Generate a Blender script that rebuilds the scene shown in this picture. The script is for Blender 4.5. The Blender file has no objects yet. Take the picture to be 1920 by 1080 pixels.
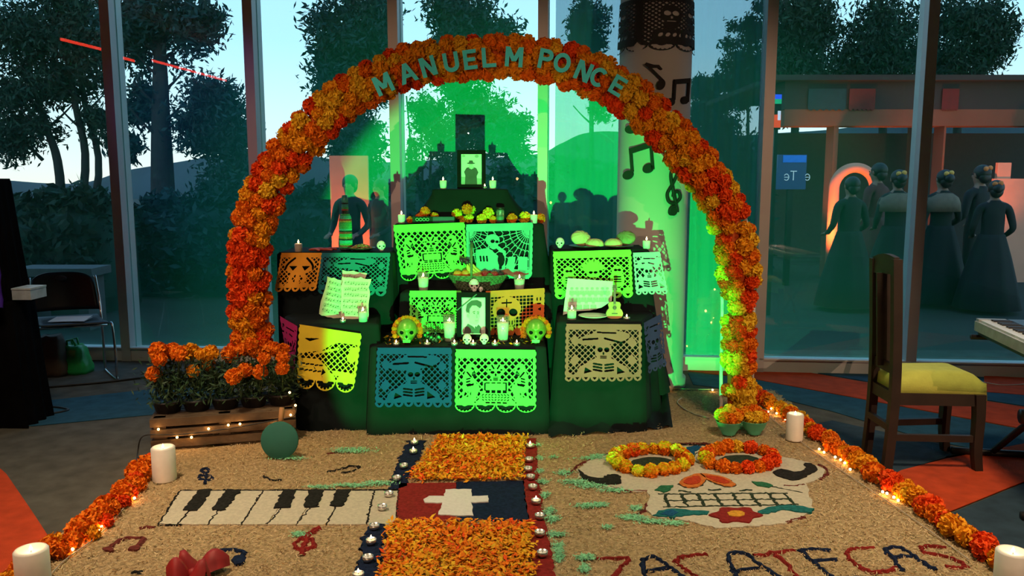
import bpy, bmesh, math, random
import numpy as np
from mathutils import Vector, Matrix, Euler
from mathutils.geometry import tessellate_polygon

random.seed(7)
RNG = np.random.default_rng(7)
SC = bpy.context.scene
COL = SC.collection
R = math.radians

# ---------------------------------------------------------------- camera
CAM_H, FPX = 1.45, 1500.0
PITCH = math.atan(200.0 / 1500.0)
cam_d = bpy.data.cameras.new('camera')
cam_d.sensor_width = 36.0
cam_d.lens = FPX / 1920.0 * 36.0
cam = bpy.data.objects.new('camera', cam_d)
cam.location = (0, 0, CAM_H)
cam.rotation_euler = (math.pi / 2 - PITCH, 0, 0)
COL.objects.link(cam)
SC.camera = cam

# ---------------------------------------------------------------- colour management
SC.view_settings.view_transform = 'Standard'
SC.view_settings.look = 'None'
SC.view_settings.exposure = 0.0
SC.view_settings.gamma = 1.0
SC.view_settings.use_curve_mapping = False

SC.cycles.max_bounces = 5
SC.cycles.diffuse_bounces = 3
SC.cycles.glossy_bounces = 3
SC.cycles.transmission_bounces = 4
SC.cycles.transparent_max_bounces = 10

# ---------------------------------------------------------------- dusk sky
world = bpy.data.worlds.new('dusk_sky')
SC.world = world
world.use_nodes = True
wn = world.node_tree.nodes
wl = world.node_tree.links
wn.clear()
w_out = wn.new('ShaderNodeOutputWorld')
w_bg = wn.new('ShaderNodeBackground')
w_tc = wn.new('ShaderNodeTexCoord')
w_sep = wn.new('ShaderNodeSeparateXYZ')
w_ramp = wn.new('ShaderNodeValToRGB')
wl.new(w_tc.outputs['Generated'], w_sep.inputs[0])
wl.new(w_sep.outputs['Z'], w_ramp.inputs[0])
wl.new(w_ramp.outputs[0], w_bg.inputs[0])
wl.new(w_bg.outputs[0], w_out.inputs[0])
el = w_ramp.color_ramp.elements
el[0].position = 0.0
el[0].color = (0.85, 0.82, 0.70, 1)
el[1].position = 0.06
el[1].color = (0.68, 0.84, 0.86, 1)
for pos, c in ((0.16, (0.46, 0.76, 0.92, 1)), (0.30, (0.40, 0.68, 0.90, 1)), (0.8, (0.16, 0.34, 0.60, 1))):
    e = el.new(pos)
    e.color = c
w_bg.inputs[1].default_value = 2.2


def lamp(name, kind, loc, target, energy, color, **kw):
    d = bpy.data.lights.new(name, kind)
    d.energy = energy
    d.color = color
    for k, v in kw.items():
        setattr(d, k, v)
    o = bpy.data.objects.new(name, d)
    o.location = loc
    if target is not None:
        v = Vector(target) - Vector(loc)
        o.rotation_euler = v.to_track_quat('-Z', 'Y').to_euler()
    COL.objects.link(o)
    return o


# green stage lamp standing on the floor in front of the tapestry
lamp('green_floor_spot', 'SPOT', (0.0, 0.75, 0.22), (0.11, 4.75, 0.50), 1800, (0.03, 1.0, 0.15),
     spot_size=R(36), spot_blend=0.16, shadow_soft_size=0.010)
# warm ceiling lamps of the hall, behind and above the camera
lamp('hall_ceiling_lamp', 'AREA', (-1.9, 2.9, 3.52), (-1.5, 3.3, 0.0), 30, (1.0, 0.76, 0.48), shape='DISK', size=0.6, spread=R(95))
lamp('hall_ceiling_lamp', 'AREA', (1.9, 2.7, 3.52), (1.6, 3.1, 0.0), 28, (1.0, 0.78, 0.50), shape='DISK', size=0.6, spread=R(95))
# warm stage floods at the far end of the hall, behind the camera
lamp('stage_flood', 'SPOT', (-2.6, -3.4, 2.4), (-0.95, 4.7, 1.0), 500, (1.0, 0.55, 0.34), spot_size=R(27), spot_blend=0.5, shadow_soft_size=0.008)
lamp('stage_flood', 'SPOT', (3.0, -3.4, 2.4), (1.15, 4.7, 1.0), 510, (1.0, 0.56, 0.35), spot_size=R(27), spot_blend=0.5, shadow_soft_size=0.008)
# a violet stage wash from the far end of the hall
lamp('violet_stage_wash', 'SPOT', (-4.4, 4.2, 3.45), (-1.95, 6.4, 1.5), 40, (0.55, 0.22, 1.0),
     spot_size=R(34), spot_blend=0.6, shadow_soft_size=0.1)

# ---------------------------------------------------------------- measuring helpers
CP, SP = math.cos(PITCH), math.sin(PITCH)


def ray(px, py):
    u = (px - 960.0) / FPX
    v = (540.0 - py) / FPX
    return Vector((u, CP + v * SP, -SP + v * CP))


def D(px, py, Y):
    d = ray(px, py)
    t = Y / d.y
    return Vector((d.x * t, Y, CAM_H + d.z * t))


def G(px, py, z=0.0):
    d = ray(px, py)
    t = (z - CAM_H) / d.z
    return Vector((d.x * t, d.y * t, z))


# ---------------------------------------------------------------- materials
MATS = {}


def mat(name, col, rough=0.6, metal=0.0, var=0.18, scale=18.0, bump=0.0, bscale=60.0, emit=None, estr=0.0, spec=0.5, sheen=0.0, trans=0.0, coat=0.0):
    if name in MATS:
        return MATS[name]
    m = bpy.data.materials.new(name)
    m.use_nodes = True
    nt = m.node_tree
    n, l = nt.nodes, nt.links
    b = n['Principled BSDF']
    b.inputs['Roughness'].default_value = rough
    b.inputs['Metallic'].default_value = metal
    b.inputs['Specular IOR Level'].default_value = spec
    if sheen:
        b.inputs['Sheen Weight'].default_value = sheen
    if coat:
        b.inputs['Coat Weight'].default_value = coat
    if trans:
        b.inputs['Transmission Weight'].default_value = trans
    tc = n.new('ShaderNodeTexCoord')
    nz = n.new('ShaderNodeTexNoise')
    nz.inputs['Scale'].default_value = scale
    nz.inputs['Detail'].default_value = 4
    l.new(tc.outputs['Object'], nz.inputs['Vector'])
    rp = n.new('ShaderNodeValToRGB')
    rp.color_ramp.elements[0].position = 0.3
    rp.color_ramp.elements[1].position = 0.7
    rp.color_ramp.elements[0].color = tuple(max(0, c * (1 - var)) for c in col[:3]) + (1,)
    rp.color_ramp.elements[1].color = tuple(min(1, c * (1 + var)) for c in col[:3]) + (1,)
    l.new(nz.outputs['Fac'], rp.inputs[0])
    l.new(rp.outputs[0], b.inputs['Base Color'])
    if bump:
        n2 = n.new('ShaderNodeTexNoise')
        n2.inputs['Scale'].default_value = bscale
        n2.inputs['Detail'].default_value = 5
        l.new(tc.outputs['Object'], n2.inputs['Vector'])
        bp = n.new('ShaderNodeBump')
        bp.inputs['Strength'].default_value = bump
        bp.inputs['Distance'].default_value = 0.02
        l.new(n2.outputs['Fac'], bp.inputs['Height'])
        l.new(bp.outputs[0], b.inputs['Normal'])
    if emit:
        b.inputs['Emission Color'].default_value = tuple(emit) + (1,)
        b.inputs['Emission Strength'].default_value = estr
    MATS[name] = m
    return m


def glass_mat(name, tint, t_w, gloss_w, diff_col, rough=0.0):
    """window glass with a dusty film: mostly see-through, partly mirror, partly matt"""
    m = bpy.data.materials.new(name)
    m.use_nodes = True
    n, l = m.node_tree.nodes, m.node_tree.links
    n.clear()
    out = n.new('ShaderNodeOutputMaterial')
    tr = n.new('ShaderNodeBsdfTransparent')
    tr.inputs[0].default_value = tint + (1,)
    gl = n.new('ShaderNodeBsdfGlossy')
    gl.inputs['Roughness'].default_value = rough
    gl.inputs['Color'].default_value = (1, 1, 1, 1)
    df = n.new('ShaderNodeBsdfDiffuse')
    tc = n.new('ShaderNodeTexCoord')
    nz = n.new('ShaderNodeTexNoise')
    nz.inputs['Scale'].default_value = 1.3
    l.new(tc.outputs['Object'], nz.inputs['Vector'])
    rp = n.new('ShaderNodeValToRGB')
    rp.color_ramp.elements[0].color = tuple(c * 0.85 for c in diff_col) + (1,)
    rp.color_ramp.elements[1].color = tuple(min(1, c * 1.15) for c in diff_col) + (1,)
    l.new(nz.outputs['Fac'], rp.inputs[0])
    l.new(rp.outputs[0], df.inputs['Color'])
    m1 = n.new('ShaderNodeMixShader')
    m1.inputs[0].default_value = gloss_w / max(1e-6, (1 - t_w))
    l.new(df.outputs[0], m1.inputs[1])
    l.new(gl.outputs[0], m1.inputs[2])
    m2 = n.new('ShaderNodeMixShader')
    m2.inputs[0].default_value = t_w
    l.new(m1.outputs[0], m2.inputs[1])
    l.new(tr.outputs[0], m2.inputs[2])
    l.new(m2.outputs[0], out.inputs[0])
    MATS[name] = m
    return m


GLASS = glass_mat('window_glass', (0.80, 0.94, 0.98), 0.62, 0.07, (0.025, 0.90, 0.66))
SHEER = glass_mat('sheer_drape', (0.75, 0.90, 0.95), 0.42, 0.01, (0.10, 0.22, 0.30), 0.6)
CLEAR = glass_mat('clear_tumbler', (0.90, 0.97, 0.95), 0.82, 0.12, (0.6, 0.7, 0.65), 0.05)

BLACK_CLOTH = mat('black_cloth', (0.004, 0.0085, 0.0105), 0.9, var=0.25, scale=5, bump=0.15, bscale=14, spec=0.2)
BLACK = mat('black_plastic', (0.012, 0.012, 0.013), 0.45)
BLACK_FOAM = mat('black_foam_board', (0.008, 0.008, 0.008), 0.8)
WHITE_WAX = mat('white_wax', (0.82, 0.80, 0.74), 0.5, var=0.05)
FLAME = mat('flame', (1, 0.7, 0.35), 0.5, emit=(1.0, 0.62, 0.28), estr=14)
LED = mat('warm_led', (1, 0.7, 0.35), 0.5, emit=(1.0, 0.52, 0.16), estr=22)
TIN = mat('tin_cup', (0.75, 0.75, 0.75), 0.3, 0.9)
WICK = mat('burnt_wick', (0.02, 0.015, 0.01), 0.9)
CHROME = mat('chrome_tube', (0.65, 0.67, 0.70), 0.18, 1.0, var=0.05)
WHITE_PAINT = mat('white_paint', (0.80, 0.80, 0.78), 0.6, var=0.04, scale=4)
M_OR = mat('marigold_orange', (0.92, 0.21, 0.010), 0.75, var=0.25, scale=40, spec=0.15)
M_RED = mat('marigold_red_orange', (0.92, 0.085, 0.010), 0.75, var=0.25, scale=40, spec=0.15)
M_AMB = mat('marigold_amber', (0.90, 0.37, 0.015), 0.75, var=0.2, scale=40, spec=0.15)
M_YEL = mat('marigold_yellow', (0.86, 0.52, 0.03), 0.75, var=0.2, scale=40, spec=0.15)
FLOWER_MATS = [M_RED, M_OR, M_AMB, M_YEL]
LEAF_G = mat('leaf_green', (0.025, 0.075, 0.030), 0.6, var=0.35, scale=30)
GOLD_SAW = mat('sawdust_tan', (0.50, 0.36, 0.19), 0.95, var=0.35, scale=60, bump=0.8, bscale=160, spec=0.1)


# ---------------------------------------------------------------- mesh builder
class MB:
    def __init__(s):
        s.v, s.f, s.m, s.sm = [], [], [], []

    def add(s, verts, faces, mi=0, smooth=False):
        b = len(s.v)
        s.v.extend([tuple(p) for p in verts])
        for f in faces:
            s.f.append(tuple(i + b for i in f))
            s.m.append(mi)
            s.sm.append(smooth)
        return s

    def box(s, c, d, mi=0, rot=None, taper=1.0):
        x, y, z = d[0] / 2, d[1] / 2, d[2] / 2
        vs = []
        for sz in (-1, 1):
            k = taper if sz > 0 else 1.0
            for sx, sy in ((-1, -1), (1, -1), (1, 1), (-1, 1)):
                vs.append(Vector((sx * x * k, sy * y * k, sz * z)))
        if rot is not None:
            vs = [rot @ p for p in vs]
        vs = [p + Vector(c) for p in vs]
        return s.add(vs, [(0, 3, 2, 1), (4, 5, 6, 7), (0, 1, 5, 4), (1, 2, 6, 5), (2, 3, 7, 6), (3, 0, 4, 7)], mi)

    def beam(s, a, b, w, h, mi=0, up=(0, 0, 1)):
        a, b = Vector(a), Vector(b)
        d = (b - a)
        L = d.length
        z = d.normalized()
        u = Vector(up)
        if abs(u.dot(z)) > 0.99:
            u = Vector((0, 1, 0))
        x = u.cross(z).normalized()
        y = z.cross(x)
        M = Matrix((x, y, z)).transposed()
        return s.box((a + b) / 2, (w, h, L), mi, M)

    def tube(s, pts, r, n=8, mi=0, caps=True, closed=False):
        pts = [Vector(p) for p in pts]
        rs = r if isinstance(r, (list, tuple)) else [r] * len(pts)
        N = len(pts)
        vs, fs = [], []
        prev = None
        for i, p in enumerate(pts):
            if closed:
                t = (pts[(i + 1) % N] - pts[i - 1])
            else:
                t = pts[min(i + 1, N - 1)] - pts[max(i - 1, 0)]
            if t.length < 1e-9:
                t = Vector((0, 0, 1))
            t.normalize()
            if prev is None:
                a = Vector((0, 0, 1)) if abs(t.z) < 0.9 else Vector((1, 0, 0))
                x = a.cross(t).normalized()
            else:
                x = (prev - t * prev.dot(t))
                x = x.normalized() if x.length > 1e-6 else t.orthogonal().normalized()
            prev = x
            y = t.cross(x)
            for k in range(n):
                an = 2 * math.pi * k / n
                vs.append(p + (x * math.cos(an) + y * math.sin(an)) * rs[i])
        M = N if closed else N - 1
        for i in range(M):
            j = (i + 1) % N
            for k in range(n):
                k2 = (k + 1) % n
                fs.append((i * n + k, i * n + k2, j * n + k2, j * n + k))
        if caps and not closed:
            fs.append(tuple(reversed(range(n))))
            fs.append(tuple((N - 1) * n + k for k in range(n)))
        return s.add(vs, fs, mi, True)

    def lathe(s, prof, n=20, mi=0, c=(0, 0, 0), sx=1.0, sy=1.0, mis=None, rot=None, smooth=True):
        vs, c = [], Vector(c)
        for r, z in prof:
            for k in range(n):
                a = 2 * math.pi * k / n
                p = Vector((r * math.cos(a) * sx, r * math.sin(a) * sy, z))
                if rot is not None:
                    p = rot @ p
                vs.append(p + c)
        for i in range(len(prof) - 1):
            fs = []
            for k in range(n):
                k2 = (k + 1) % n
                fs.append((i * n + k, i * n + k2, (i + 1) * n + k2, (i + 1) * n + k))
            b = len(s.v)
            if i == 0:
                s.v.extend([tuple(p) for p in vs])
                base = b
            for f in fs:
                s.f.append(tuple(q + base for q in f))
                s.m.append(mis[i] if mis else mi)
                s.sm.append(smooth)
        if prof[0][0] > 1e-5:
            s.f.append(tuple(base + k for k in reversed(range(n))))
            s.m.append(mis[0] if mis else mi)
            s.sm.append(False)
        if prof[-1][0] > 1e-5:
            q = (len(prof) - 1) * n
            s.f.append(tuple(base + q + k for k in range(n)))
            s.m.append(mis[-1] if mis else mi)
            s.sm.append(False)
        return s

    def ball(s, c, r, n=12, m=8, mi=0, rot=None):
        rx, ry, rz = (r, r, r) if not isinstance(r, (tuple, list)) else r
        prof = [(math.sin(math.pi * i / m), -math.cos(math.pi * i / m)) for i in range(m + 1)]
        vs, fs = [], []
        for a, z in prof:
            for k in range(n):
                t = 2 * math.pi * k / n
                p = Vector((a * math.cos(t) * rx, a * math.sin(t) * ry, z * rz))
                if rot is not None:
                    p = rot @ p
                vs.append(p + Vector(c))
        for i in range(m):
            for k in range(n):
                k2 = (k + 1) % n
                fs.append((i * n + k, i * n + k2, (i + 1) * n + k2, (i + 1) * n + k))
        return s.add(vs, fs, mi, True)

    def prism(s, poly, h, mi=0, M=None, z0=0.0, smooth=False):
        """flat polygon (x, y) raised by h along z, then moved by matrix M"""
        n = len(poly)
        tri = tessellate_polygon([[Vector((p[0], p[1], 0)) for p in poly]])
        vs = [Vector((p[0], p[1], z0)) for p in poly] + [Vector((p[0], p[1], z0 + h)) for p in poly]
        if M is not None:
            vs = [M @ v for v in vs]
        ar = sum(poly[i][0] * poly[(i + 1) % n][1] - poly[(i + 1) % n][0] * poly[i][1] for i in range(n))
        fs = []
        for t in tri:
            a, b, c = t
            k = (poly[b][0] - poly[a][0]) * (poly[c][1] - poly[a][1]) - (poly[b][1] - poly[a][1]) * (poly[c][0] - poly[a][0])
            if k < 0:
                a, b, c = c, b, a
            fs.append((a + n, b + n, c + n))
            fs.append((c, b, a))
        for i in range(n):
            j = (i + 1) % n
            fs.append((i, j, j + n, i + n) if ar > 0 else (j, i, i + n, j + n))
        return s.add(vs, fs, mi, smooth)

    def mesh(s, name, mats):
        me = bpy.data.meshes.new(name)
        me.from_pydata(s.v, [], s.f)
        for m in (mats if isinstance(mats, (list, tuple)) else [mats]):
            me.materials.append(m)
        me.polygons.foreach_set('material_index', s.m)
        me.polygons.foreach_set('use_smooth', s.sm)
        me.update()
        return me

    def build(s, name, mats, parent=None, world=False):
        if world and parent is not None:
            o = parent.location
            s.v = [(p[0] - o.x, p[1] - o.y, p[2] - o.z) for p in s.v]
        return link(s.mesh(name, mats), name, parent)


def link(me, name, parent=None, loc=None, rot=None, scale=None):
    o = bpy.data.objects.new(name, me)
    COL.objects.link(o)
    if parent is not None:
        o.parent = parent
    if loc is not None:
        o.location = loc
    if rot is not None:
        o.rotation_euler = rot
    if scale is not None:
        o.scale = scale if isinstance(scale, (tuple, list, Vector)) else (scale,) * 3
    return o


def tag(o, label, cat=None, group=None, kind=None):
    o['label'] = label
    if cat:
        o['category'] = cat
    if group:
        o['group'] = group
    if kind:
        o['kind'] = kind
    return o


def thing(name, label, cat, loc=(0, 0, 0), rotz=0.0, group=None, kind=None):
    o = bpy.data.objects.new(name, None)
    o.empty_display_size = 0.05
    COL.objects.link(o)
    o.location = loc
    o.rotation_euler = (0, 0, rotz)
    return tag(o, label, cat, group, kind)


def copy_tree(o, loc, rotz=None, label=None, scale=None, parent=None):
    c = o.copy()
    COL.objects.link(c)
    if parent is None:
        c.location = loc
        if rotz is not None:
            c.rotation_euler = (0, 0, rotz)
        if scale is not None:
            c.scale = (scale,) * 3
        if label:
            c['label'] = label
    else:
        c.parent = parent
    for ch in [q for q in bpy.data.objects if q.parent == o]:
        copy_tree(ch, None, parent=c)
    return c


def raw_mesh(name, V, F, mats, mi=None, smooth=False):
    """mesh from numpy arrays (quads or triangles)"""
    me = bpy.data.meshes.new(name)
    V = np.asarray(V, dtype=np.float32)
    F = np.asarray(F, dtype=np.int32)
    k = F.shape[1]
    me.vertices.add(len(V))
    me.vertices.foreach_set('co', V.ravel())
    me.loops.add(F.size)
    me.loops.foreach_set('vertex_index', F.ravel())
    me.polygons.add(len(F))
    me.polygons.foreach_set('loop_start', np.arange(0, F.size, k, dtype=np.int32))
    for m in (mats if isinstance(mats, (list, tuple)) else [mats]):
        me.materials.append(m)
    if mi is not None:
        me.polygons.foreach_set('material_index', np.asarray(mi, dtype=np.int32))
    me.polygons.foreach_set('use_smooth', np.full(len(F), smooth))
    me.update(calc_edges=True)
    me.validate()
    return me


def arc_pts(f, n):
    return [f(i / (n - 1)) for i in range(n)]


def spline(pts, n=8):
    """Catmull-Rom through points (vectors or tuples)"""
    P = [Vector(p) for p in pts]
    out = []
    for i in range(len(P) - 1):
        p0, p1, p2, p3 = P[max(i - 1, 0)], P[i], P[i + 1], P[min(i + 2, len(P) - 1)]
        for k in range(n):
            t = k / n
            out.append(0.5 * ((2 * p1) + (p2 - p0) * t + (2 * p0 - 5 * p1 + 4 * p2 - p3) * t * t + (3 * p1 - p0 - 3 * p2 + p3) * t ** 3))
    out.append(P[-1])
    return out


# ================================================================ the hall
FLOOR_M = mat('grey_carpet', (0.095, 0.092, 0.078), 0.95, var=0.25, scale=9, bump=0.4, bscale=300, spec=0.15)
BLUE_M = mat('blue_carpet', (0.022, 0.085, 0.135), 0.95, var=0.2, scale=12, bump=0.4, bscale=300, spec=0.15)
ORANGE_M = mat('orange_carpet', (0.50, 0.060, 0.018), 0.95, var=0.18, scale=12, bump=0.4, bscale=300, spec=0.15)
NAVY_M = mat('dark_blue_carpet', (0.030, 0.055, 0.080), 0.95, var=0.2, scale=12, bump=0.4, bscale=300, spec=0.15)
WALL_M = mat('hall_wall', (0.30, 0.29, 0.28), 0.9, var=0.08, scale=2)
CEIL_M = mat('hall_ceiling', (0.40, 0.39, 0.38), 0.9, var=0.06, scale=2)
ALU_M = mat('window_aluminium', (0.50, 0.49, 0.48), 0.45, 0.2, var=0.06, scale=3)
SILL_M = mat('window_sill_paint', (0.58, 0.60, 0.58), 0.5, var=0.06, scale=3)
COLUMN_M = mat('column_paint', (0.60, 0.62, 0.60), 0.8, var=0.03, scale=2)


def struct(o, label, cat):
    return tag(o, label, cat, None, 'structure')


XL, XR, YB, ZC = -5.6, 5.6, -4.0, 3.6
fb = MB()
fb.box((0, 1.35, -0.05), (XR - XL, 10.9, 0.1))
floor = struct(fb.build('floor', FLOOR_M), 'dark grey carpeted floor around the sawdust tapestry', 'floor')


def carpet_panel(pts, m, z=0.003):
    w = [G(*p) for p in pts]
    b = MB()
    b.prism([(p.x, p.y) for p in w], 0.004, 0, z0=z - 0.002)
    return b.build('carpet_panel', m, floor)


# coloured carpet inlays
carpet_panel([(-60, 792), (60, 800), (290, 778), (420, 758), (420, 726), (290, 730), (90, 752), (-60, 765)], BLUE_M)
carpet_panel([(-160, 880), (-20, 862), (12, 890), (60, 960), (103, 1026), (118, 1090), (-160, 1300)], ORANGE_M)
carpet_panel([(1290, 684), (1400, 682), (1450, 688), (1625, 718), (1920, 764), (2250, 815), (2250, 870), (1920, 805), (1625, 750), (1400, 709), (1290, 696)], ORANGE_M)
carpet_panel([(1400, 710), (1625, 752), (1920, 808), (2250, 872), (2250, 930), (1920, 860), (1740, 826), (1560, 772), (1420, 738), (1300, 722), (1290, 700)], BLUE_M)
carpet_panel([(1450, 686), (1625, 686), (1920, 716), (2250, 750), (2250, 812), (1920, 762), (1625, 716)], BLUE_M)
carpet_panel([(1845, 706), (1920, 710), (2200, 728), (2200, 756), (1920, 742), (1845, 736)], ORANGE_M, 0.006)
carpet_panel([(1570, 872), (1670, 895), (1690, 884), (1775, 862), (1920, 834), (2300, 800), (2300, 830), (1920, 905), (1770, 966), (1650, 920)], ORANGE_M, 0.006)
carpet_panel([(1630, 905), (1660, 915), (1775, 968), (1920, 908), (2300, 840), (2700, 1300), (1980, 1150), (1870, 1060)], NAVY_M, 0.004)
carpet_panel([(1510, 800), (1560, 790), (1740, 830), (1920, 866), (1920, 832), (1775, 858), (1665, 892), (1560, 850)], NAVY_M, 0.0045)

for nm, c, d, lab in (('wall_left', (XL - 0.05, 1.35, ZC / 2), (0.1, 10.9, ZC), 'plain grey side wall beyond the speaker'),
                      ('wall_right', (XR + 0.05, 1.35, ZC / 2), (0.1, 10.9, ZC), 'plain grey side wall beyond the keyboard'),
                      ('wall_back', (0, YB - 0.05, ZC / 2), (XR - XL + 0.2, 0.1, ZC), 'plain grey wall at the far end of the hall')):
    b = MB()
    b.box(c, d)
    struct(b.build(nm, WALL_M), lab, 'wall')
b = MB()
b.box((0, 1.35, ZC + 0.05), (XR - XL + 0.2, 10.9, 0.1))
struct(b.build('ceiling', CEIL_M), 'plain pale ceiling of the hall', 'ceiling')

# ---- red light strips high on the side wall (they mirror in the glass)
NEON = mat('red_light_strip', (0.9, 0.06, 0.03), 0.5, emit=(1.0, 0.045, 0.02), estr=9.0)
for y0, y1, z, lab in ((2.1, 3.9, 3.05, 'red light strip high on the side wall nearest the windows'), (-0.6, 1.7, 3.12, 'red light strip high on the side wall further from the windows')):
    t = thing('light_strip', lab, 'light strip', (XL + 0.03, (y0 + y1) / 2, z), 0, 'red light strips')
    b = MB()
    b.box((0.0, 0, 0), (0.05, y1 - y0, 0.05))
    b.build('rail', BLACK, t)
    b = MB()
    b.box((0.03, 0, 0), (0.014, y1 - y0 - 0.04, 0.032))
    b.build('tube', NEON, t)

# ---- glazed front: one window object per bay
MUL = [(-420, 6.62), (-38, 6.55), (226, 6.46), (484, 6.40), (746, 6.32), (1018, 6.22), (1432, 6.06), (1722, 5.96), (2020, 5.86), (2420, 5.72)]
MP = [Vector((D(px, 340, Y).x, Y, 0)) for px, Y in MUL]
for i in range(len(MP) - 1):
    a, c = MP[i], MP[i + 1]
    w = thing('window_%d' % (i + 1), 'tall glass bay %d of the glazed front, counted from the speaker' % (i + 1), 'window', a, 0, None, 'structure')
    d = c - a
    nrm = Vector((d.y, -d.x, 0)).normalized()
    b = MB()
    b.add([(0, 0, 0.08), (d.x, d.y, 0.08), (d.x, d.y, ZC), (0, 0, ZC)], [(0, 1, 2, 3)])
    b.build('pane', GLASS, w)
    ang = math.atan2(d.y, d.x)
    rot = Matrix.Rotation(ang, 3, 'Z')
    b = MB()
    b.box((0, 0, ZC / 2), (0.075, 0.17, ZC), 0, rot)
    b.box(Vector((0.036, 0.05, ZC / 2)), (0.02, 0.08, ZC), 0, rot)
    b.build('mullion', ALU_M, w)
    b = MB()
    b.box(d / 2 + Vector((0, 0, 0.05)), (d.length, 0.14, 0.10), 0, rot)
    b.box(d / 2 + nrm * 0.06 + Vector((0, 0, 0.105)), (d.length, 0.05, 0.012), 0, rot)
    b.build('sill', SILL_M, w)

# ---- sheer drape added outside the glass for reflected folds of an indoor curtain
V, F = [], []
nx, nz = 160, 3
for i in range(nx):
    t = i / (nx - 1)
    px = 1040 + (1428 - 1040) * t
    Y = 6.30 + (6.14 - 6.30) * t + 0.030 * math.sin(t * 62) + 0.012 * math.sin(t * 133 + 1)
    x = D(px, 340, Y).x
    for k in range(nz):
        z = 0.02 + 3.4 * k / (nz - 1)
        V.append((x, Y, z))
for i in range(nx - 1):
    for k in range(nz - 1):
        F.append((i * nz + k, (i + 1) * nz + k, (i + 1) * nz + k + 1, i * nz + k + 1))
cur = link(raw_mesh('curtain', V, F, SHEER, None, True), 'curtain')  # drape added for reflected curtain folds
tag(cur, 'blue-grey sheer drape added behind the glass by the column for reflected curtain folds', 'curtain')

# ---- the green stage lamp on the floor, before the tapestry
t = thing('stage_lamp', 'black floor-standing stage lamp with an added beam-blocking plate in front of the tapestry', 'lamp', (0.0, 0.75, 0.0))
b = MB()
b.tube([(0, -0.26, 0.20), (0, -0.06, 0.215), (0, -0.03, 0.22)], [0.085, 0.10, 0.10], 24)
b.build('housing', BLACK, t)
b = MB()
b.box((0, -0.15, 0.012), (0.26, 0.16, 0.024))
b.build('base', BLACK, t)
for s_ in (-1, 1):
    b = MB()
    b.box((0.115 * s_, -0.15, 0.11), (0.012, 0.04, 0.20))
    b.build('yoke_arm', BLACK, t)
b = MB()
b.box((0, 0.45, 0.1), (0.80, 0.006, 0.2))  # unseen plate added to keep the green beam off the floor
b.build('beam_blocker', BLACK, t)

# ---- round column
CX, CY, CR = D(1221, 540, 5.62).x, 5.66, 0.245
b = MB()
b.lathe([(CR + 0.02, 0), (CR + 0.02, 0.06), (CR, 0.065), (CR, ZC)], 56)
col = b.build('column', COLUMN_M)
col.location = (CX, CY, 0)
struct(col, 'round white column behind the altar with black notes on it', 'column')

# ================================================================ outdoors
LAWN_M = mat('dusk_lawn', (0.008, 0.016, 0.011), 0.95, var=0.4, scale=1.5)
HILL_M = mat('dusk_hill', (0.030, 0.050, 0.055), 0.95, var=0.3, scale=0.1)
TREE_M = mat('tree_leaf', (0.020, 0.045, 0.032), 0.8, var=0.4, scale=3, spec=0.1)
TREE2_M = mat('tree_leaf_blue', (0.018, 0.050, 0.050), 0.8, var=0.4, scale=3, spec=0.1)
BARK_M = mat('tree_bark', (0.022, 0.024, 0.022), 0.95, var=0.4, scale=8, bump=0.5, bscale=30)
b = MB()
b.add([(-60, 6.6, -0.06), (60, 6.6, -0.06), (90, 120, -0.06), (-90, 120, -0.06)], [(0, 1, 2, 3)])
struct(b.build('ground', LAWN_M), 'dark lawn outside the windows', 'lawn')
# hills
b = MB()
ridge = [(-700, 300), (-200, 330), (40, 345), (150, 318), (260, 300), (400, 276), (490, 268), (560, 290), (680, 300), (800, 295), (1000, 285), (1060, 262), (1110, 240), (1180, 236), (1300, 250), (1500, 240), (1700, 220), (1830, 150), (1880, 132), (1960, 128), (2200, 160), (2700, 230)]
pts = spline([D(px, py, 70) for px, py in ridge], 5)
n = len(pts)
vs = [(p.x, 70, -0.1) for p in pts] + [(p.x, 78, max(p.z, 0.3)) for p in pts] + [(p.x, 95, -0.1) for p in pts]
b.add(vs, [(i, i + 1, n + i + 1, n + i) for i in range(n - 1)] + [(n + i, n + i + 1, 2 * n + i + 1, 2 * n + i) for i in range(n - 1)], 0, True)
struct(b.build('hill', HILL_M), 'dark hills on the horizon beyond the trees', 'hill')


def leaf_cloud(name, ells, n, size, m, Y, parent, clumps=26, spread=0.32, droop=0.0):
    """ells: list of pixel ellipses (cx, cy, rx, ry) standing at depth Y"""
    C, Wt = [], []
    sc = Y / FPX
    for cx, cy, rx, ry in ells:
        c = D(cx, cy, Y)
        a, bz = rx * sc, ry * sc
        k = max(4, int(clumps))
        for _ in range(k):
            d = RNG.normal(size=3)
            d /= np.linalg.norm(d)
            q = RNG.random() ** 0.45
            C.append((c.x + d[0] * a * q, Y + d[1] * min(a, 2.2) * q, c.z + d[2] * bz * q, min(a, bz) * spread))
            Wt.append(a * bz)
    C = np.array(C)
    Wt = np.array(Wt) / np.sum(Wt)
    idx = RNG.choice(len(C), n, p=Wt)
    P = C[idx, :3] + RNG.normal(size=(n, 3)) * C[idx, 3:4] * np.array([0.75, 0.75, 0.6])
    a1 = RNG.normal(size=(n, 3))
    a1[:, 2] -= droop
    a1 /= np.linalg.norm(a1, axis=1)[:, None]
    a2 = np.cross(a1, RNG.normal(size=(n, 3)))
    a2 /= np.linalg.norm(a2, axis=1)[:, None]
    s = size * (0.6 + 0.8 * RNG.random((n, 1)))
    V = np.stack([P - a1 * s, P + a2 * s * 0.32, P + a1 * s, P - a2 * s * 0.32], 1).reshape(-1, 3)
    V[:, 2] = np.maximum(V[:, 2], 0.0)
    F = np.arange(4 * n).reshape(-1, 4)
    o = link(raw_mesh(name, V - np.array(parent.location)[None, :], F, m), name, parent)
    return o


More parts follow.
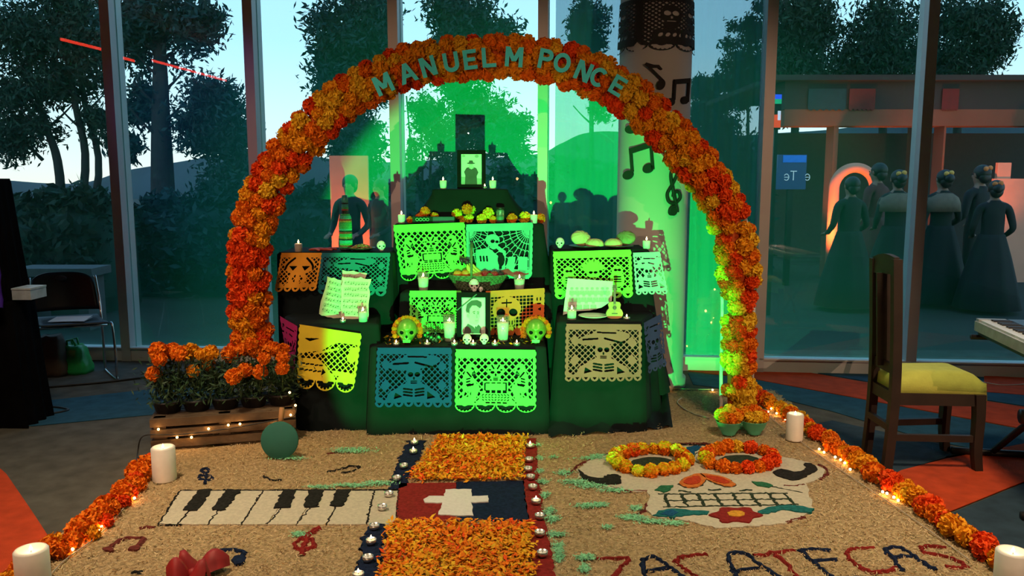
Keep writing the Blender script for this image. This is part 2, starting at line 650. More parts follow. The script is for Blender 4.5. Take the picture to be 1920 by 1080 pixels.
def tree(px, Y, label, trunks, ells, n, size, m, r=0.10, **kw):
    base = D(px, 340, Y)
    base.z = -0.06
    t = thing('tree', label, 'tree', base, 0, 'trees outside the windows')
    b = MB()
    for tr in trunks:
        P = spline([D(x, y, Y + dy) for x, y, dy in tr[1:]], 5)
        if tr[0] > 0.5:
            P[0].z = min(P[0].z, -0.06)
        k = len(P)
        b.tube(P, [max(0.012, r * tr[0] * (1 - 0.75 * i / (k - 1))) for i in range(k)], 7)
    b.build('trunk', BARK_M, t, True)
    leaf_cloud('crown', ells, n, size, m, Y, t, **kw)
    return t


def twigs(x0, y0, x1, y1, n, spread):
    """branches leaving a trunk line, as pixel poly-lines"""
    out = []
    for i in range(n):
        t = 0.25 + 0.75 * i / max(1, n - 1)
        sx, sy = x0 + (x1 - x0) * t, y0 + (y1 - y0) * t
        s = 1 if i % 2 else -1
        L = spread * (1.15 - 0.6 * t)
        out.append((0.28, (sx, sy, 0), (sx + s * L * 0.5, sy - L * 0.45, 0.2 * s), (sx + s * L, sy - L * 1.0, 0.4 * s)))
    return out


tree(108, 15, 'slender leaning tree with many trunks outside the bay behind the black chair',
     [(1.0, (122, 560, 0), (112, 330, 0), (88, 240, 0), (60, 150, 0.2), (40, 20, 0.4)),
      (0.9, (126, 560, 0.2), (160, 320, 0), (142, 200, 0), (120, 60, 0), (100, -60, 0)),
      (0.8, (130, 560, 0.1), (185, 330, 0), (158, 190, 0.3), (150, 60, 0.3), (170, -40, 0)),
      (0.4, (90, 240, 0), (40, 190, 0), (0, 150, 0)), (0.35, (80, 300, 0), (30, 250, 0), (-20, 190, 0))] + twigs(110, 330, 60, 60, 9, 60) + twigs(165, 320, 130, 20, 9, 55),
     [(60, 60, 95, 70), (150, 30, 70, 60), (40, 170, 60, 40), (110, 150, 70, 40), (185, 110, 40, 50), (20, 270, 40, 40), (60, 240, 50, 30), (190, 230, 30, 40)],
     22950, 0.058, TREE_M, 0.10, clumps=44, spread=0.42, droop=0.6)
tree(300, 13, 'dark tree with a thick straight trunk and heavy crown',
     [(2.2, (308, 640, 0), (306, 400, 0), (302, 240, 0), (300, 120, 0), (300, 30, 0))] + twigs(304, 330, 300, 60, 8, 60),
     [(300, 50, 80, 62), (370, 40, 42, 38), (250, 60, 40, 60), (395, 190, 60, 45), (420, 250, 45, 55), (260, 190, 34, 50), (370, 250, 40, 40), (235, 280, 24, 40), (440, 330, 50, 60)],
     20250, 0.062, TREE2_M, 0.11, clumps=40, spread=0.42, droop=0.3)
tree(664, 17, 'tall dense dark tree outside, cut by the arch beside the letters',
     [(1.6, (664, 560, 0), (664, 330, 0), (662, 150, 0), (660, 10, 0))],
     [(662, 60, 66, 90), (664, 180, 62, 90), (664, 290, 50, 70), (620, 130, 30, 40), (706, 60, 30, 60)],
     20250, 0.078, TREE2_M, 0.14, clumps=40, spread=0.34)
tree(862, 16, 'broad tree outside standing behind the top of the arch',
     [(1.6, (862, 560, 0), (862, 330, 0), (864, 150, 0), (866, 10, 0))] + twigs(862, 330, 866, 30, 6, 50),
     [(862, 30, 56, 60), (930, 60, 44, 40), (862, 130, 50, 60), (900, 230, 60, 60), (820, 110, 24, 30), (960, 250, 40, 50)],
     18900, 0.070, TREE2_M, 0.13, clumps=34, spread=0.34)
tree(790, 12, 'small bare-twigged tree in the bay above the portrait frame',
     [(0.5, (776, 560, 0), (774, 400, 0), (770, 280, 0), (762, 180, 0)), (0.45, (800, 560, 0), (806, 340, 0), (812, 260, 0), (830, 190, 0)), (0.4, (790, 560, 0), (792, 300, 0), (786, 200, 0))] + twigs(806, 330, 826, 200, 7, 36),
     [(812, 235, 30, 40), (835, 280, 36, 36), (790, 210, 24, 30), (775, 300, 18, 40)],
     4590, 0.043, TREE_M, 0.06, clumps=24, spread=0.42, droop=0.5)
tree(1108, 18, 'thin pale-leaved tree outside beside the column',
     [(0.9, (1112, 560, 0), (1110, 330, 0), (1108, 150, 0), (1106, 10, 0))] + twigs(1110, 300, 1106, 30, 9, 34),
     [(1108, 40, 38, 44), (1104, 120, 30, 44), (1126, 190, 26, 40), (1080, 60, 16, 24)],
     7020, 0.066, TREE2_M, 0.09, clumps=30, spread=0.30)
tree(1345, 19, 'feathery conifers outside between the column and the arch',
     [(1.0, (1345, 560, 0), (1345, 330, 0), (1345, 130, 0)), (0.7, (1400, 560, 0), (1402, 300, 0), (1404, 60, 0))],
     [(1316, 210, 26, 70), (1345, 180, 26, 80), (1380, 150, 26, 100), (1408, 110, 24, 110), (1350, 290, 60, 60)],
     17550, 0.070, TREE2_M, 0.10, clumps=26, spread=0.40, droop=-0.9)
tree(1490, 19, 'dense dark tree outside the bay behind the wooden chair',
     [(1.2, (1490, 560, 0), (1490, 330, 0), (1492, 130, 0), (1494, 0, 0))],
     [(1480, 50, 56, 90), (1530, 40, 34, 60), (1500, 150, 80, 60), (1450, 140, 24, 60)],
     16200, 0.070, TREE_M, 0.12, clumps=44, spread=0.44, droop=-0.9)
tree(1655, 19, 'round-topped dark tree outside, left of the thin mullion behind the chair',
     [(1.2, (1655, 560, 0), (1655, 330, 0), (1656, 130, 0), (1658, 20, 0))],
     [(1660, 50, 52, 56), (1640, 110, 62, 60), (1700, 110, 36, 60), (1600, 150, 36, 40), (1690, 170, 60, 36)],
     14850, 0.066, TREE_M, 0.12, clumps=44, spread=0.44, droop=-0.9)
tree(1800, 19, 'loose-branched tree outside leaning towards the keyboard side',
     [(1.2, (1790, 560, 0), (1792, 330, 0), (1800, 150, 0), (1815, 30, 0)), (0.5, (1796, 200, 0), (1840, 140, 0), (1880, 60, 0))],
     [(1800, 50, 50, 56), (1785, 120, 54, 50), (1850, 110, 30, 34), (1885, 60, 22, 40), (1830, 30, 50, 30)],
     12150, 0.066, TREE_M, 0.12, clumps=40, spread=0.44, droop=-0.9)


def hedge(x0, x1, Y, y0, y1, label, n, m, size=0.07):
    a, c = D(x0, 340, Y), D(x1, 340, Y)
    t = thing('hedge', label, 'hedge', (a.x, Y, -0.06), 0, 'hedges outside the windows')
    k = 9
    b = MB()
    top = [D(x0 + (x1 - x0) * i / (k - 1), y0 + (y1 - y0) * i / (k - 1) + 14 * math.sin(i * 2.3 + x0), Y).z * 0.93 for i in range(k)]
    xs = [a.x + (c.x - a.x) * i / (k - 1) for i in range(k)]
    vs, fs = [], []
    for i in range(k):
        vs += [(xs[i], Y - 0.45, -0.06), (xs[i], Y - 0.35, top[i] * 0.8), (xs[i], Y, top[i]), (xs[i], Y + 0.45, top[i] * 0.7), (xs[i], Y + 0.5, -0.06)]
    for i in range(k - 1):
        for j in range(4):
            fs.append((i * 5 + j, (i + 1) * 5 + j, (i + 1) * 5 + j + 1, i * 5 + j + 1))
    fs += [(0, 1, 2, 3, 4), tuple(reversed([(k - 1) * 5 + j for j in range(5)]))]
    b.add(vs, fs, 0, True)
    b.build('bush_body', m, t, True)
    xi = RNG.random(n)
    X = a.x + (c.x - a.x) * xi
    Zt = np.interp(xi, np.linspace(0, 1, k), top)
    hz = RNG.random(n) ** 0.6
    P = np.stack([X, Y - 0.42 + 0.35 * hz ** 2 + RNG.normal(size=n) * 0.09, Zt * hz * 1.05 + RNG.normal(size=n) * 0.05], 1)
    a1 = RNG.normal(size=(n, 3))
    a1 /= np.linalg.norm(a1, axis=1)[:, None]
    a2 = np.cross(a1, RNG.normal(size=(n, 3)))
    a2 /= np.linalg.norm(a2, axis=1)[:, None]
    s = size * (0.6 + 0.8 * RNG.random((n, 1)))
    V = np.stack([P - a1 * s, P + a2 * s * 0.4, P + a1 * s, P - a2 * s * 0.4], 1).reshape(-1, 3)
    V[:, 2] = np.maximum(V[:, 2], -0.05)
    link(raw_mesh('foliage', V - np.array(t.location)[None, :], np.arange(4 * n).reshape(-1, 4), m), 'foliage', t)


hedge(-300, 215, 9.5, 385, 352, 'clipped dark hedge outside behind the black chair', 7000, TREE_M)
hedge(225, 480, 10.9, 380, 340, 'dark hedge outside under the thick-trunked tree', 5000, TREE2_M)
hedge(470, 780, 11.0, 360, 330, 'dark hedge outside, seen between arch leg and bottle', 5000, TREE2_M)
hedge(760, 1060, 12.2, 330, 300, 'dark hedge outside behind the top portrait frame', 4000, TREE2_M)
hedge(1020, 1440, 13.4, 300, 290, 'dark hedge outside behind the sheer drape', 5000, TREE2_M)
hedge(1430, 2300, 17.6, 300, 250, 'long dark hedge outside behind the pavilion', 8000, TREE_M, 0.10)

# ---- low wall and bench outside at the black chair
b = MB()
a, c = D(40, 500, 8.2), D(190, 500, 8.2)
zt = a.z
b.box(((a.x + c.x) / 2, 8.2, zt - 0.04), (c.x - a.x, 0.4, 0.08))
for x in (a.x + 0.12, c.x - 0.12):
    b.box((x, 8.2, (zt - 0.08 - 0.06) / 2), (0.10, 0.34, zt - 0.08 + 0.06))
tag(b.build('garden_bench', mat('pale_concrete', (0.09, 0.10, 0.10), 0.9)), 'pale concrete bench outside behind the black chair', 'bench')

# ---- pavilion with warm-lit pillars, added outside for the hall reflected in the glass
PAV_M = mat('reflected_pavilion_plaster', (0.17, 0.065, 0.035), 0.9, var=0.15, scale=2)
PAVD_M = mat('reflected_pavilion_dark_beam', (0.030, 0.024, 0.022), 0.9, var=0.15, scale=2)
PY = 12.4
pv = thing('pavilion', 'open pavilion with plaster beam and orange-lit pillars, added for a reflection in the glass', 'pavilion', Vector((D(1680, 340, PY).x, PY, -0.06)))


def pbox(name, x0, x1, y0, y1, Y, dep, m):
    a, c = D(x0, y1, Y), D(x1, y0, Y)
    b = MB()
    z0 = max(a.z, -0.06)
    b.box(((a.x + c.x) / 2, Y + dep / 2, (z0 + c.z) / 2), (c.x - a.x, dep, c.z - z0))
    return b.build(name, m, pv, True)


pbox('beam', 1470, 2300, 205, 236, PY, 0.4, PAV_M)
pbox('fascia', 1470, 2300, 150, 205, PY, 0.45, PAVD_M)
pbox('roof', 1450, 2330, 140, 150, PY - 0.15, 4.2, PAVD_M)
pbox('pillar', 1540, 1573, 236, 700, PY + 0.02, 0.3, PAV_M)  # pillars of the pavilion added for the reflection
pbox('pillar', 1742, 1771, 236, 700, PY + 0.02, 0.3, PAV_M)
pbox('pillar', 1696, 1713, 236, 700, PY + 1.7, 0.2, PAV_M)
pbox('pillar', 2080, 2110, 236, 700, PY + 0.02, 0.3, PAV_M)
pbox('back_wall', 1440, 2200, 250, 640, PY + 3.6, 0.15, mat('pavilion_back_wall', (0.06, 0.05, 0.05), 0.9))
lamp('pavilion_uplighter', 'SPOT', (D(1545, 340, 11.3).x, 11.3, 0.05), (D(1556, 300, 12.4).x, 12.4, 1.55), 620, (1.0, 0.20, 0.05), spot_size=R(46), spot_blend=0.7, shadow_soft_size=0.1)
lamp('pavilion_uplighter', 'SPOT', (D(1612, 340, 11.25).x, 11.25, 0.05), (D(1602, 300, 12.0).x, 12.0, 1.4), 110, (1.0, 0.20, 0.06), spot_size=R(75), spot_blend=0.7, shadow_soft_size=0.1)
lamp('pavilion_uplighter', 'SPOT', (D(1800, 340, 11.25).x, 11.25, 0.05), (D(1785, 300, 12.5).x, 12.5, 1.6), 480, (1.0, 0.20, 0.06), spot_size=R(75), spot_blend=0.7, shadow_soft_size=0.1)

SALMON = mat('salmon_reflection', (0.75, 0.33, 0.20), 0.8, var=0.08, scale=4)
c = D(1602, 350, 12.0)
t = thing('ring_arch_reflection', 'reflected glowing orange ring-shaped arch behind the guests', 'arch', (c.x, 12.0, -0.06))  # added outside to give the mirrored ring in the glass
b = MB()
rr, k = 0.30, 26
P = []
for i in range(k):
    an = math.pi * i / (k - 1)
    P.append((c.x + math.cos(an) * rr, 12.0, c.z - 0.02 + math.sin(an) * rr))
P = [(c.x + rr, 12.0, -0.06)] + P + [(c.x - rr, 12.0, -0.06)]
b.tube(P, 0.075, 10)
b.build('ring', SALMON, t, True)
b = MB()
a, c2 = D(1857, 480, 12.0), D(1905, 305, 12.0)
z0 = -0.06
b.box((a.x + 0.10, 12.02, (z0 + c2.z) / 2), (0.20, 0.06, c2.z - z0))
b.box(((a.x + c2.x) / 2 + 0.12, 12.0, (z0 + D(1857, 335, 12).z) / 2), (0.62, 0.05, D(1857, 335, 12).z - z0))
tag(b.build('stage_panel_reflection', SALMON), 'reflected orange-lit stepped stage panel behind the guest with a hair bun', 'panel')  # lit panel added outside for its reflection in the glass
b = MB()
a, c2 = D(1455, 355, 11.6), D(1512, 290, 11.6)
b.box(((a.x + c2.x) / 2, 11.6, (a.z + c2.z) / 2), (c2.x - a.x, 0.06, c2.z - a.z), 0)
b.box(((a.x + c2.x) / 2, 11.62, (a.z - 0.06) / 2), (0.08, 0.06, a.z + 0.06), 1)
b.box(((a.x + c2.x) / 2 + 0.03, 11.565, c2.z - 0.06), ((c2.x - a.x) * 0.8, 0.01, 0.10), 2)
# reversed letters as they read in the photograph
lx = a.x + 0.13
for w_, h_, x_, z_ in ((0.012, 0.13, 0.10, -0.30), (0.09, 0.014, 0.10, -0.235)):
    b.box((lx + x_, 11.565, c2.z + z_), (w_, 0.01, h_), 3)
for cx_ in (0.0, 0.30):
    ring = [(lx + cx_ + 0.035 * math.cos(u), 11.565, c2.z - 0.32 + 0.045 * math.sin(u)) for u in [i * 0.5 - 2.4 for i in range(11)]]
    b.tube(ring, 0.007, 5, 3)
    b.box((lx + cx_, 11.565, c2.z - 0.32), (0.06, 0.01, 0.010), 3)
o = b.build('banner_screen_reflection', [mat('reflected_screen_navy', (0.01, 0.03, 0.10), 0.5, emit=(0.01, 0.035, 0.10), estr=0.9), BLACK, mat('reflected_screen_blue', (0.01, 0.12, 0.5), 0.5, emit=(0.01, 0.13, 0.55), estr=0.7), mat('reflected_screen_text', (0.6, 0.7, 0.7), 0.5, emit=(0.5, 0.65, 0.65), estr=0.5)])
tag(o, 'reflected dark blue screen with a few pale reversed letters by the mullion', 'screen')  # screen added outside for the mirror image of one indoors
b = MB()
a, c2 = D(1447, 243, 9.0), D(1465, 175, 9.0)
b.box(((a.x + c2.x) / 2, 9.0, (a.z + c2.z) / 2), (c2.x - a.x, 0.05, c2.z - a.z), 0)
b.box(((a.x + c2.x) / 2, 8.97, c2.z - 0.04), ((c2.x - a.x) * 0.9, 0.01, 0.05), 1)
b.box(((a.x + c2.x) / 2, 8.97, c2.z - 0.09), ((c2.x - a.x) * 0.9, 0.01, 0.05), 2)
b.box(((a.x + c2.x) / 2, 8.97, a.z + 0.09), ((c2.x - a.x) * 0.9, 0.01, 0.14), 3)
b.box(((a.x + c2.x) / 2 + 0.02, 8.965, a.z + 0.15), ((c2.x - a.x) * 0.35, 0.01, 0.10), 4)
b.box(((a.x + c2.x) / 2, 9.0, (a.z - 0.06) / 2), (0.04, 0.04, a.z + 0.06), 0)
o = b.build('light_sign', [BLACK, mat('sign_blue', (0.05, 0.1, 0.8), 0.5, emit=(0.03, 0.1, 0.9), estr=1.0), mat('sign_green', (0.02, 0.5, 0.2), 0.5, emit=(0.02, 0.5, 0.2), estr=0.8), mat('sign_red', (0.9, 0.08, 0.02), 0.5, emit=(0.95, 0.07, 0.02), estr=1.0), mat('sign_white', (0.8, 0.8, 0.9), 0.5, emit=(0.8, 0.8, 0.95), estr=0.9)])
tag(o, 'small lit sign in red, white, green and blue on a dark post beside the mullion', 'sign')
for i, (x0, x1, m, lab) in enumerate(((1515, 1588, mat('reflected_flag_teal', (0.012, 0.045, 0.05), 0.9), 'reflected dark teal cut-paper flag hung on the pavilion beam'),
                                      (1592, 1643, mat('reflected_flag_red', (0.12, 0.012, 0.012), 0.9), 'reflected dark red cut-paper flag hung on the pavilion beam, left of the mullion'),
                                      (1766, 1800, mat('reflected_flag_red', (0.12, 0.012, 0.012), 0.9), 'reflected dark red cut-paper flag on the pavilion beam, right of the mullion'))):
    a, c2 = D(x0, 204, PY - 0.04), D(x1, 166, PY - 0.04)
    poly = [(a.x, c2.z), (a.x, a.z)]
    for q in range(1, 12):
        poly.append((a.x + (c2.x - a.x) * q / 12, a.z - 0.03 * (q % 2)))
    poly += [(c2.x, a.z), (c2.x, c2.z)]
    b = MB()
    b.prism(poly, 0.006, 0, Matrix(((1, 0, 0, 0), (0, 0, 1, PY - 0.03), (0, 1, 0, 0), (0, 0, 0, 1))))
    tag(b.build('paper_flag_reflection', m), lab, 'flag', 'reflected flags on the pavilion beam')  # flags added as part of the reflected hall

# ---- people added outside as figures reflected in the glass ------------------------------------------------------
SKIN_M = mat('skin', (0.30, 0.16, 0.10), 0.6)
HAIR_M = mat('reflected_dark_hair', (0.008, 0.007, 0.007), 0.5)


def skin_mesh(name, J, E, m, levels=1):
    """J: {joint: (x, y, z, rx, ry)}, E: edges; one continuous skinned surface"""
    names = list(J)
    me = bpy.data.meshes.new(name + '_sk')
    me.from_pydata([J[k][:3] for k in names], [(names.index(a), names.index(c)) for a, c in E], [])
    o = bpy.data.objects.new(name + '_sk', me)
    COL.objects.link(o)
    o.modifiers.new('skin', 'SKIN')
    for i, k in enumerate(names):
        sv = me.skin_vertices[0].data[i]
        sv.radius = (J[k][3], J[k][4])
        sv.use_root = (i == 0)
    md = o.modifiers.new('sub', 'SUBSURF')
    md.levels = levels
    md.render_levels = levels
    bpy.context.view_layer.update()
    dg = bpy.context.evaluated_depsgraph_get()
    new = bpy.data.meshes.new_from_object(o.evaluated_get(dg))
    new.name = name
    bpy.data.objects.remove(o)
    bpy.data.meshes.remove(me)
    new.materials.clear()
    for q in (m if isinstance(m, list) else [m]):
        new.materials.append(q)
    new.polygons.foreach_set('use_smooth', [True] * len(new.polygons))
    return new


def person(px, Y, height, face, label, cloth, skirt=None, shawl=None, flower=None, hat=False, bun=False):  # figure added outside for a reflection in the glass
    """face: heading of the gaze (radians about z; 0 looks along +y, away from the windows)"""
    x = D(px, 340, Y).x
    t = thing('person', label, 'person', (x, Y, -0.06), face)
    t.scale = (height / 1.70,) * 3
    J = {'pelvis': (0, 0, 0.95, 0.155, 0.115), 'waist': (0, 0, 1.08, 0.135, 0.10), 'chest': (0, 0.0, 1.28, 0.165, 0.11), 'collar': (0, 0, 1.42, 0.10, 0.08),
         'neck': (0, 0.0, 1.50, 0.052, 0.055), 'chin': (0, 0.02, 1.55, 0.065, 0.075), 'head': (0, 0.01, 1.63, 0.080, 0.098), 'crown': (0, 0.0, 1.695, 0.045, 0.055)}
    E = [('pelvis', 'waist'), ('waist', 'chest'), ('chest', 'collar'), ('collar', 'neck'), ('neck', 'chin'), ('chin', 'head'), ('head', 'crown')]
    for s, k in ((-1, 'l'), (1, 'r')):
        J['sh' + k] = (0.17 * s, 0, 1.39, 0.062, 0.062)
        J['el' + k] = (0.24 * s, -0.02, 1.12, 0.045, 0.045)
        J['wr' + k] = (0.19 * s, 0.20, 1.00, 0.030, 0.026)
        J['pa' + k] = (0.17 * s, 0.27, 1.00, 0.034, 0.018)
        J['hi' + k] = (0.09 * s, 0, 0.88, 0.088, 0.095)
        J['kn' + k] = (0.095 * s, 0.015, 0.50, 0.058, 0.062)
        J['an' + k] = (0.10 * s, -0.01, 0.09, 0.038, 0.042)
        J['to' + k] = (0.11 * s, 0.15, 0.035, 0.040, 0.030)
        E += [('collar', 'sh' + k), ('sh' + k, 'el' + k), ('el' + k, 'wr' + k), ('wr' + k, 'pa' + k), ('pelvis', 'hi' + k), ('hi' + k, 'kn' + k), ('kn' + k, 'an' + k), ('an' + k, 'to' + k)]
        for f in range(4):
            J['f%d%s' % (f, k)] = (0.17 * s + (f - 1.5) * 0.017, 0.34 - 0.008 * abs(f - 1.4), 0.985, 0.009, 0.009)
            J['g%d%s' % (f, k)] = (0.17 * s + (f - 1.5) * 0.016, 0.365 - 0.010 * abs(f - 1.4), 0.96, 0.008, 0.008)
            E += [('pa' + k, 'f%d%s' % (f, k)), ('f%d%s' % (f, k), 'g%d%s' % (f, k))]
        J['th' + k] = (0.17 * s - 0.045 * s, 0.285, 1.01, 0.010, 0.010)
        E.append(('wr' + k, 'th' + k))
    me = skin_mesh('body', J, E, [cloth, SKIN_M])
    for p in me.polygons:
        c = p.center
        p.material_index = 1 if (c.z > 1.475 or (c.y > 0.22 and c.z > 0.8)) else 0
    link(me, 'body', t)
    b = MB()                                   # face details
    for s in (-1, 1):
        b.ball((0.032 * s, 0.098, 1.635), (0.013, 0.008, 0.008), 8, 6, 0)
        b.ball((0.085 * s, 0.0, 1.625), (0.012, 0.022, 0.032), 8, 6, 1)
    b.ball((0, 0.112, 1.605), (0.014, 0.018, 0.024), 8, 6, 1)
    b.ball((0, 0.098, 1.572), (0.026, 0.008, 0.007), 8, 6, 2)
    b.build('face', [HAIR_M, SKIN_M, mat('lips', (0.35, 0.08, 0.07), 0.5)], t)
    b = MB()
    b.ball((0, -0.022, 1.655), (0.098, 0.108, 0.100), 16, 10)
    b.ball((0, -0.065, 1.60), (0.080, 0.06, 0.085), 12, 8)
    if bun:
        b.ball((0, -0.125, 1.64), (0.062, 0.05, 0.058), 12, 8)
    b.build('hair', HAIR_M, t)
    if skirt:
        prof = [(0.150, 1.04), (0.17, 0.98), (0.24, 0.75), (0.33, 0.40), (0.40, 0.06), (0.39, 0.055), (0.30, 0.40), (0.14, 1.0)]
        b = MB()
        b.lathe(prof, 28)
        b.v = [(p[0] * (1 + 0.05 * math.sin(9 * math.atan2(p[1], p[0]))), p[1] * 0.9 * (1 + 0.05 * math.sin(9 * math.atan2(p[1], p[0]))), p[2]) for p in b.v]
        b.build('skirt', skirt, t)
    if shawl:
        b = MB()
        b.lathe([(0.075, 1.47), (0.13, 1.45), (0.205, 1.40), (0.235, 1.33), (0.245, 1.22), (0.235, 1.22), (0.20, 1.33), (0.07, 1.44)], 28, sx=1.0, sy=0.66)
        b.build('collar', shawl, t)
    if flower:
        for k, (fx, fz) in enumerate(((-0.035, 1.70), (0.03, 1.71))):
            b = MB()
            b.ball((fx, -0.105, fz), (0.034, 0.026, 0.032), 10, 7)
            b.build('hair_flower', flower, t)
    if hat:
        b = MB()
        b.lathe([(0.0, 1.80), (0.07, 1.80), (0.09, 1.71), (0.20, 1.695), (0.20, 1.685), (0.095, 1.685), (0.0, 1.69)], 24)
        b.build('hat', HAIR_M, t)
    return t


DARKW = mat('reflected_dark_clothes', (0.010, 0.011, 0.013), 0.85)
CREAM = mat('reflected_cream_lace', (0.20, 0.15, 0.10), 0.85)
MAROON = mat('reflected_maroon_dress', (0.10, 0.012, 0.018), 0.8)
HFL = mat('reflected_hair_flower_yellow', (0.75, 0.42, 0.08), 0.7)
HFO = mat('reflected_hair_flower_orange', (0.75, 0.22, 0.05), 0.7)
person(1597, 9.4, 1.52, 0.15, 'reflected person in black with long dark hair before the orange ring arch, seen from behind', DARKW, DARKW)
person(1645, 10.6, 1.70, 0.5, 'reflected person in a dark maroon dress beyond the guest in the cream collar', MAROON, MAROON)
person(1684, 9.7, 1.60, -0.1, 'reflected person in dark dress and cream collar with yellow hair flowers, left of the mullion', DARKW, DARKW, CREAM, HFL, bun=True)
person(1769, 9.7, 1.60, 0.1, 'reflected person in dark dress and cream collar with yellow hair flowers, right of the mullion', DARKW, DARKW, CREAM, HFL, bun=True)
person(1838, 9.9, 1.66, 0.3, 'reflected person in plain dark clothes with one orange hair flower by the stage panel', DARKW, None, None, HFO)
person(1868, 9.2, 1.48, -0.3, 'shorter reflected person in black with low hair bun and orange flower, before the stage panel', DARKW, DARKW, None, HFO, bun=True)
person(655, 9.2, 1.54, 2.9, 'reflected person in dark clothes standing behind the bead bottle', DARKW)
person(712, 9.6, 1.50, 2.5, 'reflected person in dark clothes between the bottle and the mullion', DARKW)
b = MB()
a, c2 = D(622, 420, 9.95), D(690, 292, 9.95)
b.box(((a.x + c2.x) / 2, 9.95, (c2.z - 0.06) / 2), (c2.x - a.x, 0.06, c2.z + 0.06))
tag(b.build('lit_board_reflection', SALMON), 'orange-lit upright board added for a reflected glow behind the person by the bottle', 'board')  # board added outside for an orange reflection in the glass
lamp('reflected_board_light', 'SPOT', (D(640, 340, 9.5).x, 9.5, 0.05), (D(656, 340, 9.95).x, 9.95, 1.5), 240, (1.0, 0.18, 0.06), spot_size=R(70), spot_blend=0.8, shadow_soft_size=0.05)

# ================================================================ marigolds
def marigold_mesh(name, m, seed, petals=84):
    """pompon bloom of unit radius facing +z, ruffled petals over a core"""
    rg = random.Random(seed)
    b = MB()
    b.ball((0, 0, 0), 0.72, 10, 7)
    ga = math.pi * (3 - math.sqrt(5))
    for i in range(petals):
        z = 1 - 1.62 * (i + 0.5) / petals
        rr = math.sqrt(max(0, 1 - z * z))
        a = ga * i + rg.uniform(-0.2, 0.2)
        d = Vector((rr * math.cos(a), rr * math.sin(a), z))
        t = d.orthogonal().normalized()
        t.rotate(Matrix.Rotation(rg.uniform(0, 6.28), 3, d))
        s = d.cross(t)
        w = rg.uniform(0.17, 0.24)
        L = rg.uniform(0.92, 1.08)
        curl = rg.uniform(-0.10, 0.16)
        base = d * 0.62
        mid = d * 0.86 * L
        tip = d * L + s * curl
        vs = [base - t * w * 0.5, base + t * w * 0.5, mid - t * w + s * 0.05, mid + s * -0.03, mid + t * w + s * 0.05,
              tip - t * w * 1.05 - d * rg.uniform(0, .08), tip - t * w * 0.4 + s * 0.05, tip + t * w * 0.4 - d * rg.uniform(0, .08), tip + t * w * 1.05 - d * 0.05]
        b.add(vs, [(0, 3, 2), (0, 1, 3), (1, 4, 3), (2, 3, 6, 5), (3, 7, 6), (3, 4, 8, 7)])
    return b.mesh(name, m)


FM = [[marigold_mesh('marigold', m, 11 * i + j) for j in range(3)] for i, m in enumerate(FLOWER_MATS)]


def bloom(kind):
    return random.choice(FM[kind])


def pick(weights):
    return random.choices(range(4), weights)[0]


def face_rot(direction):
    q = Vector(direction).to_track_quat('Z', 'Y')
    e = (q @ Euler((0, 0, random.uniform(0, 6.28))).to_quaternion()).to_euler()
    return e


# ================================================================ sawdust tapestry
TX0, TX1, TY0, TY1 = -1.86, 1.82, 2.25, 5.42
TZ = 0.014
tap = thing('sawdust_tapestry', 'tan sawdust tapestry on the floor with piano keys, cross, skull and lettering', 'tapestry', (0, 4.0, 0))
# base sheet with an uneven surface and crumbling edge
nx, ny = 120, 104
xs = np.linspace(TX0, TX1, nx)
ys = np.linspace(TY0, TY1, ny)
XX, YY = np.meshgrid(xs, ys)
ZZ = TZ - 0.004 + RNG.random(XX.shape) * 0.006
edge = np.minimum.reduce([XX - TX0, TX1 - XX, YY - TY0, TY1 - YY])
ZZ = np.where(edge < 0.02, 0.006, ZZ)
XX = XX + np.where(edge < 0.001, RNG.normal(size=XX.shape) * 0.012, 0)
YY2 = YY - 4.0 + np.where(edge < 0.001, RNG.normal(size=XX.shape) * 0.012, 0)
V = np.stack([XX.ravel(), YY2.ravel(), ZZ.ravel()], 1)
q = (np.arange(ny - 1)[:, None] * nx + np.arange(nx - 1)[None, :]).ravel()
F = np.stack([q, q + 1, q + 1 + nx, q + nx], 1)
o = link(raw_mesh('sawdust_bed', V, F, GOLD_SAW, None, True), 'sawdust_bed', tap)
o['kind'] = 'stuff'

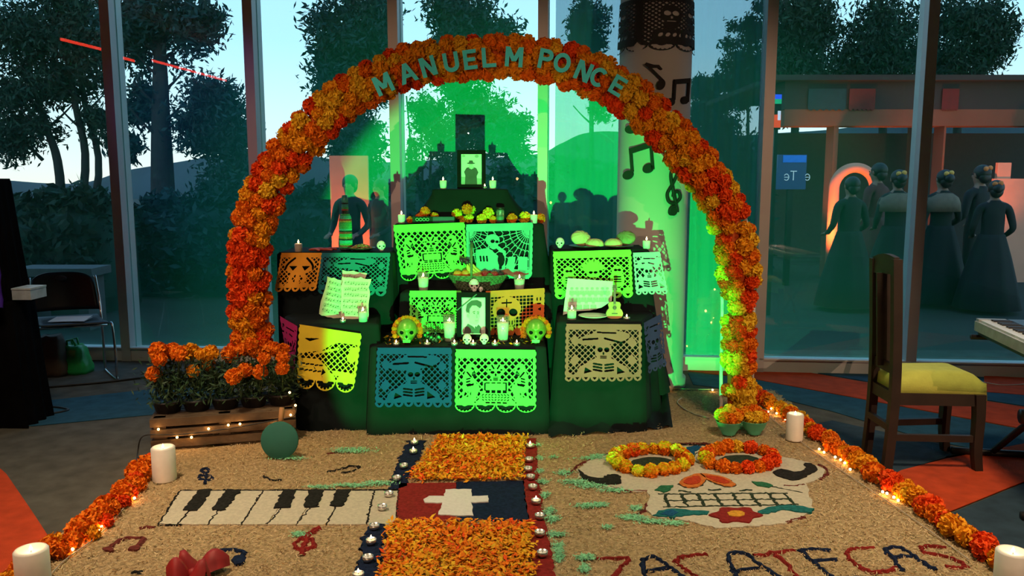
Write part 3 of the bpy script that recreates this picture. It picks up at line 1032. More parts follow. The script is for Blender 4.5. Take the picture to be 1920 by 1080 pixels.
SAW = {
    'white': mat('sawdust_white', (0.60, 0.55, 0.42), 0.95, var=0.12, scale=70, bump=0.5, bscale=260, spec=0.1),
    'cross': mat('sawdust_pure_white', (0.74, 0.73, 0.70), 0.95, var=0.06, scale=70, bump=0.3, bscale=260, spec=0.1),
    'black': mat('sawdust_black', (0.022, 0.022, 0.020), 0.95, var=0.4, scale=70, bump=0.6, bscale=260, spec=0.1),
    'navy': mat('sawdust_navy', (0.012, 0.022, 0.060), 0.95, var=0.35, scale=70, bump=0.6, bscale=260, spec=0.1),
    'red': mat('sawdust_red', (0.28, 0.025, 0.022), 0.95, var=0.25, scale=70, bump=0.6, bscale=260, spec=0.1),
    'orange': mat('sawdust_orange', (0.70, 0.20, 0.04), 0.95, var=0.25, scale=70, bump=0.6, bscale=260, spec=0.1),
    'scarlet': mat('sawdust_scarlet', (0.55, 0.06, 0.02), 0.95, var=0.25, scale=70, bump=0.6, bscale=260, spec=0.1),
    'teal': mat('sawdust_teal', (0.02, 0.17, 0.17), 0.95, var=0.3, scale=70, bump=0.6, bscale=260, spec=0.1),
    'blue': mat('sawdust_blue', (0.015, 0.10, 0.22), 0.95, var=0.3, scale=70, bump=0.6, bscale=260, spec=0.1),
    'green': mat('sawdust_green', (0.03, 0.17, 0.08), 0.95, var=0.3, scale=70, bump=0.6, bscale=260, spec=0.1),
    'darkgreen': mat('sawdust_dark_green', (0.035, 0.055, 0.035), 0.95, var=0.4, scale=70, bump=0.6, bscale=260, spec=0.1),
    'yellow': mat('sawdust_yellow', (0.75, 0.36, 0.04), 0.95, var=0.2, scale=70, bump=0.6, bscale=260, spec=0.1),
    'maroon': mat('sawdust_maroon', (0.16, 0.035, 0.030), 0.95, var=0.3, scale=70, bump=0.6, bscale=260, spec=0.1),
    'mint': mat('sawdust_green_lit', (0.26, 0.66, 0.38), 0.95, var=0.3, scale=70, spec=0.1),
}
EXCL = []


def densify(w, step=0.02, jit=0.004):
    out = []
    n = len(w)
    for i in range(n):
        a, c = w[i], w[(i + 1) % n]
        k = max(1, int((c - a).length / step))
        for j in range(k):
            p = a.lerp(c, j / k)
            out.append((p.x + random.gauss(0, jit), p.y + random.gauss(0, jit)))
    return out


def patch(name, pts, colour, z=0.004, jit=0.004, keep=True, smooth_pts=False, parent=None):
    """a coloured sawdust figure laid on the tapestry, given by its outline on the floor"""
    w = [G(x, y, TZ) for x, y in pts]
    if smooth_pts:
        w = spline(w + [w[0]], 5)[:-1]
    poly = densify(w, 0.018, jit)
    if keep:
        EXCL.append(np.array(poly))
    b = MB()
    b.prism(poly, z + 0.006, 0, None, TZ - 0.004)
    return b.build(name, SAW[colour], parent or tap, True) if parent is None else b.build(name, SAW[colour], parent)


def line(name, pts, colour, width=0.012, z=0.007, jit=0.003, smooth_pts=False):
    """a trickled sawdust line with a low rounded profile"""
    w = [G(x, y, TZ) for x, y in pts]
    if smooth_pts:
        w = spline(w, 6)
    d = []
    for i in range(len(w) - 1):
        k = max(1, int((w[i + 1] - w[i]).length / 0.012))
        d += [w[i].lerp(w[i + 1], j / k) for j in range(k)]
    d.append(w[-1])
    vs, fs = [], []
    for i, p in enumerate(d):
        t = (d[min(i + 1, len(d) - 1)] - d[max(i - 1, 0)])
        t = t.normalized() if t.length > 1e-8 else Vector((1, 0, 0))
        s = Vector((-t.y, t.x, 0))
        h = width / 2 * random.uniform(0.6, 1.35)
        o = s * random.gauss(0, jit * 0.6)
        vs += [p + o + s * h + Vector((0, 0, -0.002)), p + o + s * h * 0.4 + Vector((0, 0, z * random.uniform(.7, 1.2))), p + o - s * h * 0.4 + Vector((0, 0, z * random.uniform(.7, 1.2))), p + o - s * h + Vector((0, 0, -0.002))]
    for i in range(len(d) - 1):
        for j in range(3):
            fs.append((i * 4 + j + 1, (i + 1) * 4 + j + 1, (i + 1) * 4 + j, i * 4 + j))
    b = MB()
    b.add(vs, fs, 0, False)
    EXCL.append(np.array([(vs[i * 4][0], vs[i * 4][1]) for i in range(len(d))] + [(vs[i * 4 + 3][0], vs[i * 4 + 3][1]) for i in reversed(range(len(d)))]))
    return b.build(name, SAW[colour], tap, True)


# piano: nine white keys with sawdust joints between them, five black keys
kb = [297, 333, 390, 453, 501, 556, 613, 687, 741]
kt = [338, 386, 439, 494, 545, 595, 645, 702, 747]
for i in range(8):
    patch('piano_white_key', [(kt[i] + 1, 922), (kt[i + 1] - 1, 922), (kb[i + 1] - 1, 985), (kb[i] + 1, 985)], 'white', 0.003, 0.0015)
for tl, tr, br, bl, yb in ((374, 400, 369, 342, 960), (426, 453, 422, 395, 959), (531, 557, 543, 514, 955), (582, 608, 594, 569, 954), (632, 658, 642, 617, 952)):
    patch('piano_black_key', [(tl, 921), (tr, 921), (br, yb), (bl, yb)], 'black', 0.008, 0.004)
for a, c in (((338, 922), (297, 985)), ((355, 960), (333, 985)), ((408, 959), (390, 985)), ((494, 922), (453, 985)), ((528, 955), (501, 985)), ((581, 954), (556, 985)), ((629, 952), (613, 985)), ((702, 922), (687, 985)), ((748, 921), (742, 985)), ((338, 921), (748, 920)), ((297, 985), (340, 986))):
    line('key_outline', [a, c], 'black', 0.012, 0.007, 0.006)
# central strip
patch('navy_strip', [(763, 828), (800, 827), (757, 917), (728, 917)], 'navy', 0.004, 0.010)
patch('navy_strip', [(690, 984), (725, 983), (712, 1080), (702, 1180), (640, 1180), (662, 1080)], 'navy', 0.004, 0.010)
patch('red_strip', [(986, 824), (1005, 823), (1010, 903), (1022, 979), (1042, 1080), (1062, 1180), (1000, 1180), (995, 1080), (991, 979), (981, 903)], 'red', 0.004, 0.004)
patch('red_panel', [(748, 908), (856, 907), (853, 980), (742, 980)], 'red', 0.004, 0.002)
patch('navy_panel', [(856, 906), (981, 903), (992, 978), (853, 980)], 'navy', 0.004, 0.002)
patch('white_cross', [(835, 921), (883, 921), (884, 934), (914, 933), (916, 945), (884, 946), (886, 958), (887, 970), (868, 971), (821, 969), (829, 947), (796, 946), (794, 940), (806, 934), (833, 934)], 'cross', 0.009, 0.002)

# skull
sk = [(1084, 883), (1105, 864), (1143, 851), (1213, 842), (1270, 837), (1326, 838), (1390, 843), (1456, 855), (1515, 868), (1549, 882), (1538, 899), (1512, 908), (1516, 925), (1526, 957), (1504, 971), (1464, 984), (1422, 988), (1351, 992), (1298, 981), (1270, 974), (1225, 971), (1210, 956), (1219, 934), (1213, 924), (1180, 922), (1129, 914), (1087, 896)]
patch('skull_face', sk, 'white', 0.003, 0.004)
patch('skull_crescent', [(1084, 883), (1092, 899), (1112, 906), (1135, 911), (1163, 908), (1162, 895), (1145, 892), (1135, 895), (1125, 900), (1101, 894)], 'black', 0.008, 0.003, smooth_pts=True)
patch('skull_crescent', [(1449, 889), (1464, 898), (1493, 903), (1515, 894), (1532, 883), (1521, 872), (1507, 872), (1510, 882), (1493, 888), (1464, 882)], 'black', 0.008, 0.003, smooth_pts=True)
ell = lambda cx, cy, rx, ry, n=22: [(cx + rx * math.cos(2 * math.pi * i / n), cy - ry * math.sin(2 * math.pi * i / n)) for i in range(n)]
patch('eye_socket', ell(1222, 872, 42, 12), 'darkgreen', 0.008, 0.003)
patch('eye_socket', ell(1386, 868, 40, 12), 'darkgreen', 0.008, 0.003)
patch('butterfly', [(1241, 842), (1262, 838), (1285, 842), (1308, 838), (1322, 843), (1302, 848), (1300, 858), (1287, 859), (1276, 852), (1258, 847)], 'blue', 0.008, 0.003)
line('butterfly_outline', [(1226, 842), (1262, 835), (1330, 836), (1336, 845), (1306, 852), (1298, 864), (1284, 870)], 'black', 0.010, smooth_pts=True)
nl = [(1273, 910), (1283, 899), (1311, 891), (1323, 900), (1312, 914), (1289, 917)]
nr = [(1323, 900), (1315, 891), (1355, 897), (1380, 911), (1362, 915), (1337, 907)]
for p in (nl, nr):
    cx, cy = sum(q[0] for q in p) / 6, sum(q[1] for q in p) / 6
    patch('nose_lobe', [(cx + (x - cx) * 1.06, cy + (y - cy) * 1.08) for x, y in p], 'darkgreen', 0.005, 0.003, smooth_pts=True)
    patch('nose_lobe', p, 'orange', 0.008, 0.002, smooth_pts=True)
    patch('nose_lobe', [(cx + (x - cx) * 0.68, cy + (y - cy) * 0.62) for x, y in p], 'scarlet', 0.011, 0.002, smooth_pts=True)
# teeth grid
for a, c in (((1234, 929), (1476, 927)), ((1243, 941), (1484, 938)), ((1243, 953), (1497, 948))):
    line('tooth_line', [a, c], 'darkgreen', 0.017, 0.008, 0.004)
for x0, x1 in ((1246, 1254), (1276, 1290), (1308, 1322), (1340, 1356), (1374, 1391), (1408, 1426), (1442, 1460), (1472, 1492)):
    line('tooth_line', [(x0, 928), (x0 * .55 + x1 * .45, 940), (x1, 952)], 'darkgreen', 0.026, 0.009, 0.005)
patch('leaf_figure', [(1228, 922), (1240, 914), (1260, 913), (1258, 921), (1244, 926)], 'green', 0.008, 0.003)
patch('leaf_figure', [(1409, 906), (1430, 907), (1450, 913), (1440, 917), (1420, 913)], 'green', 0.008, 0.003)
line('stem_line', [(1440, 913), (1470, 919), (1505, 926)], 'darkgreen', 0.012)
for p in ([(1272, 922), (1296, 925)], [(1328, 920), (1340, 922), (1350, 919)], [(1385, 922), (1410, 921)]):
    line('tooth_line', p, 'darkgreen', 0.022, 0.008, 0.004)
patch('moustache', [(1226, 970), (1236, 961), (1262, 957), (1330, 962), (1327, 968), (1290, 968), (1262, 974)], 'teal', 0.008, 0.003)
patch('moustache', [(1238, 969), (1246, 962), (1262, 960), (1272, 964), (1262, 971)], 'blue', 0.010, 0.003)
patch('moustache', [(1420, 962), (1440, 955), (1475, 950), (1505, 953), (1526, 957), (1522, 965), (1492, 963), (1470, 958), (1440, 966), (1422, 966)], 'teal', 0.008, 0.003)
fl = []
for i in range(30):
    a = 2 * math.pi * i / 30
    k = 1 + 0.16 * math.cos(6 * a)
    fl.append((1379 + 44 * k * math.cos(a), 969 - 14 * k * math.sin(a)))
patch('red_flower', fl, 'red', 0.009, 0.002)
patch('red_flower', ell(1380, 968, 16, 5.5), 'yellow', 0.012, 0.002)
for p in ([(1060, 892), (1075, 882), (1090, 870), (1140, 852), (1200, 840), (1260, 834), (1310, 832), (1360, 836)],
          [(1535, 872), (1552, 882), (1548, 892), (1536, 900)], [(1470, 913), (1490, 912), (1508, 910)], [(1196, 966), (1210, 956), (1212, 946)], [(1474, 981), (1492, 975), (1508, 970)]):
    line('red_arc', p, 'maroon', 0.016, 0.007, 0.006, True)
line('skull_outline', [(1144, 914), (1180, 922), (1214, 922)], 'maroon', 0.010)

# lettering ZACATECAS
L = {
    'red': [[(1118, 1049), (1176, 1048), (1166, 1064), (1152, 1082), (1134, 1108), (1204, 1110)],
            [(1327, 1041), (1290, 1043), (1268, 1049), (1270, 1058), (1284, 1068), (1306, 1082), (1332, 1096), (1372, 1098)],
            [(1414, 1043), (1452, 1037), (1490, 1032)], [(1452, 1037), (1474, 1060), (1494, 1080), (1520, 1104)],
            [(1640, 1028), (1606, 1029), (1588, 1036), (1592, 1048), (1610, 1063), (1634, 1072), (1660, 1072), (1680, 1065)],
            [(1774, 1028), (1745, 1024), (1728, 1028), (1738, 1038), (1770, 1044), (1798, 1053), (1811, 1062), (1798, 1066), (1772, 1063)]],
    'navy': [[(1212, 1108), (1208, 1078), (1205, 1050), (1231, 1046), (1254, 1064), (1280, 1082), (1318, 1110)], [(1210, 1072), (1252, 1066)],
             [(1392, 1110), (1378, 1078), (1366, 1041), (1398, 1039), (1424, 1060), (1456, 1080), (1500, 1108)], [(1376, 1072), (1424, 1066)],
             [(1501, 1033), (1520, 1050), (1542, 1068), (1566, 1088)], [(1501, 1033), (1530, 1030), (1558, 1033)], [(1524, 1053), (1570, 1049)], [(1566, 1088), (1624, 1084)],
             [(1694, 1073), (1682, 1056), (1664, 1031), (1690, 1028), (1714, 1044), (1736, 1058), (1756, 1070)], [(1676, 1046), (1710, 1043)]]}
for colr, ls in L.items():
    for p in ls:
        line('lettering_stroke', p, colr, 0.020, 0.008, 0.006, True)

# small notes drawn at the piano side
line('treble_clef', [(383, 909), (386, 895), (376, 892), (373, 897), (390, 901), (398, 896), (384, 888), (378, 882), (388, 879), (392, 884), (382, 890)], 'navy', 0.014, 0.008, 0.004, True)
line('music_note', [(493, 893), (506, 900), (528, 901)], 'black', 0.014, 0.006, 0.005)
line('music_note', [(612, 886), (640, 880), (660, 874), (676, 876), (660, 885), (640, 887)], 'black', 0.014, 0.006, 0.007)
line('music_note', [(612, 852), (640, 846), (660, 842), (652, 849)], 'maroon', 0.012, 0.006, 0.006)
line('music_note', [(200, 1034), (224, 1014), (238, 1009), (268, 1008), (262, 1022), (248, 1032)], 'maroon', 0.024, 0.007, 0.006)
patch('music_note_head', ell(204, 1033, 11, 4, 10), 'maroon', 0.006, 0.004)
patch('music_note_head', ell(252, 1030, 11, 4, 10), 'maroon', 0.006, 0.004)
line('music_note', [(395, 1052), (412, 1033), (440, 1032), (460, 1036), (452, 1052)], 'navy', 0.024, 0.008, 0.004)
patch('music_note_head', ell(396, 1051, 10, 5, 10), 'navy', 0.008, 0.003)
patch('music_note_head', ell(448, 1053, 13, 8, 12), 'navy', 0.008, 0.003)
line('treble_clef', [(566, 1042), (572, 1020), (580, 1000), (598, 990), (592, 996), (574, 1006), (552, 1020), (560, 1030), (586, 1026), (584, 1012), (566, 1012)], 'red', 0.022, 0.008, 0.006, True)
line('music_note', [(246, 1074), (266, 1071), (258, 1078)], 'black', 0.014, 0.006, 0.005)
line('music_note', [(262, 992), (276, 988), (290, 990)], 'maroon', 0.016, 0.006, 0.006)


# loose sawdust flakes
def in_poly(P, poly):
    x, y = P[:, 0], P[:, 1]
    r = np.zeros(len(P), bool)
    bx0, by0 = poly.min(0)
    bx1, by1 = poly.max(0)
    m = (x >= bx0) & (x <= bx1) & (y >= by0) & (y <= by1)
    if not m.any():
        return r
    xx, yy = x[m], y[m]
    rr = np.zeros(len(xx), bool)
    j = len(poly) - 1
    for i in range(len(poly)):
        xi, yi = poly[i]
        xj, yj = poly[j]
        if yi != yj:
            c = ((yi > yy) != (yj > yy)) & (xx < (xj - xi) * (yy - yi) / (yj - yi) + xi)
            rr ^= c
        j = i
    r[m] = rr
    return r


def flakes(name, P, size, mats, parent, mi=None, lift=0.004, tilt=0.35, aspect=0.22):
    n = len(P)
    a = RNG.random(n) * 2 * np.pi
    d1 = np.stack([np.cos(a), np.sin(a), RNG.normal(size=n) * tilt], 1)
    d2 = np.stack([-np.sin(a), np.cos(a), RNG.normal(size=n) * tilt], 1)
    s = size * (0.5 + RNG.random((n, 1)))
    C = np.stack([P[:, 0], P[:, 1], P[:, 2] + lift * (0.4 + RNG.random(n))], 1)
    V = np.stack([C - d1 * s, C + d2 * s * aspect, C + d1 * s, C - d2 * s * aspect], 1).reshape(-1, 3)
    off = np.array(parent.location) if parent is not None else np.zeros(3)
    o = link(raw_mesh(name, V - off[None, :], np.arange(4 * n).reshape(-1, 4), mats, mi), name, parent)
    o['kind'] = 'stuff'
    return o


N = 90000
u = RNG.random(N)
Yp = TY0 + (TY1 - TY0) * u ** 1.5
Xp = TX0 + (TX1 - TX0) * RNG.random(N)
P = np.stack([Xp, Yp, np.full(N, TZ)], 1)
bad = np.zeros(N, bool)
for e in EXCL:
    bad |= in_poly(P, e)
for q in ([(824, 822), (984, 821), (978, 903), (766, 903)], [(732, 981), (995, 983), (1010, 1200), (690, 1200)]):
    bad |= in_poly(P, np.array([[G(x, y, TZ).x, G(x, y, TZ).y] for x, y in q]))
P = P[~bad]
SAWL = mat('sawdust_pale_chip', (0.66, 0.52, 0.31), 0.95, var=0.2, scale=60, spec=0.1)
SAWD = mat('sawdust_brown_chip', (0.34, 0.21, 0.09), 0.95, var=0.25, scale=60, spec=0.1)
SAWM = mat('sawdust_gold_chip', (0.56, 0.41, 0.22), 0.95, var=0.2, scale=60, spec=0.1)
flakes('sawdust_chips', P, 0.0065, [SAWL, SAWM, SAWD], tap, RNG.choice(3, len(P), p=[0.35, 0.4, 0.25]), 0.005, 0.5)
# crumbs along every drawn figure
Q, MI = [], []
# green lamp light painted as mint chips beside the red strip and the skull
lit_specks = [(1010, 836, 6, 3), (1012, 860, 8, 4), (1012, 885, 9, 4), (1018, 905, 10, 5), (1022, 930, 8, 6), (1030, 960, 12, 7), (1036, 975, 14, 6), (1044, 1004, 18, 5), (1047, 1030, 10, 10), (1048, 1045, 9, 12), (1098, 1048, 18, 6), (1096, 1068, 10, 8), (1108, 861, 28, 3), (1120, 856, 20, 3), (1038, 858, 9, 3),
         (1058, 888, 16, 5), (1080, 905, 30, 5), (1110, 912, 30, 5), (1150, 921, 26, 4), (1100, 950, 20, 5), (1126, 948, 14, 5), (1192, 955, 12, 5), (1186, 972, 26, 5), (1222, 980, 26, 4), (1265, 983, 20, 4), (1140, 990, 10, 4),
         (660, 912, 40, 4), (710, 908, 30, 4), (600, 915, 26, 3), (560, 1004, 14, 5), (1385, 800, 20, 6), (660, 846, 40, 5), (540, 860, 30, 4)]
for cx, cy, rx, ry in lit_specks:
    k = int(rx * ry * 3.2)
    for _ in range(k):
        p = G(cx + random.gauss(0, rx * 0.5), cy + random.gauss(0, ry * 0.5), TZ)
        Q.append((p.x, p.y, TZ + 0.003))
flakes('green_light_chips', np.array(Q), 0.0062, SAW['mint'], tap, None, 0.005, 0.35, 0.34)


# petal beds
def petal_bed(pts, label, n):
    w = [G(x, y, TZ) for x, y in pts]
    c = sum(w, Vector()) / 4
    Pb, MI = [], []
    for _ in range(n):
        u_, v_ = random.random(), random.random()
        p = w[0].lerp(w[1], u_).lerp(w[3].lerp(w[2], u_), v_)
        p = p + Vector((random.gauss(0, 0.012), random.gauss(0, 0.012), 0))
        nz = math.sin(p.x * 17 + p.y * 9) + math.sin(p.x * 7 - p.y * 15 + 2) + math.sin(p.y * 23 + 1)
        yel = 0.34 + 0.14 * nz + (0.35 if u_ > 0.93 else 0) + (0.22 if v_ > 0.9 else 0)
        r = random.random()
        MI.append(3 if r < yel * 0.45 else 2 if r < yel + 0.15 else 0 if r > 0.95 + 0.05 * nz else 1)
        Pb.append((p.x, p.y, TZ + 0.002 + 0.020 * random.random()))
    o = flakes('petal_bed', np.array(Pb), 0.0115, FLOWER_MATS, None, MI, 0.007, 0.42, 0.45)
    tag(o, label, 'petals', None, 'stuff')


petal_bed([(824, 822), (984, 821), (978, 903), (766, 903)], 'bed of loose orange marigold petals between the altar and the cross panel', 7000)
petal_bed([(732, 983), (994, 984), (1006, 1180), (694, 1180)], 'bed of loose orange marigold petals in front of the cross panel', 9000)

# ================================================================ marigold borders and rings
def nth(n):
    return '%d%s' % (n, 'th' if 10 < n % 100 < 14 else {1: 'st', 2: 'nd', 3: 'rd'}.get(n % 10, 'th'))


def lay_marigolds(path, step, r, weights, label, group, z=0.0, jit=0.012, count=None):
    W = [G(x, y, TZ) for x, y in path]
    W = spline(W, 6)
    acc, res = 0.0, [W[0]]
    for i in range(1, len(W)):
        seg = W[i] - W[i - 1]
        L_ = seg.length
        while acc + L_ >= step:
            f = (step - acc) / L_
            p = W[i - 1].lerp(W[i], f)
            res.append(p)
            W[i - 1] = p
            seg = W[i] - p
            L_ = seg.length
            acc = 0.0
        acc += L_
    NM = ('red-orange', 'orange', 'amber', 'yellow')
    for num, p in enumerate(res):
        rr = r * random.uniform(0.86, 1.14)
        q = p + Vector((random.gauss(0, jit), random.gauss(0, jit), rr * 0.72))
        kd = pick(weights)
        o = link(bloom(kd), 'marigold', None, q, face_rot((random.gauss(0, .45), random.gauss(-0.35, .4), 1)), rr)
        tag(o, label % (NM[kd], nth(num + 1)), 'flower', group)


RB = [(1406, 742), (1440, 762), (1500, 798), (1560, 842), (1620, 884), (1680, 925), (1740, 970), (1800, 1012), (1870, 1064), (1950, 1125)]
lay_marigolds(RB, 0.066, 0.050, (3, 6, 3, 1), '%s marigold, %s from the arch foot in the chair-side border', 'marigolds in the border on the chair side')
lay_marigolds([(x + 6, y + 3) for x, y in RB[1:]], 0.12, 0.040, (3, 6, 2, 1), 'small %s marigold, %s from the mint bowls, inner edge of the chair-side border', 'marigolds in the border on the chair side', jit=0.02)
LB = [(284, 876), (252, 910), (230, 934), (190, 972), (150, 1008), (100, 1040), (50, 1082), (-10, 1130)]
lay_marigolds(LB, 0.066, 0.047, (3, 7, 1.4, 0.4), '%s marigold, %s from the plank crate in the border beside it', 'marigolds in the border on the crate side')
lay_marigolds([(x + 14, y + 2) for x, y in LB], 0.10, 0.038, (3, 7, 1, 0.3), 'small %s marigold, %s from the crate, inner edge of the crate-side border', 'marigolds in the border on the crate side')
e1 = [(1220 + 66 * math.cos(a), 872 - 21 * math.sin(a)) for a in [2 * math.pi * i / 24 for i in range(24)]]
e2 = [(1386 + 62 * math.cos(a), 868 - 20 * math.sin(a)) for a in [2 * math.pi * i / 24 for i in range(24)]]
lay_marigolds(e1, 0.062, 0.040, (0.7, 4, 4, 2), '%s marigold, %s from the nose side, round the skull eye by the red strip', 'marigolds round the first skull eye', jit=0.006)
lay_marigolds(e2, 0.062, 0.040, (3, 5, 2, 1), '%s marigold, %s from the chair side, round the skull eye by the chair', 'marigolds round the second skull eye', jit=0.006)

# ================================================================ marigold arch
AY = 4.75
path = [(474, 664), (470, 600), (468, 540), (468, 470), (480, 410), (510, 340), (555, 275), (610, 216), (670, 170), (735, 137), (805, 117), (880, 110), (960, 108), (1030, 115), (1100, 138), (1165, 172), (1225, 222), (1280, 280), (1325, 335), (1360, 395), (1380, 455), (1385, 530), (1385, 610), (1383, 690), (1383, 768)]
AP = spline([D(x, y, AY) for x, y in path], 8)
ft = AP[0].copy()
ft.z = 0.0
arch = thing('marigold_arch', 'tall arch thickly covered in orange and yellow marigolds, with turquoise letters across its top', 'arch', (AP[-1].x, AY, 0))


def arch_frame(t):
    """point, tangent and outward side along the arch"""
    s = t * (len(AP) - 1)
    i = min(int(s), len(AP) - 2)
    p = AP[i].lerp(AP[i + 1], s - i)
    tg = (AP[min(i + 2, len(AP) - 1)] - AP[max(i - 1, 0)]).normalized()
    return p, tg, Vector((-tg.z, 0, tg.x))


TUBE_M = mat('arch_white_tube', (0.75, 0.78, 0.75), 0.4)
for sgn in (-1, 1):
    P = []
    for k in range(100):
        p, tg, sd = arch_frame(k / 99)
        P.append(p + sd * 0.095 * sgn + Vector((0, 0.02, 0)))
    P = [Vector((P[0].x, P[0].y, 0.0))] + P + [Vector((P[-1].x, P[-1].y, 0.0))]
    b = MB()
    b.tube(P, 0.011, 8)
    b.build('frame_tube', TUBE_M, arch, True)
P = [arch_frame(k / 99)[0] for k in range(100)]
b = MB()
b.tube(P, 0.062, 12)
b.v = [(p[0], AY + (p[1] - AY) * 0.55, p[2]) for p in b.v]
b.build('garland_core', mat('garland_core', (0.55, 0.09, 0.012), 0.9), arch, True)
cum = [0]
for i in range(1, len(AP)):
    cum.append(cum[-1] + (AP[i] - AP[i - 1]).length)
TOT = cum[-1]
rows = 74
cnt = 0
for k in range(rows):
    L0 = TOT * (k + 0.5) / rows
    i = next(j for j in range(1, len(cum)) if cum[j] >= L0)
    t = (i - 1 + (L0 - cum[i - 1]) / (cum[i] - cum[i - 1])) / (len(AP) - 1)
    p, tg, sd = arch_frame(t)
    u = k / rows
    lower = u > 0.86
    for an in (-78, -27, 24, 76):
        if lower and abs(an) > 60 and random.random() < 0.35:
            continue
        a = R(an + random.uniform(-12, 12) + (14 if k % 2 else -8))
        rad = 0.088 if not lower else 0.062
        rr = random.uniform(0.046, 0.060)
        o_ = sd * math.sin(a) * rad + Vector((0, -1, 0)) * math.cos(a) * 0.055
        pos = p + o_ + tg * random.gauss(0, 0.014)
        dirn = sd * math.sin(a) + Vector((0, -1, 0)) * math.cos(a) + tg * random.gauss(0, 0.2)
        mid = abs(an) < 40
        if u < 0.22:
            w = (7, 5, 2.0, 0.4) if not mid else (6, 5, 3, 0.8)
        elif u < 0.38:
            w = (1, 3, 6, 4) if mid else (5, 4, 3, 1)
        elif u < 0.62:
            w = (1.5, 4, 4, 3) if mid else (3, 5, 4, 1)
        elif u < 0.72:
            w = (1, 3, 5, 5) if mid else (5, 4, 3, 1.5)
        elif not lower:
            w = (5, 5, 3, 2)
        else:
            w = (6, 3, 0.5, 5)
        if 0.40 < u < 0.66 and mid and random.random() < 0.0:
            continue
        link(bloom(pick(w)), 'marigold', arch, pos - arch.location, face_rot(dirn), rr)
        cnt += 1
print('arch flowers', cnt)

# letters
TURQ = mat('turquoise_letter', (0.04, 0.85, 0.92), 0.6, var=0.08, scale=20)
def letter_mesh(ch):
    """bold block letter of unit height, cut from board; bars overlap inside one outline"""
    w, k = 0.40, 0.21
    bar = lambda x0, y0, x1, y1: [(x0, y0), (x1, y0), (x1, y1), (x0, y1)]
    dia = lambda x0, y0, x1, y1, t: [(x0 - t / 2, y0), (x0 + t / 2, y0), (x1 + t / 2, y1), (x1 - t / 2, y1)]

    def ring(a0, a1, cx, cy, rx, ry, n=18):
        A_ = [R(a0 + (a1 - a0) * i / n) for i in range(n + 1)]
        return [(cx + rx * math.cos(a), cy + ry * math.sin(a)) for a in A_] + [(cx + (rx - k) * math.cos(a), cy + (ry - k) * math.sin(a)) for a in reversed(A_)]
    P = {'M': [bar(-w - .06, -.5, -w - .06 + k, .5), bar(w + .06 - k, -.5, w + .06, .5), dia(-w + .05, .5, 0, -.22, .24), dia(w - .05, .5, 0, -.22, .24)],
         'A': [dia(-w + .04, -.5, 0, .5, .23), dia(w - .04, -.5, 0, .5, .23), bar(-.24, -.24, .24, -.05)],
         'N': [bar(-w, -.5, -w + k, .5), bar(w - k, -.5, w, .5), dia(-w + .12, .5, w - .12, -.5, .25)],
         'U': [bar(-w, -.12, -w + k, .5), bar(w - k, -.12, w, .5), ring(180, 360, 0, -.12, w, .38)],
         'E': [bar(-w + .06, -.5, -w + .06 + k, .5), bar(-w + .06, -.5, w - .04, -.5 + .19), bar(-w + .06, .31, w - .04, .5), bar(-w + .06, -.09, w - .12, .10)],
         'L': [bar(-w + .06, -.5, -w + .06 + k, .5), bar(-w + .06, -.5, w - .02, -.31)],
         'P': [bar(-w + .04, -.5, -w + .04 + k, .5), bar(-w + .04, .31, .1, .5), bar(-w + .04, -.10, .1, .09), ring(-90, 90, .06, .20, .32, .30)],
         'O': [ring(0, 360, 0, 0, w + .04, .5, 30)],
         'C': [ring(48, 312, 0.02, 0, w + .04, .5, 26)]}[ch]
    b = MB()
    for i, q in enumerate(P):
        b.prism(q, 0.09 + 0.002 * i, 0)
    return b.mesh('letter', TURQ)


LET = {}
for ch, x, y, rz in (('M', 719, 158, 24), ('A', 764, 137, 20), ('N', 803, 125, 16), ('U', 846, 117, 10), ('E', 881, 112, 7), ('L', 916, 108, 4), ('M', 964, 107, -4), ('P', 1023, 111, -11), ('O', 1054, 118, -16), ('N', 1094, 134, -23), ('C', 1122, 145, -27), ('E', 1158, 161, -30)):
    if ch not in LET:
        LET[ch] = letter_mesh(ch)
    p = D(x, y, AY - 0.128)
    M = Matrix.Rotation(R(90), 3, 'X').to_4x4()
    o = link(LET[ch], 'letter', arch, p - arch.location, (Matrix.Rotation(-R(rz), 3, 'Y') @ Matrix.Rotation(R(90), 3, 'X')).to_euler(), 0.108)
    o['label'] = 'turquoise board letter %s' % ch

# ================================================================ altar
def Xat(px, Y, z):
    return (px - 960.0) / FPX * (Y * CP - (z - CAM_H) * SP)


def onto(px, Y, z):
    return Vector((Xat(px, Y, z), Y, z))


ALT_Y = 4.42
altar = thing('altar', 'stepped altar draped in black cloth, standing under the marigold arch', 'altar', (-0.15, 4.9, 0))


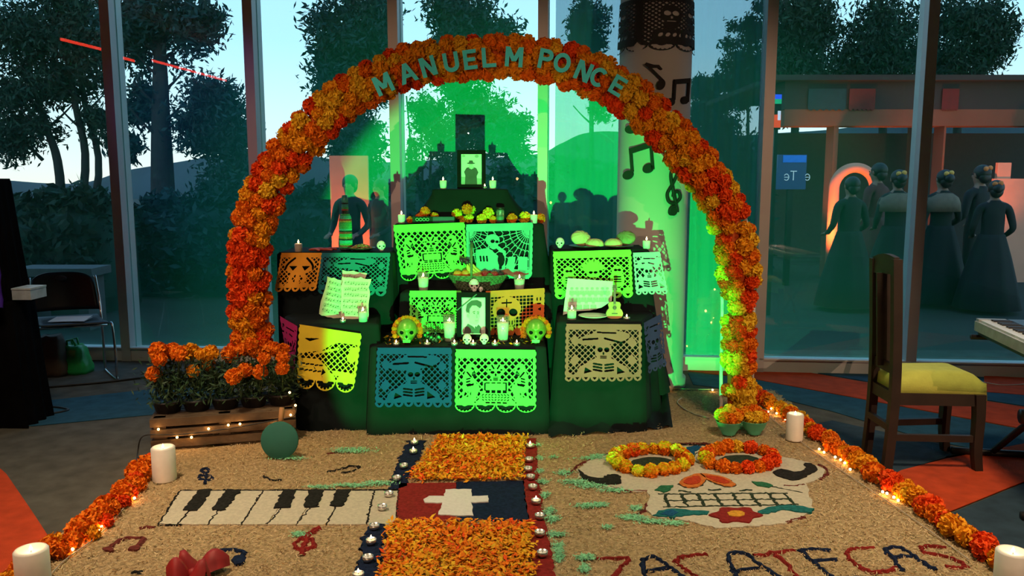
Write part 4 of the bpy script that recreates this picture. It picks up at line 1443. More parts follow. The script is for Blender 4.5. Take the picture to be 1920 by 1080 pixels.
def drape(name, plan, ztop, zbot, flare=0.03, amp=0.012, k=9.0, seed=0, flare_dir=None):
    """black cloth thrown over a box: plan is the counter-clockwise outline of its top"""
    rg = random.Random(seed)
    P = []
    n = len(plan)
    for i in range(n):
        a, c = Vector(plan[i] + (0,)), Vector(plan[(i + 1) % n] + (0,))
        m = max(2, int((c - a).length / 0.025))
        P += [a.lerp(c, j / m) for j in range(m)]
    N = len(P)
    NR = []
    for i in range(N):
        t = P[(i + 2) % N] - P[i - 2]
        NR.append(Vector((t.y, -t.x, 0)).normalized())
    cen = sum(P, Vector()) / N
    H = ztop - zbot
    rings = [0.0, 0.012, 0.04, 0.12, 0.25, 0.4, 0.55, 0.7, 0.85, 1.0]
    vs, fs = [], []
    ph = rg.uniform(0, 6)
    s_acc = 0
    S = []
    for i in range(N):
        S.append(s_acc)
        s_acc += (P[(i + 1) % N] - P[i]).length
    for ri, q in enumerate(rings):
        for i in range(N):
            fl = flare * q
            if flare_dir is not None:
                fl += max(0, NR[i].x * flare_dir[0] + NR[i].y * flare_dir[1]) * flare_dir[2] * q ** 1.3
            fo = amp * q ** 0.8 * (math.sin(S[i] * k * 2.3 + ph + q) + 0.5 * math.sin(S[i] * k * 5.1 + ph * 2 - q * 1.4))
            o = NR[i] * (fl + fo + (0.006 if ri > 0 else 0))
            z = ztop - H * q
            if ri == 0:
                o = -NR[i] * 0.012
                z = ztop + 0.002
            if ri == len(rings) - 1:
                z += 0.010 * math.sin(S[i] * 14 + ph)
            vs.append(P[i] + o + Vector((0, 0, z)))
    for r_ in range(len(rings) - 1):
        for i in range(N):
            j = (i + 1) % N
            fs.append((r_ * N + i, (r_ + 1) * N + i, (r_ + 1) * N + j, r_ * N + j))
    fs = [tuple(reversed(f)) for f in fs]
    b = MB()
    b.add(vs, fs, 0, True)
    tri = tessellate_polygon([[Vector((vs[i].x, vs[i].y, 0)) for i in range(N)]])
    tf = []
    for t in tri:
        a, c, d = [vs[i] for i in t]
        tf.append(t if (c - a).cross(d - a).z > 0 else tuple(reversed(t)))
    b.add(vs[:N], tf, 0)
    return b.build(name, BLACK_CLOTH, altar, True)


def tz(px, py, Y):
    return D(px, py, Y).z


def plan_px(pts, z):
    """(px, Y) pairs to plan coordinates at height z"""
    return [(Xat(px, Y, z), Y) for px, Y in pts]


Z1C = tz(850, 652, 4.44)
Z1L = tz(640, 609, 4.52)
Z1R = tz(1130, 605, 4.52)
Z2C = tz(880, 550, 4.84)
Z2L = tz(640, 474, 4.90)
Z2R = tz(1110, 468, 4.90)
Z3 = tz(880, 420, 5.06)
Z4 = tz(880, 355, 5.20)


def rect(pl, pr, yf, yb, z):
    a, c = Xat(pl, yf, z), Xat(pr, yf, z)
    return [(a, yf), (c, yf), (c, yb), (a, yb)]


drape('draped_step', rect(696, 1022, 4.46, 5.0, Z1C), Z1C, 0.004, 0.03, 0.010, 6, 1)
drape('draped_step', plan_px([(560, 4.54), (708, 4.54), (712, 5.0), (560, 5.0), (536, 4.84)], Z1L), Z1L, 0.004, 0.035, 0.012, 7, 2)
drape('draped_step', plan_px([(1046, 4.54), (1204, 4.54), (1222, 4.86), (1200, 5.1), (1046, 5.1)], Z1R), Z1R, 0.004, 0.05, 0.018, 6, 3)
drape('draped_step', rect(752, 1032, 4.86, 5.3, Z2C), Z2C, 0.30, 0.03, 0.012, 8, 4)
drape('draped_step', rect(521, 734, 4.92, 5.3, Z2L), Z2L, 0.10, 0.03, 0.016, 8, 5)
drape('draped_step', rect(1036, 1216, 4.92, 5.26, Z2R), Z2R, 0.13, 0.02, 0.014, 8, 6, (1, 0, 0.15))
drape('draped_step', rect(740, 1018, 5.08, 5.5, Z3), Z3, 0.40, 0.03, 0.014, 8, 7, (1, 0, 0.10))
drape('draped_step', rect(812, 950, 5.22, 5.45, Z4), Z4, Z3 + 0.02, 0.02, 0.004, 9, 8, (1, 0, 0.13))
drape('draped_step', rect(812, 948, 5.225, 5.44, Z4 - 0.01), Z4 - 0.012, Z3 + 0.005, 0.015, 0.004, 9, 9, (-1, 0, 0.15))
# loose cloth tail spread on the floor at the chair side
b = MB()
vs, fs = [], []
A = [G(1020, 800), G(1120, 798), G(1200, 790), G(1246, 742)]
B = [G(1030, 826), G(1130, 818), G(1210, 812), G(1262, 806)]
A, B = spline(A, 8), spline(B, 8)
for i, (p, q) in enumerate(zip(A, B)):
    for j in range(6):
        t = j / 5
        r_ = p.lerp(q, t)
        vs.append(r_ + Vector((0, 0, 0.022 + (1 - t) * 0.14 * (0.6 + 0.4 * math.sin(i * 0.9)) + 0.012 * math.sin(i * 1.3 + j))))
for i in range(len(A) - 1):
    for j in range(5):
        fs.append((i * 6 + j, i * 6 + j + 1, (i + 1) * 6 + j + 1, (i + 1) * 6 + j))
b.add(vs, fs, 0, True)
b.build('cloth_tail', BLACK_CLOTH, altar, True)


# ================================================================ cut paper
class Paper:
    def __init__(s, asp=1.33, n=100):
        s.a = asp
        n = n * 1.35
        s.nx, s.ny = int(n), int(n / asp)
        s.X, s.Y = np.meshgrid(np.linspace(0, asp, 2 * s.nx + 1), np.linspace(0, 1, 2 * s.ny + 1))
        s.F = np.zeros_like(s.X)

    def rect(s, x0, y0, x1, y1, v=1):
        s.F[(s.X >= x0) & (s.X <= x1) & (s.Y >= y0) & (s.Y <= y1)] = v
        return s

    def ell(s, cx, cy, rx, ry, v=1, ang=0):
        if v == 0:
            rx, ry = rx * 1.3, ry * 1.3
        dx, dy = s.X - cx, s.Y - cy
        c, n = math.cos(ang), math.sin(ang)
        u, w = dx * c + dy * n, -dx * n + dy * c
        s.F[(u / rx) ** 2 + (w / ry) ** 2 <= 1] = v
        return s

    def line(s, pts, w, v=1):
        if v == 0:
            w = w * 1.35
        for (x0, y0), (x1, y1) in zip(pts[:-1], pts[1:]):
            d2 = (x1 - x0) ** 2 + (y1 - y0) ** 2 + 1e-12
            t = np.clip(((s.X - x0) * (x1 - x0) + (s.Y - y0) * (y1 - y0)) / d2, 0, 1)
            d = np.hypot(s.X - (x0 + t * (x1 - x0)), s.Y - (y0 + t * (y1 - y0)))
            s.F[d <= w] = v
        return s

    def poly(s, pts, v=1):
        P = np.stack([s.X.ravel(), s.Y.ravel()], 1)
        s.F.ravel()[in_poly(P, np.array(pts, float))] = v
        return s

    def lattice(s, p=0.085, w=0.20, y0=0.13, y1=0.86, m=0.055, straight=False):
        if straight:
            f = np.minimum(np.abs((s.X / p) % 1 - 0.5), np.abs((s.Y / p) % 1 - 0.5))
        else:
            f = np.minimum(np.abs(((s.X + s.Y) / p) % 1 - 0.5), np.abs(((s.X - s.Y) / p) % 1 - 0.5))
        ins = (s.X > m) & (s.X < s.a - m) & (s.Y > y0) & (s.Y < y1)
        s.F[(s.Y < 0.90)] = 1
        s.F[ins & (f > w * 0.5)] = 0
        return s

    def scallops(s, n, y=0.88, slots=True, heart=False):
        s.F[s.Y > y] = 0
        r = s.a / n / 2
        for i in range(n):
            cx = r + 2 * r * i
            ry = min(1 - y - 0.005, r * 1.05)
            s.ell(cx, y, r * 0.96, ry, 1)
            if heart:
                s.poly([(cx - r * 0.5, y + ry * 0.12), (cx + r * 0.5, y + ry * 0.12), (cx, y + ry * 0.72)], 0)
            elif slots:
                for k in range(7):
                    a = math.pi * (k + 0.5) / 7
                    s.line([(cx + math.cos(a) * r * 0.40, y + math.sin(a) * ry * 0.34), (cx + math.cos(a) * r * 0.72, y + math.sin(a) * ry * 0.72)], r * 0.10, 0)
        s.F[(s.Y > y - 0.03) & (s.Y < y) & (s.X > 0.0)] = 1
        return s

    def wavy(s, amp=0.010, f=60):
        s.F[(s.X < amp * (1 + np.sin(s.Y * f))) | (s.X > s.a - amp * (1 + np.sin(s.Y * f + 1)))] = 0
        return s

    def mesh(s, name, m, corners, wave=0.006, seed=0, fn=None):
        """corners: world TL, TR, BR, BL; fn overrides the mapping (u, v in 0..1)"""
        F = s.F
        Fa = F.copy()
        Fa[1:-1, 1:-1] = (F[1:-1, 1:-1] * 2 + F[:-2, 1:-1] + F[2:, 1:-1] + F[1:-1, :-2] + F[1:-1, 2:]) / 6
        Fa = Fa[::2, ::2]
        ny, nx = Fa.shape
        TL, TR, BR, BL = [Vector(c) for c in corners] if corners else (None,) * 4
        if corners:
            nrm = (TR - TL).cross(BL - TL).normalized()
            if nrm.y > 0:
                nrm = -nrm

        def mp(u, v):
            if fn:
                return fn(u, v)
            p = TL.lerp(TR, u).lerp(BL.lerp(BR, u), v)
            return p + nrm * wave * (math.sin(u * 9 + seed + v * 2) + 0.6 * math.sin(v * 7 + seed * 2 + u * 3)) * (0.3 + v)
        vs, fs = [], []
        vid = {}

        def vert(gx, gy):
            k = (round(gx * 64), round(gy * 64))
            if k not in vid:
                vid[k] = len(vs)
                vs.append(mp(gx / (nx - 1), gy / (ny - 1)))
            return vid[k]
        for j in range(ny - 1):
            for i in range(nx - 1):
                c = ((i, j), (i + 1, j), (i + 1, j + 1), (i, j + 1))
                val = [Fa[y, x] for x, y in c]
                if max(val) < 0.5:
                    continue
                if min(val) >= 0.5:
                    fs.append(tuple(vert(*p) for p in c))
                    continue
                pl = []
                for q in range(4):
                    a, b_ = val[q], val[(q + 1) % 4]
                    p0, p1 = c[q], c[(q + 1) % 4]
                    if a >= 0.5:
                        pl.append(vert(*p0))
                    if (a >= 0.5) != (b_ >= 0.5):
                        t = (0.5 - a) / (b_ - a)
                        pl.append(vert(p0[0] + (p1[0] - p0[0]) * t, p0[1] + (p1[1] - p0[1]) * t))
                pl = [p for k, p in enumerate(pl) if p != pl[k - 1]]
                if len(pl) >= 3 and len(set(pl)) == len(pl):
                    fs.append(tuple(pl))
        me = bpy.data.meshes.new(name)
        o = sum((Vector(v) for v in vs), Vector()) / len(vs)
        me.from_pydata([tuple(Vector(v) - o) for v in vs], [], fs)
        me.materials.append(m)
        me.update()
        ob = link(me, name)
        ob.location = o
        return ob


def d_table(p):
    p.lattice(0.108, 0.25).scallops(4)
    a = p.a
    for sg in (0, 1):
        fx = (lambda x: a - x) if sg else (lambda x: x)
        E = lambda cx, cy, rx, ry, v=1, g=0: p.ell(fx(cx), cy, rx, ry, v, -g if sg else g)
        Pp = lambda pts, v=1: p.poly([(fx(x), y) for x, y in pts], v)
        Ln = lambda pts, w, v=1: p.line([(fx(x), y) for x, y in pts], w, v)
        E(0.26, 0.30, 0.085, 0.085)
        E(0.30, 0.34, 0.05, 0.06)
        Pp([(0.17, 0.34), (0.26, 0.38), (0.34, 0.52), (0.36, 0.60), (0.13, 0.62), (0.13, 0.44)])
        Pp([(0.13, 0.58), (0.38, 0.56), (0.40, 0.62), (0.32, 0.82), (0.24, 0.84), (0.27, 0.66), (0.13, 0.68)])
        Ln([(0.15, 0.66), (0.12, 0.84)], 0.012)
        Ln([(0.23, 0.68), (0.23, 0.84)], 0.012)
        Ln([(0.13, 0.76), (0.23, 0.76)], 0.010)
        E(0.285, 0.30, 0.022, 0.014, 0, 0.5)
        E(0.31, 0.345, 0.010, 0.012, 0)
        for k in range(3):
            Ln([(0.19, 0.47 + 0.045 * k), (0.24, 0.455 + 0.045 * k)], 0.009, 0)
            Ln([(0.28, 0.365 + 0.022 * k), (0.33, 0.37 + 0.022 * k)], 0.006, 0)
        Pp([(0.19, 0.56), (0.31, 0.53), (0.30, 0.57), (0.20, 0.59)], 0)
        Ln([(0.20, 0.36), (0.26, 0.43)], 0.010, 0)
    c = a / 2
    p.ell(c, 0.34, 0.13, 0.10)
    p.ell(c, 0.42, 0.08, 0.10)
    p.rect(c - 0.13, 0.24, c + 0.13, 0.30)
    p.rect(c - 0.20, 0.50, c + 0.20, 0.66)
    p.rect(c - 0.24, 0.66, c + 0.24, 0.86)
    for s in (-1, 1):
        p.ell(c + 0.05 * s, 0.36, 0.026, 0.018, 0)
        p.ell(c + 0.09 * s, 0.32, 0.018, 0.010, 0)
        p.line([(c + 0.06 * s, 0.25), (c + 0.03 * s, 0.30)], 0.010, 0)
        p.line([(c + 0.17 * s, 0.54), (c + 0.17 * s, 0.64)], 0.010, 0)
    p.ell(c, 0.40, 0.012, 0.02, 0)
    for k in range(3):
        p.line([(c - 0.035, 0.44 + 0.022 * k), (c + 0.035, 0.44 + 0.022 * k)], 0.006, 0)
    for k in range(4):
        for y in (0.53, 0.655, 0.68, 0.845):
            p.line([(c - 0.15 + 0.09 * k, y), (c - 0.10 + 0.09 * k, y)], 0.008, 0)
    for k in range(9):
        for j, y in enumerate((0.72, 0.76, 0.80)):
            x = c - 0.20 + 0.05 * k
            p.ell(x, y, 0.018, 0.007, 0, (-0.6 if (x < c) else 0.6) * (1 if j < 1 else -1))
    return p.wavy()


def d_web(p):
    p.lattice(0.5, 0.0).scallops(5, slots=False)
    a = p.a
    p.rect(0.06, 0.14, a - 0.06, 0.85, 0)
    ox, oy = a - 0.07, 0.13
    for k in range(9):
        an = math.pi / 2 + (math.pi / 2) * k / 8
        p.line([(ox, oy), (ox + 1.3 * math.cos(an), oy + 1.3 * math.sin(an))], 0.007)
    for r_ in (0.14, 0.26, 0.39, 0.53, 0.68, 0.84):
        pts = [(ox + r_ * (1 - 0.08 * (k % 2)) * math.cos(math.pi / 2 + math.pi / 2 * k / 16), oy + r_ * (1 - 0.08 * (k % 2)) * math.sin(math.pi / 2 + math.pi / 2 * k / 16)) for k in range(17)]
        p.line(pts, 0.006)
    ox = 0.07
    for k in range(8):
        an = (math.pi / 2) * k / 7
        p.line([(ox, oy), (ox + 0.5 * math.cos(an), oy + 0.6 * math.sin(an))], 0.006)
    for r_ in (0.12, 0.22, 0.34, 0.46):
        p.line([(ox + r_ * math.cos(math.pi / 2 * k / 10), oy + r_ * math.sin(math.pi / 2 * k / 10)) for k in range(11)], 0.005)
    p.ell(0.50, 0.30, 0.13, 0.11)
    p.ell(0.52, 0.38, 0.08, 0.09)
    p.ell(0.50, 0.32, 0.03, 0.025, 0)
    p.ell(0.58, 0.33, 0.025, 0.02, 0)
    p.poly([(0.18, 0.48), (0.42, 0.44), (0.62, 0.60), (0.62, 0.86), (0.20, 0.86)])
    for k in range(3):
        p.line([(0.27 + 0.06 * k, 0.60), (0.28 + 0.06 * k, 0.68)], 0.012, 0)
    p.line([(0.60, 0.44), (0.72, 0.52), (0.70, 0.86)], 0.03)
    p.poly([(0.80, 0.60), (0.93, 0.60), (0.90, 0.86), (0.74, 0.86)])
    p.rect(0.98, 0.60, 1.16, 0.86)
    p.ell(0.66, 0.66, 0.05, 0.09, 0)
    p.rect(0, 0.83, a, 0.87)
    return p.wavy(0.006)


def d_hat(p, n=8, lat=0.078, heart=True):
    """catrina with a broad hat"""
    p.lattice(lat * 1.25, 0.22, 0.10, 0.84).scallops(n, 0.88, heart=heart)
    c = p.a / 2
    p.ell(c, 0.24, 0.44, 0.11, 1, -0.12)
    p.ell(c + 0.05, 0.17, 0.24, 0.09)
    p.line([(c - 0.34, 0.26), (c - 0.1, 0.245)], 0.012, 0)
    p.line([(c + 0.02, 0.24), (c + 0.30, 0.31)], 0.012, 0)
    p.line([(c - 0.1, 0.14), (c + 0.2, 0.15)], 0.010, 0)
    p.ell(c, 0.45, 0.14, 0.16)
    p.poly([(c - 0.10, 0.55), (c + 0.10, 0.55), (c + 0.40, 0.72), (c + 0.46, 0.86), (c - 0.46, 0.86), (c - 0.40, 0.72)])
    p.ell(c - 0.055, 0.43, 0.035, 0.03, 0)
    p.ell(c + 0.055, 0.43, 0.035, 0.03, 0)
    p.ell(c, 0.49, 0.012, 0.02, 0)
    for k in range(3):
        p.line([(c - 0.05, 0.53 + 0.02 * k), (c + 0.05, 0.53 + 0.02 * k)], 0.005, 0)
        p.line([(c - 0.16, 0.66 + 0.05 * k), (c - 0.03, 0.68 + 0.05 * k)], 0.012, 0)
        p.line([(c + 0.03, 0.68 + 0.05 * k), (c + 0.16, 0.66 + 0.05 * k)], 0.012, 0)
    p.poly([(c - 0.30, 0.72), (c - 0.18, 0.79), (c - 0.32, 0.83)], 0)
    p.poly([(c + 0.22, 0.70), (c + 0.36, 0.80), (c + 0.22, 0.83)], 0)
    for x, y in ((0.17, 0.28), (0.17, 0.60), (p.a - 0.17, 0.30), (p.a - 0.17, 0.60)):
        p.poly([(x - 0.08, y), (x, y - 0.10), (x + 0.08, y), (x, y + 0.10)])
    return p.wavy()


def d_fan(p):
    """musicians under a fan of plumes"""
    p.lattice(0.108, 0.24, 0.15, 0.86).scallops(7, heart=True)
    c = p.a / 2
    for k in range(11):
        an = math.pi * (0.08 + 0.84 * k / 10)
        p.line([(c, 0.42), (c + 0.22 * math.cos(an), 0.42 - 0.22 * math.sin(an))], 0.020)
    p.ell(c, 0.46, 0.12, 0.10)
    for x in (0.28, p.a - 0.28):
        p.ell(x, 0.42, 0.10, 0.10)
        p.ell(x, 0.60, 0.13, 0.16)
        p.ell(x - 0.03, 0.41, 0.025, 0.02, 0)
        p.ell(x + 0.04, 0.41, 0.025, 0.02, 0)
        for k in range(3):
            p.line([(x - 0.06, 0.55 + 0.05 * k), (x + 0.06, 0.55 + 0.05 * k)], 0.010, 0)
    p.ell(c - 0.04, 0.45, 0.03, 0.02, 0)
    p.ell(c + 0.05, 0.45, 0.03, 0.02, 0)
    return p.wavy()


def d_face(p, straight=True):
    """large skull face in a square net"""
    p.lattice(0.075, 0.22, 0.14, 0.86, 0.07, straight).scallops(6, slots=False)
    c = p.a * 0.36
    p.ell(c, 0.40, 0.30, 0.26)
    p.rect(c - 0.16, 0.55, c + 0.16, 0.76)
    p.ell(c - 0.12, 0.48, 0.07, 0.07, 0)
    p.ell(c + 0.14, 0.48, 0.07, 0.06, 0, 0.4)
    p.poly([(c, 0.54), (c - 0.03, 0.62), (c + 0.03, 0.62)], 0)
    p.line([(c - 0.1, 0.27), (c + 0.1, 0.27)], 0.010, 0)
    p.line([(c, 0.20), (c, 0.36)], 0.010, 0)
    for k in range(5):
        p.line([(c - 0.12 + 0.06 * k, 0.66), (c - 0.12 + 0.06 * k, 0.73)], 0.009, 0)
    p.rect(p.a - 0.24, 0.12, p.a, 0.56)
    for k in range(2):
        p.line([(p.a - 0.16 + 0.07 * k, 0.20), (p.a - 0.16 + 0.07 * k, 0.25)], 0.010, 0)
    p.line([(p.a - 0.15, 0.32), (p.a - 0.09, 0.32)], 0.010, 0)
    p.poly([(p.a - 0.15, 0.44), (p.a - 0.08, 0.40), (p.a - 0.08, 0.48)], 0)
    return p.wavy(0.006)


def d_dancer(p):
    """a wide-skirted figure and a shawl, diagonal composition"""
    p.lattice(0.10, 0.22, 0.20, 0.84).scallops(3, 0.84)
    p.poly([(0.0, 0.0), (p.a, 0.0), (p.a, 0.12), (0.62, 0.22), (0.42, 0.36), (0.06, 0.44), (0.0, 0.45)])
    p.poly([(0.05, 0.52), (0.38, 0.50), (0.52, 0.60), (0.60, 0.70), (0.52, 0.82), (0.0, 0.82)])
    p.poly([(0.62, 0.66), (1.0, 0.68), (1.05, 0.74), (0.66, 0.74)])
    p.ell(0.95, 0.32, 0.07, 0.08)
    p.ell(0.93, 0.42, 0.08, 0.09)
    for k in range(5):
        p.line([(0.08 + 0.08 * k, 0.60 + 0.01 * (k % 2)), (0.13 + 0.08 * k, 0.595)], 0.009, 0)
        p.line([(0.06 + 0.08 * k, 0.70 + 0.01 * (k % 2)), (0.11 + 0.08 * k, 0.69)], 0.009, 0)
    p.poly([(0.10, 0.20), (0.38, 0.17), (0.20, 0.24)], 0)
    p.poly([(0.46, 0.64), (0.52, 0.70), (0.44, 0.76)], 0)
    p.line([(0.30, 0.42), (0.70, 0.30)], 0.018)
    return p.wavy(0.010)


def d_pumpkin(p):
    p.lattice(0.12, 0.28, 0.12, 0.84).scallops(5, heart=True)
    c = p.a / 2
    p.ell(c, 0.32, 0.40, 0.24)
    p.rect(c - 0.06, 0.05, c + 0.06, 0.14)
    for s in (-1, 1):
        pts = [(c + s * (0.16 + 0.20 * math.sin(k / 8 * 1.6)), 0.14 + 0.26 * k / 8) for k in range(9)]
        p.line(pts, 0.020, 0)
        p.poly([(c + s * 0.06, 0.34), (c + s * 0.28, 0.34), (c + s * 0.16, 0.46)], 0)
        p.line([(c + s * 0.10, 0.50), (c + s * 0.20, 0.66), (c + s * 0.12, 0.84)], 0.045)
        p.line([(c + s * 0.02, 0.55), (c + s * 0.04, 0.84)], 0.03)
    return p.wavy()


def picado(label, design, colour, px, Y, asp=1.33, n=96, seed=0, wave=0.005, trans=0.0):
    """px: TL, TR, BR, BL picture points of the hung sheet; Y: one depth or four depths"""
    Ys = Y if isinstance(Y, (list, tuple)) else (Y,) * 4
    m = mat('cut_paper_%02d' % seed, colour, 0.7, var=0.10, scale=8, spec=0.2)
    p = Paper(asp, n)
    design(p)
    o = p.mesh('cut_paper_banner', m, [D(x, y, yy) for (x, y), yy in zip(px, Ys)], wave, seed)
    return tag(o, label, 'banner', 'cut-paper banners on the altar')


LIME = (0.16, 0.74, 0.10)
picado('orange cut-paper banner with a pumpkin at the bottle side of the altar', d_pumpkin, (0.78, 0.33, 0.03), [(527, 474), (606, 474), (592, 546), (514, 548)], 4.865, 1.10, 76, 1)
picado('teal cut-paper banner with a hatted skeleton under the bead bottle', lambda p: d_hat(p, 6), (0.012, 0.14, 0.20), [(602, 474), (733, 474), (724, 556), (594, 552)], 4.86, 1.45, 92, 2)
picado('lime cut-paper banner of skeletons at table, under the top shelf marigolds', d_table, LIME, [(736, 422), (872, 417), (878, 520), (752, 528)], 5.03, 1.30, 104, 3)
picado('pale teal cut-paper banner with a spider web behind the fruit basket', d_web, (0.10, 0.36, 0.34), [(873, 421), (1000, 417), (998, 524), (874, 520)], 5.03, 1.25, 104, 4)
picado('yellow-lime cut-paper banner with plumed musicians under the shell breads', d_fan, (0.26, 0.78, 0.08), [(1036, 472), (1184, 468), (1188, 559), (1040, 562)], 4.865, 1.45, 100, 5)
picado('pale blue-white cut-paper banner beside the column', lambda p: d_hat(p, 5, 0.12), (0.34, 0.50, 0.56), [(1186, 474), (1238, 472), (1254, 554), (1192, 556)], (4.875, 4.89, 4.86, 4.85), 0.80, 70, 6)
picado('green cut-paper banner half hidden by the suited portrait', d_table, LIME, [(767, 545), (866, 545), (866, 634), (768, 634)], 4.80, 1.12, 84, 7)
picado('orange cut-paper banner with a square-net skull face beside the suited portrait', d_face, (0.80, 0.17, 0.04), [(910, 546), (1022, 540), (1020, 628), (910, 634)], 4.80, 1.25, 92, 8)
picado('yellow cut-paper banner with three deep scallops under the music sheets', d_dancer, (0.66, 0.50, 0.03), [(560, 608), (679, 626), (664, 738), (554, 728)], (4.49, 4.49, 4.44, 4.46), 1.06, 92, 9, 0.008)
picado('magenta cut-paper banner on the slanted altar side by the marigold planter', lambda p: d_hat(p, 4, 0.10), (0.42, 0.02, 0.16), [(524, 592), (558, 612), (553, 706), (540, 700)], (4.80, 4.50, 4.46, 4.72), 0.72, 64, 10, 0.003)
picado('deep blue cut-paper banner with a hatted lady on the altar front', lambda p: d_hat(p, 8), (0.004, 0.032, 0.20), [(706, 652), (848, 652), (848, 768), (702, 768)], 4.40, 1.26, 104, 11, 0.004)
picado('bright green cut-paper banner of skeletons at table on the altar front', d_table, (0.14, 0.82, 0.12), [(853, 655), (1006, 656), (1006, 774), (852, 773)], 4.40, 1.30, 112, 12, 0.003)
picado('dusty pink cut-paper banner with hearts along its edge under the toy guitar', lambda p: d_hat(p, 9), (0.42, 0.075, 0.11), [(1060, 607), (1204, 608), (1204, 720), (1058, 720)], 4.47, 1.28, 104, 13, 0.005)
picado('dark purple cut-paper banner on the slanted altar side near the column', lambda p: d_hat(p, 4, 0.10), (0.05, 0.03, 0.16), [(1206, 606), (1240, 588), (1252, 690), (1216, 706)], (4.48, 4.76, 4.70, 4.43), 0.60, 64, 14, 0.003)


def d_black(p):
    p.lattice(0.075, 0.42, 0.08, 0.86, 0.04).scallops(5, 0.88)
    for x in (0.18, 0.85, 1.18):
        p.ell(x, 0.32, 0.13, 0.17)
        p.ell(x, 0.50, 0.09, 0.10)
        for s in (-1, 1):
            p.ell(x + 0.05 * s, 0.30, 0.035, 0.035, 0)
        p.ell(x, 0.38, 0.014, 0.02, 0)
        p.line([(x - 0.05, 0.45), (x + 0.05, 0.45)], 0.008, 0)
        p.poly([(x - 0.2, 0.60), (x + 0.2, 0.60), (x + 0.22, 0.86), (x - 0.22, 0.86)])
        for k in range(4):
            p.ell(x - 0.12 + 0.08 * k, 0.70, 0.02, 0.035, 0, 0.5)
    p.rect(0.44, 0.0, 0.53, 0.90)
    p.poly([(0.44, 1.0), (0.40, 0.93), (0.48, 0.80), (0.56, 0.93), (0.52, 1.0)], 0)
    return p


zt_, zb_ = D(1221, -6, CY - CR).z, D(1221, 95, CY - CR).z
bp = Paper(1.5, 130)
d_black(bp)
o = bp.mesh('cut_paper_banner', mat('cut_paper_black', (0.010, 0.012, 0.012), 0.8), None, fn=lambda u, v: Vector((CX + (CR + 0.006 + 0.012 * v) * math.sin((u - 0.5) * 3.5), CY - (CR + 0.006 + 0.012 * v) * math.cos((u - 0.5) * 3.5), zt_ + (zb_ - zt_) * v)))
tag(o, 'black cut-paper banner with skulls wrapped round the top of the column', 'banner')

# ================================================================ black music notes on the column
def col_frame(px, py, off=0.0):
    """point on the column front and its outward frame"""
    d = ray(px, py)
    # intersect the ray with the cylinder
    ox, oy = -CX, -CY
    A_ = d.x * d.x + d.y * d.y
    B_ = 2 * (d.x * ox + d.y * oy)
    C_ = ox * ox + oy * oy - (CR + off) ** 2
    disc = max(0.0, B_ * B_ - 4 * A_ * C_)
    t = (-B_ - math.sqrt(disc)) / (2 * A_)
    p = Vector((d.x * t, d.y * t, CAM_H + d.z * t))
    n = Vector((p.x - CX, p.y - CY, 0)).normalized()
    return p, n


def wall_piece(name, label, px, py, build_fn, scale, roll=0.0):
    p, n = col_frame(px, py)
    t = thing(name, label, 'note', p + n * 0.004, 0, 'black notes on the column')
    x = Vector((0, 0, 1)).cross(n).normalized()
    M = Matrix((x, Vector((0, 0, 1)), n)).transposed()
    M = M @ Matrix.Rotation(roll, 3, 'Z')
    for nm, b in build_fn():
        b.v = [tuple(M @ (Vector(q) * scale)) for q in b.v]
        b.build(nm, BLACK_FOAM, t)
    return t


def ellp(cx, cy, rx, ry, ang=0.3, n=20):
    return [(cx + rx * math.cos(a) * math.cos(ang) - ry * math.sin(a) * math.sin(ang), cy + rx * math.cos(a) * math.sin(ang) + ry * math.sin(a) * math.cos(ang)) for a in [2 * math.pi * i / n for i in range(n)]]


def beamed():
    out = []
    for s in (-1, 1):
        b = MB()
        b.prism(ellp(0.36 * s - 0.13, -0.38 + 0.07 * s, 0.19, 0.15), 0.10)
        out.append(('note_head', b))
        b = MB()
        b.prism([(0.36 * s - 0.02, -0.36), (0.36 * s + 0.07, -0.36), (0.36 * s + 0.07, 0.40 + 0.07 * s), (0.36 * s - 0.02, 0.40 + 0.07 * s)], 0.10)
        out.append(('note_stem', b))
    b = MB()
    b.prism([(-0.38, 0.24), (0.43, 0.38), (0.43, 0.56), (-0.38, 0.42)], 0.11)
    out.append(('note_beam', b))
    return out


def single():
    b = MB()
    b.prism(ellp(-0.1, -0.4, 0.18, 0.14), 0.10)
    c = MB()
    c.prism([(0.0, -0.38), (0.08, -0.38), (0.08, 0.5), (0.0, 0.5)], 0.10)
    f = MB()
    f.prism([(0.08, 0.5), (0.20, 0.26), (0.32, 0.12), (0.30, -0.06), (0.26, -0.06), (0.24, 0.08), (0.08, 0.24)], 0.10)
    return [('note_head', b), ('note_stem', c), ('note_flag', f)]


def clef():
    P = spline([(-0.05, -0.52, 0.05), (-0.14, -0.46, 0.05), (-0.10, -0.38, 0.05), (0.03, -0.36, 0.05), (0.06, -0.48, 0.05), (-0.02, -0.1, 0.05), (-0.10, 0.30, 0.05), (-0.05, 0.48, 0.05), (0.05, 0.50, 0.05), (0.06, 0.34, 0.05), (-0.06, 0.14, 0.05), (-0.20, -0.06, 0.05), (-0.16, -0.24, 0.05), (0.0, -0.28, 0.05), (0.14, -0.18, 0.05), (0.10, -0.04, 0.05), (-0.02, -0.05, 0.05), (-0.05, -0.14, 0.05)], 6)
    b = MB()
    b.tube(P, 0.040, 8)
    c = MB()
    c.prism(ellp(-0.06, -0.47, 0.10, 0.09), 0.09)
    return [('clef_curve', b), ('clef_dot', c)]


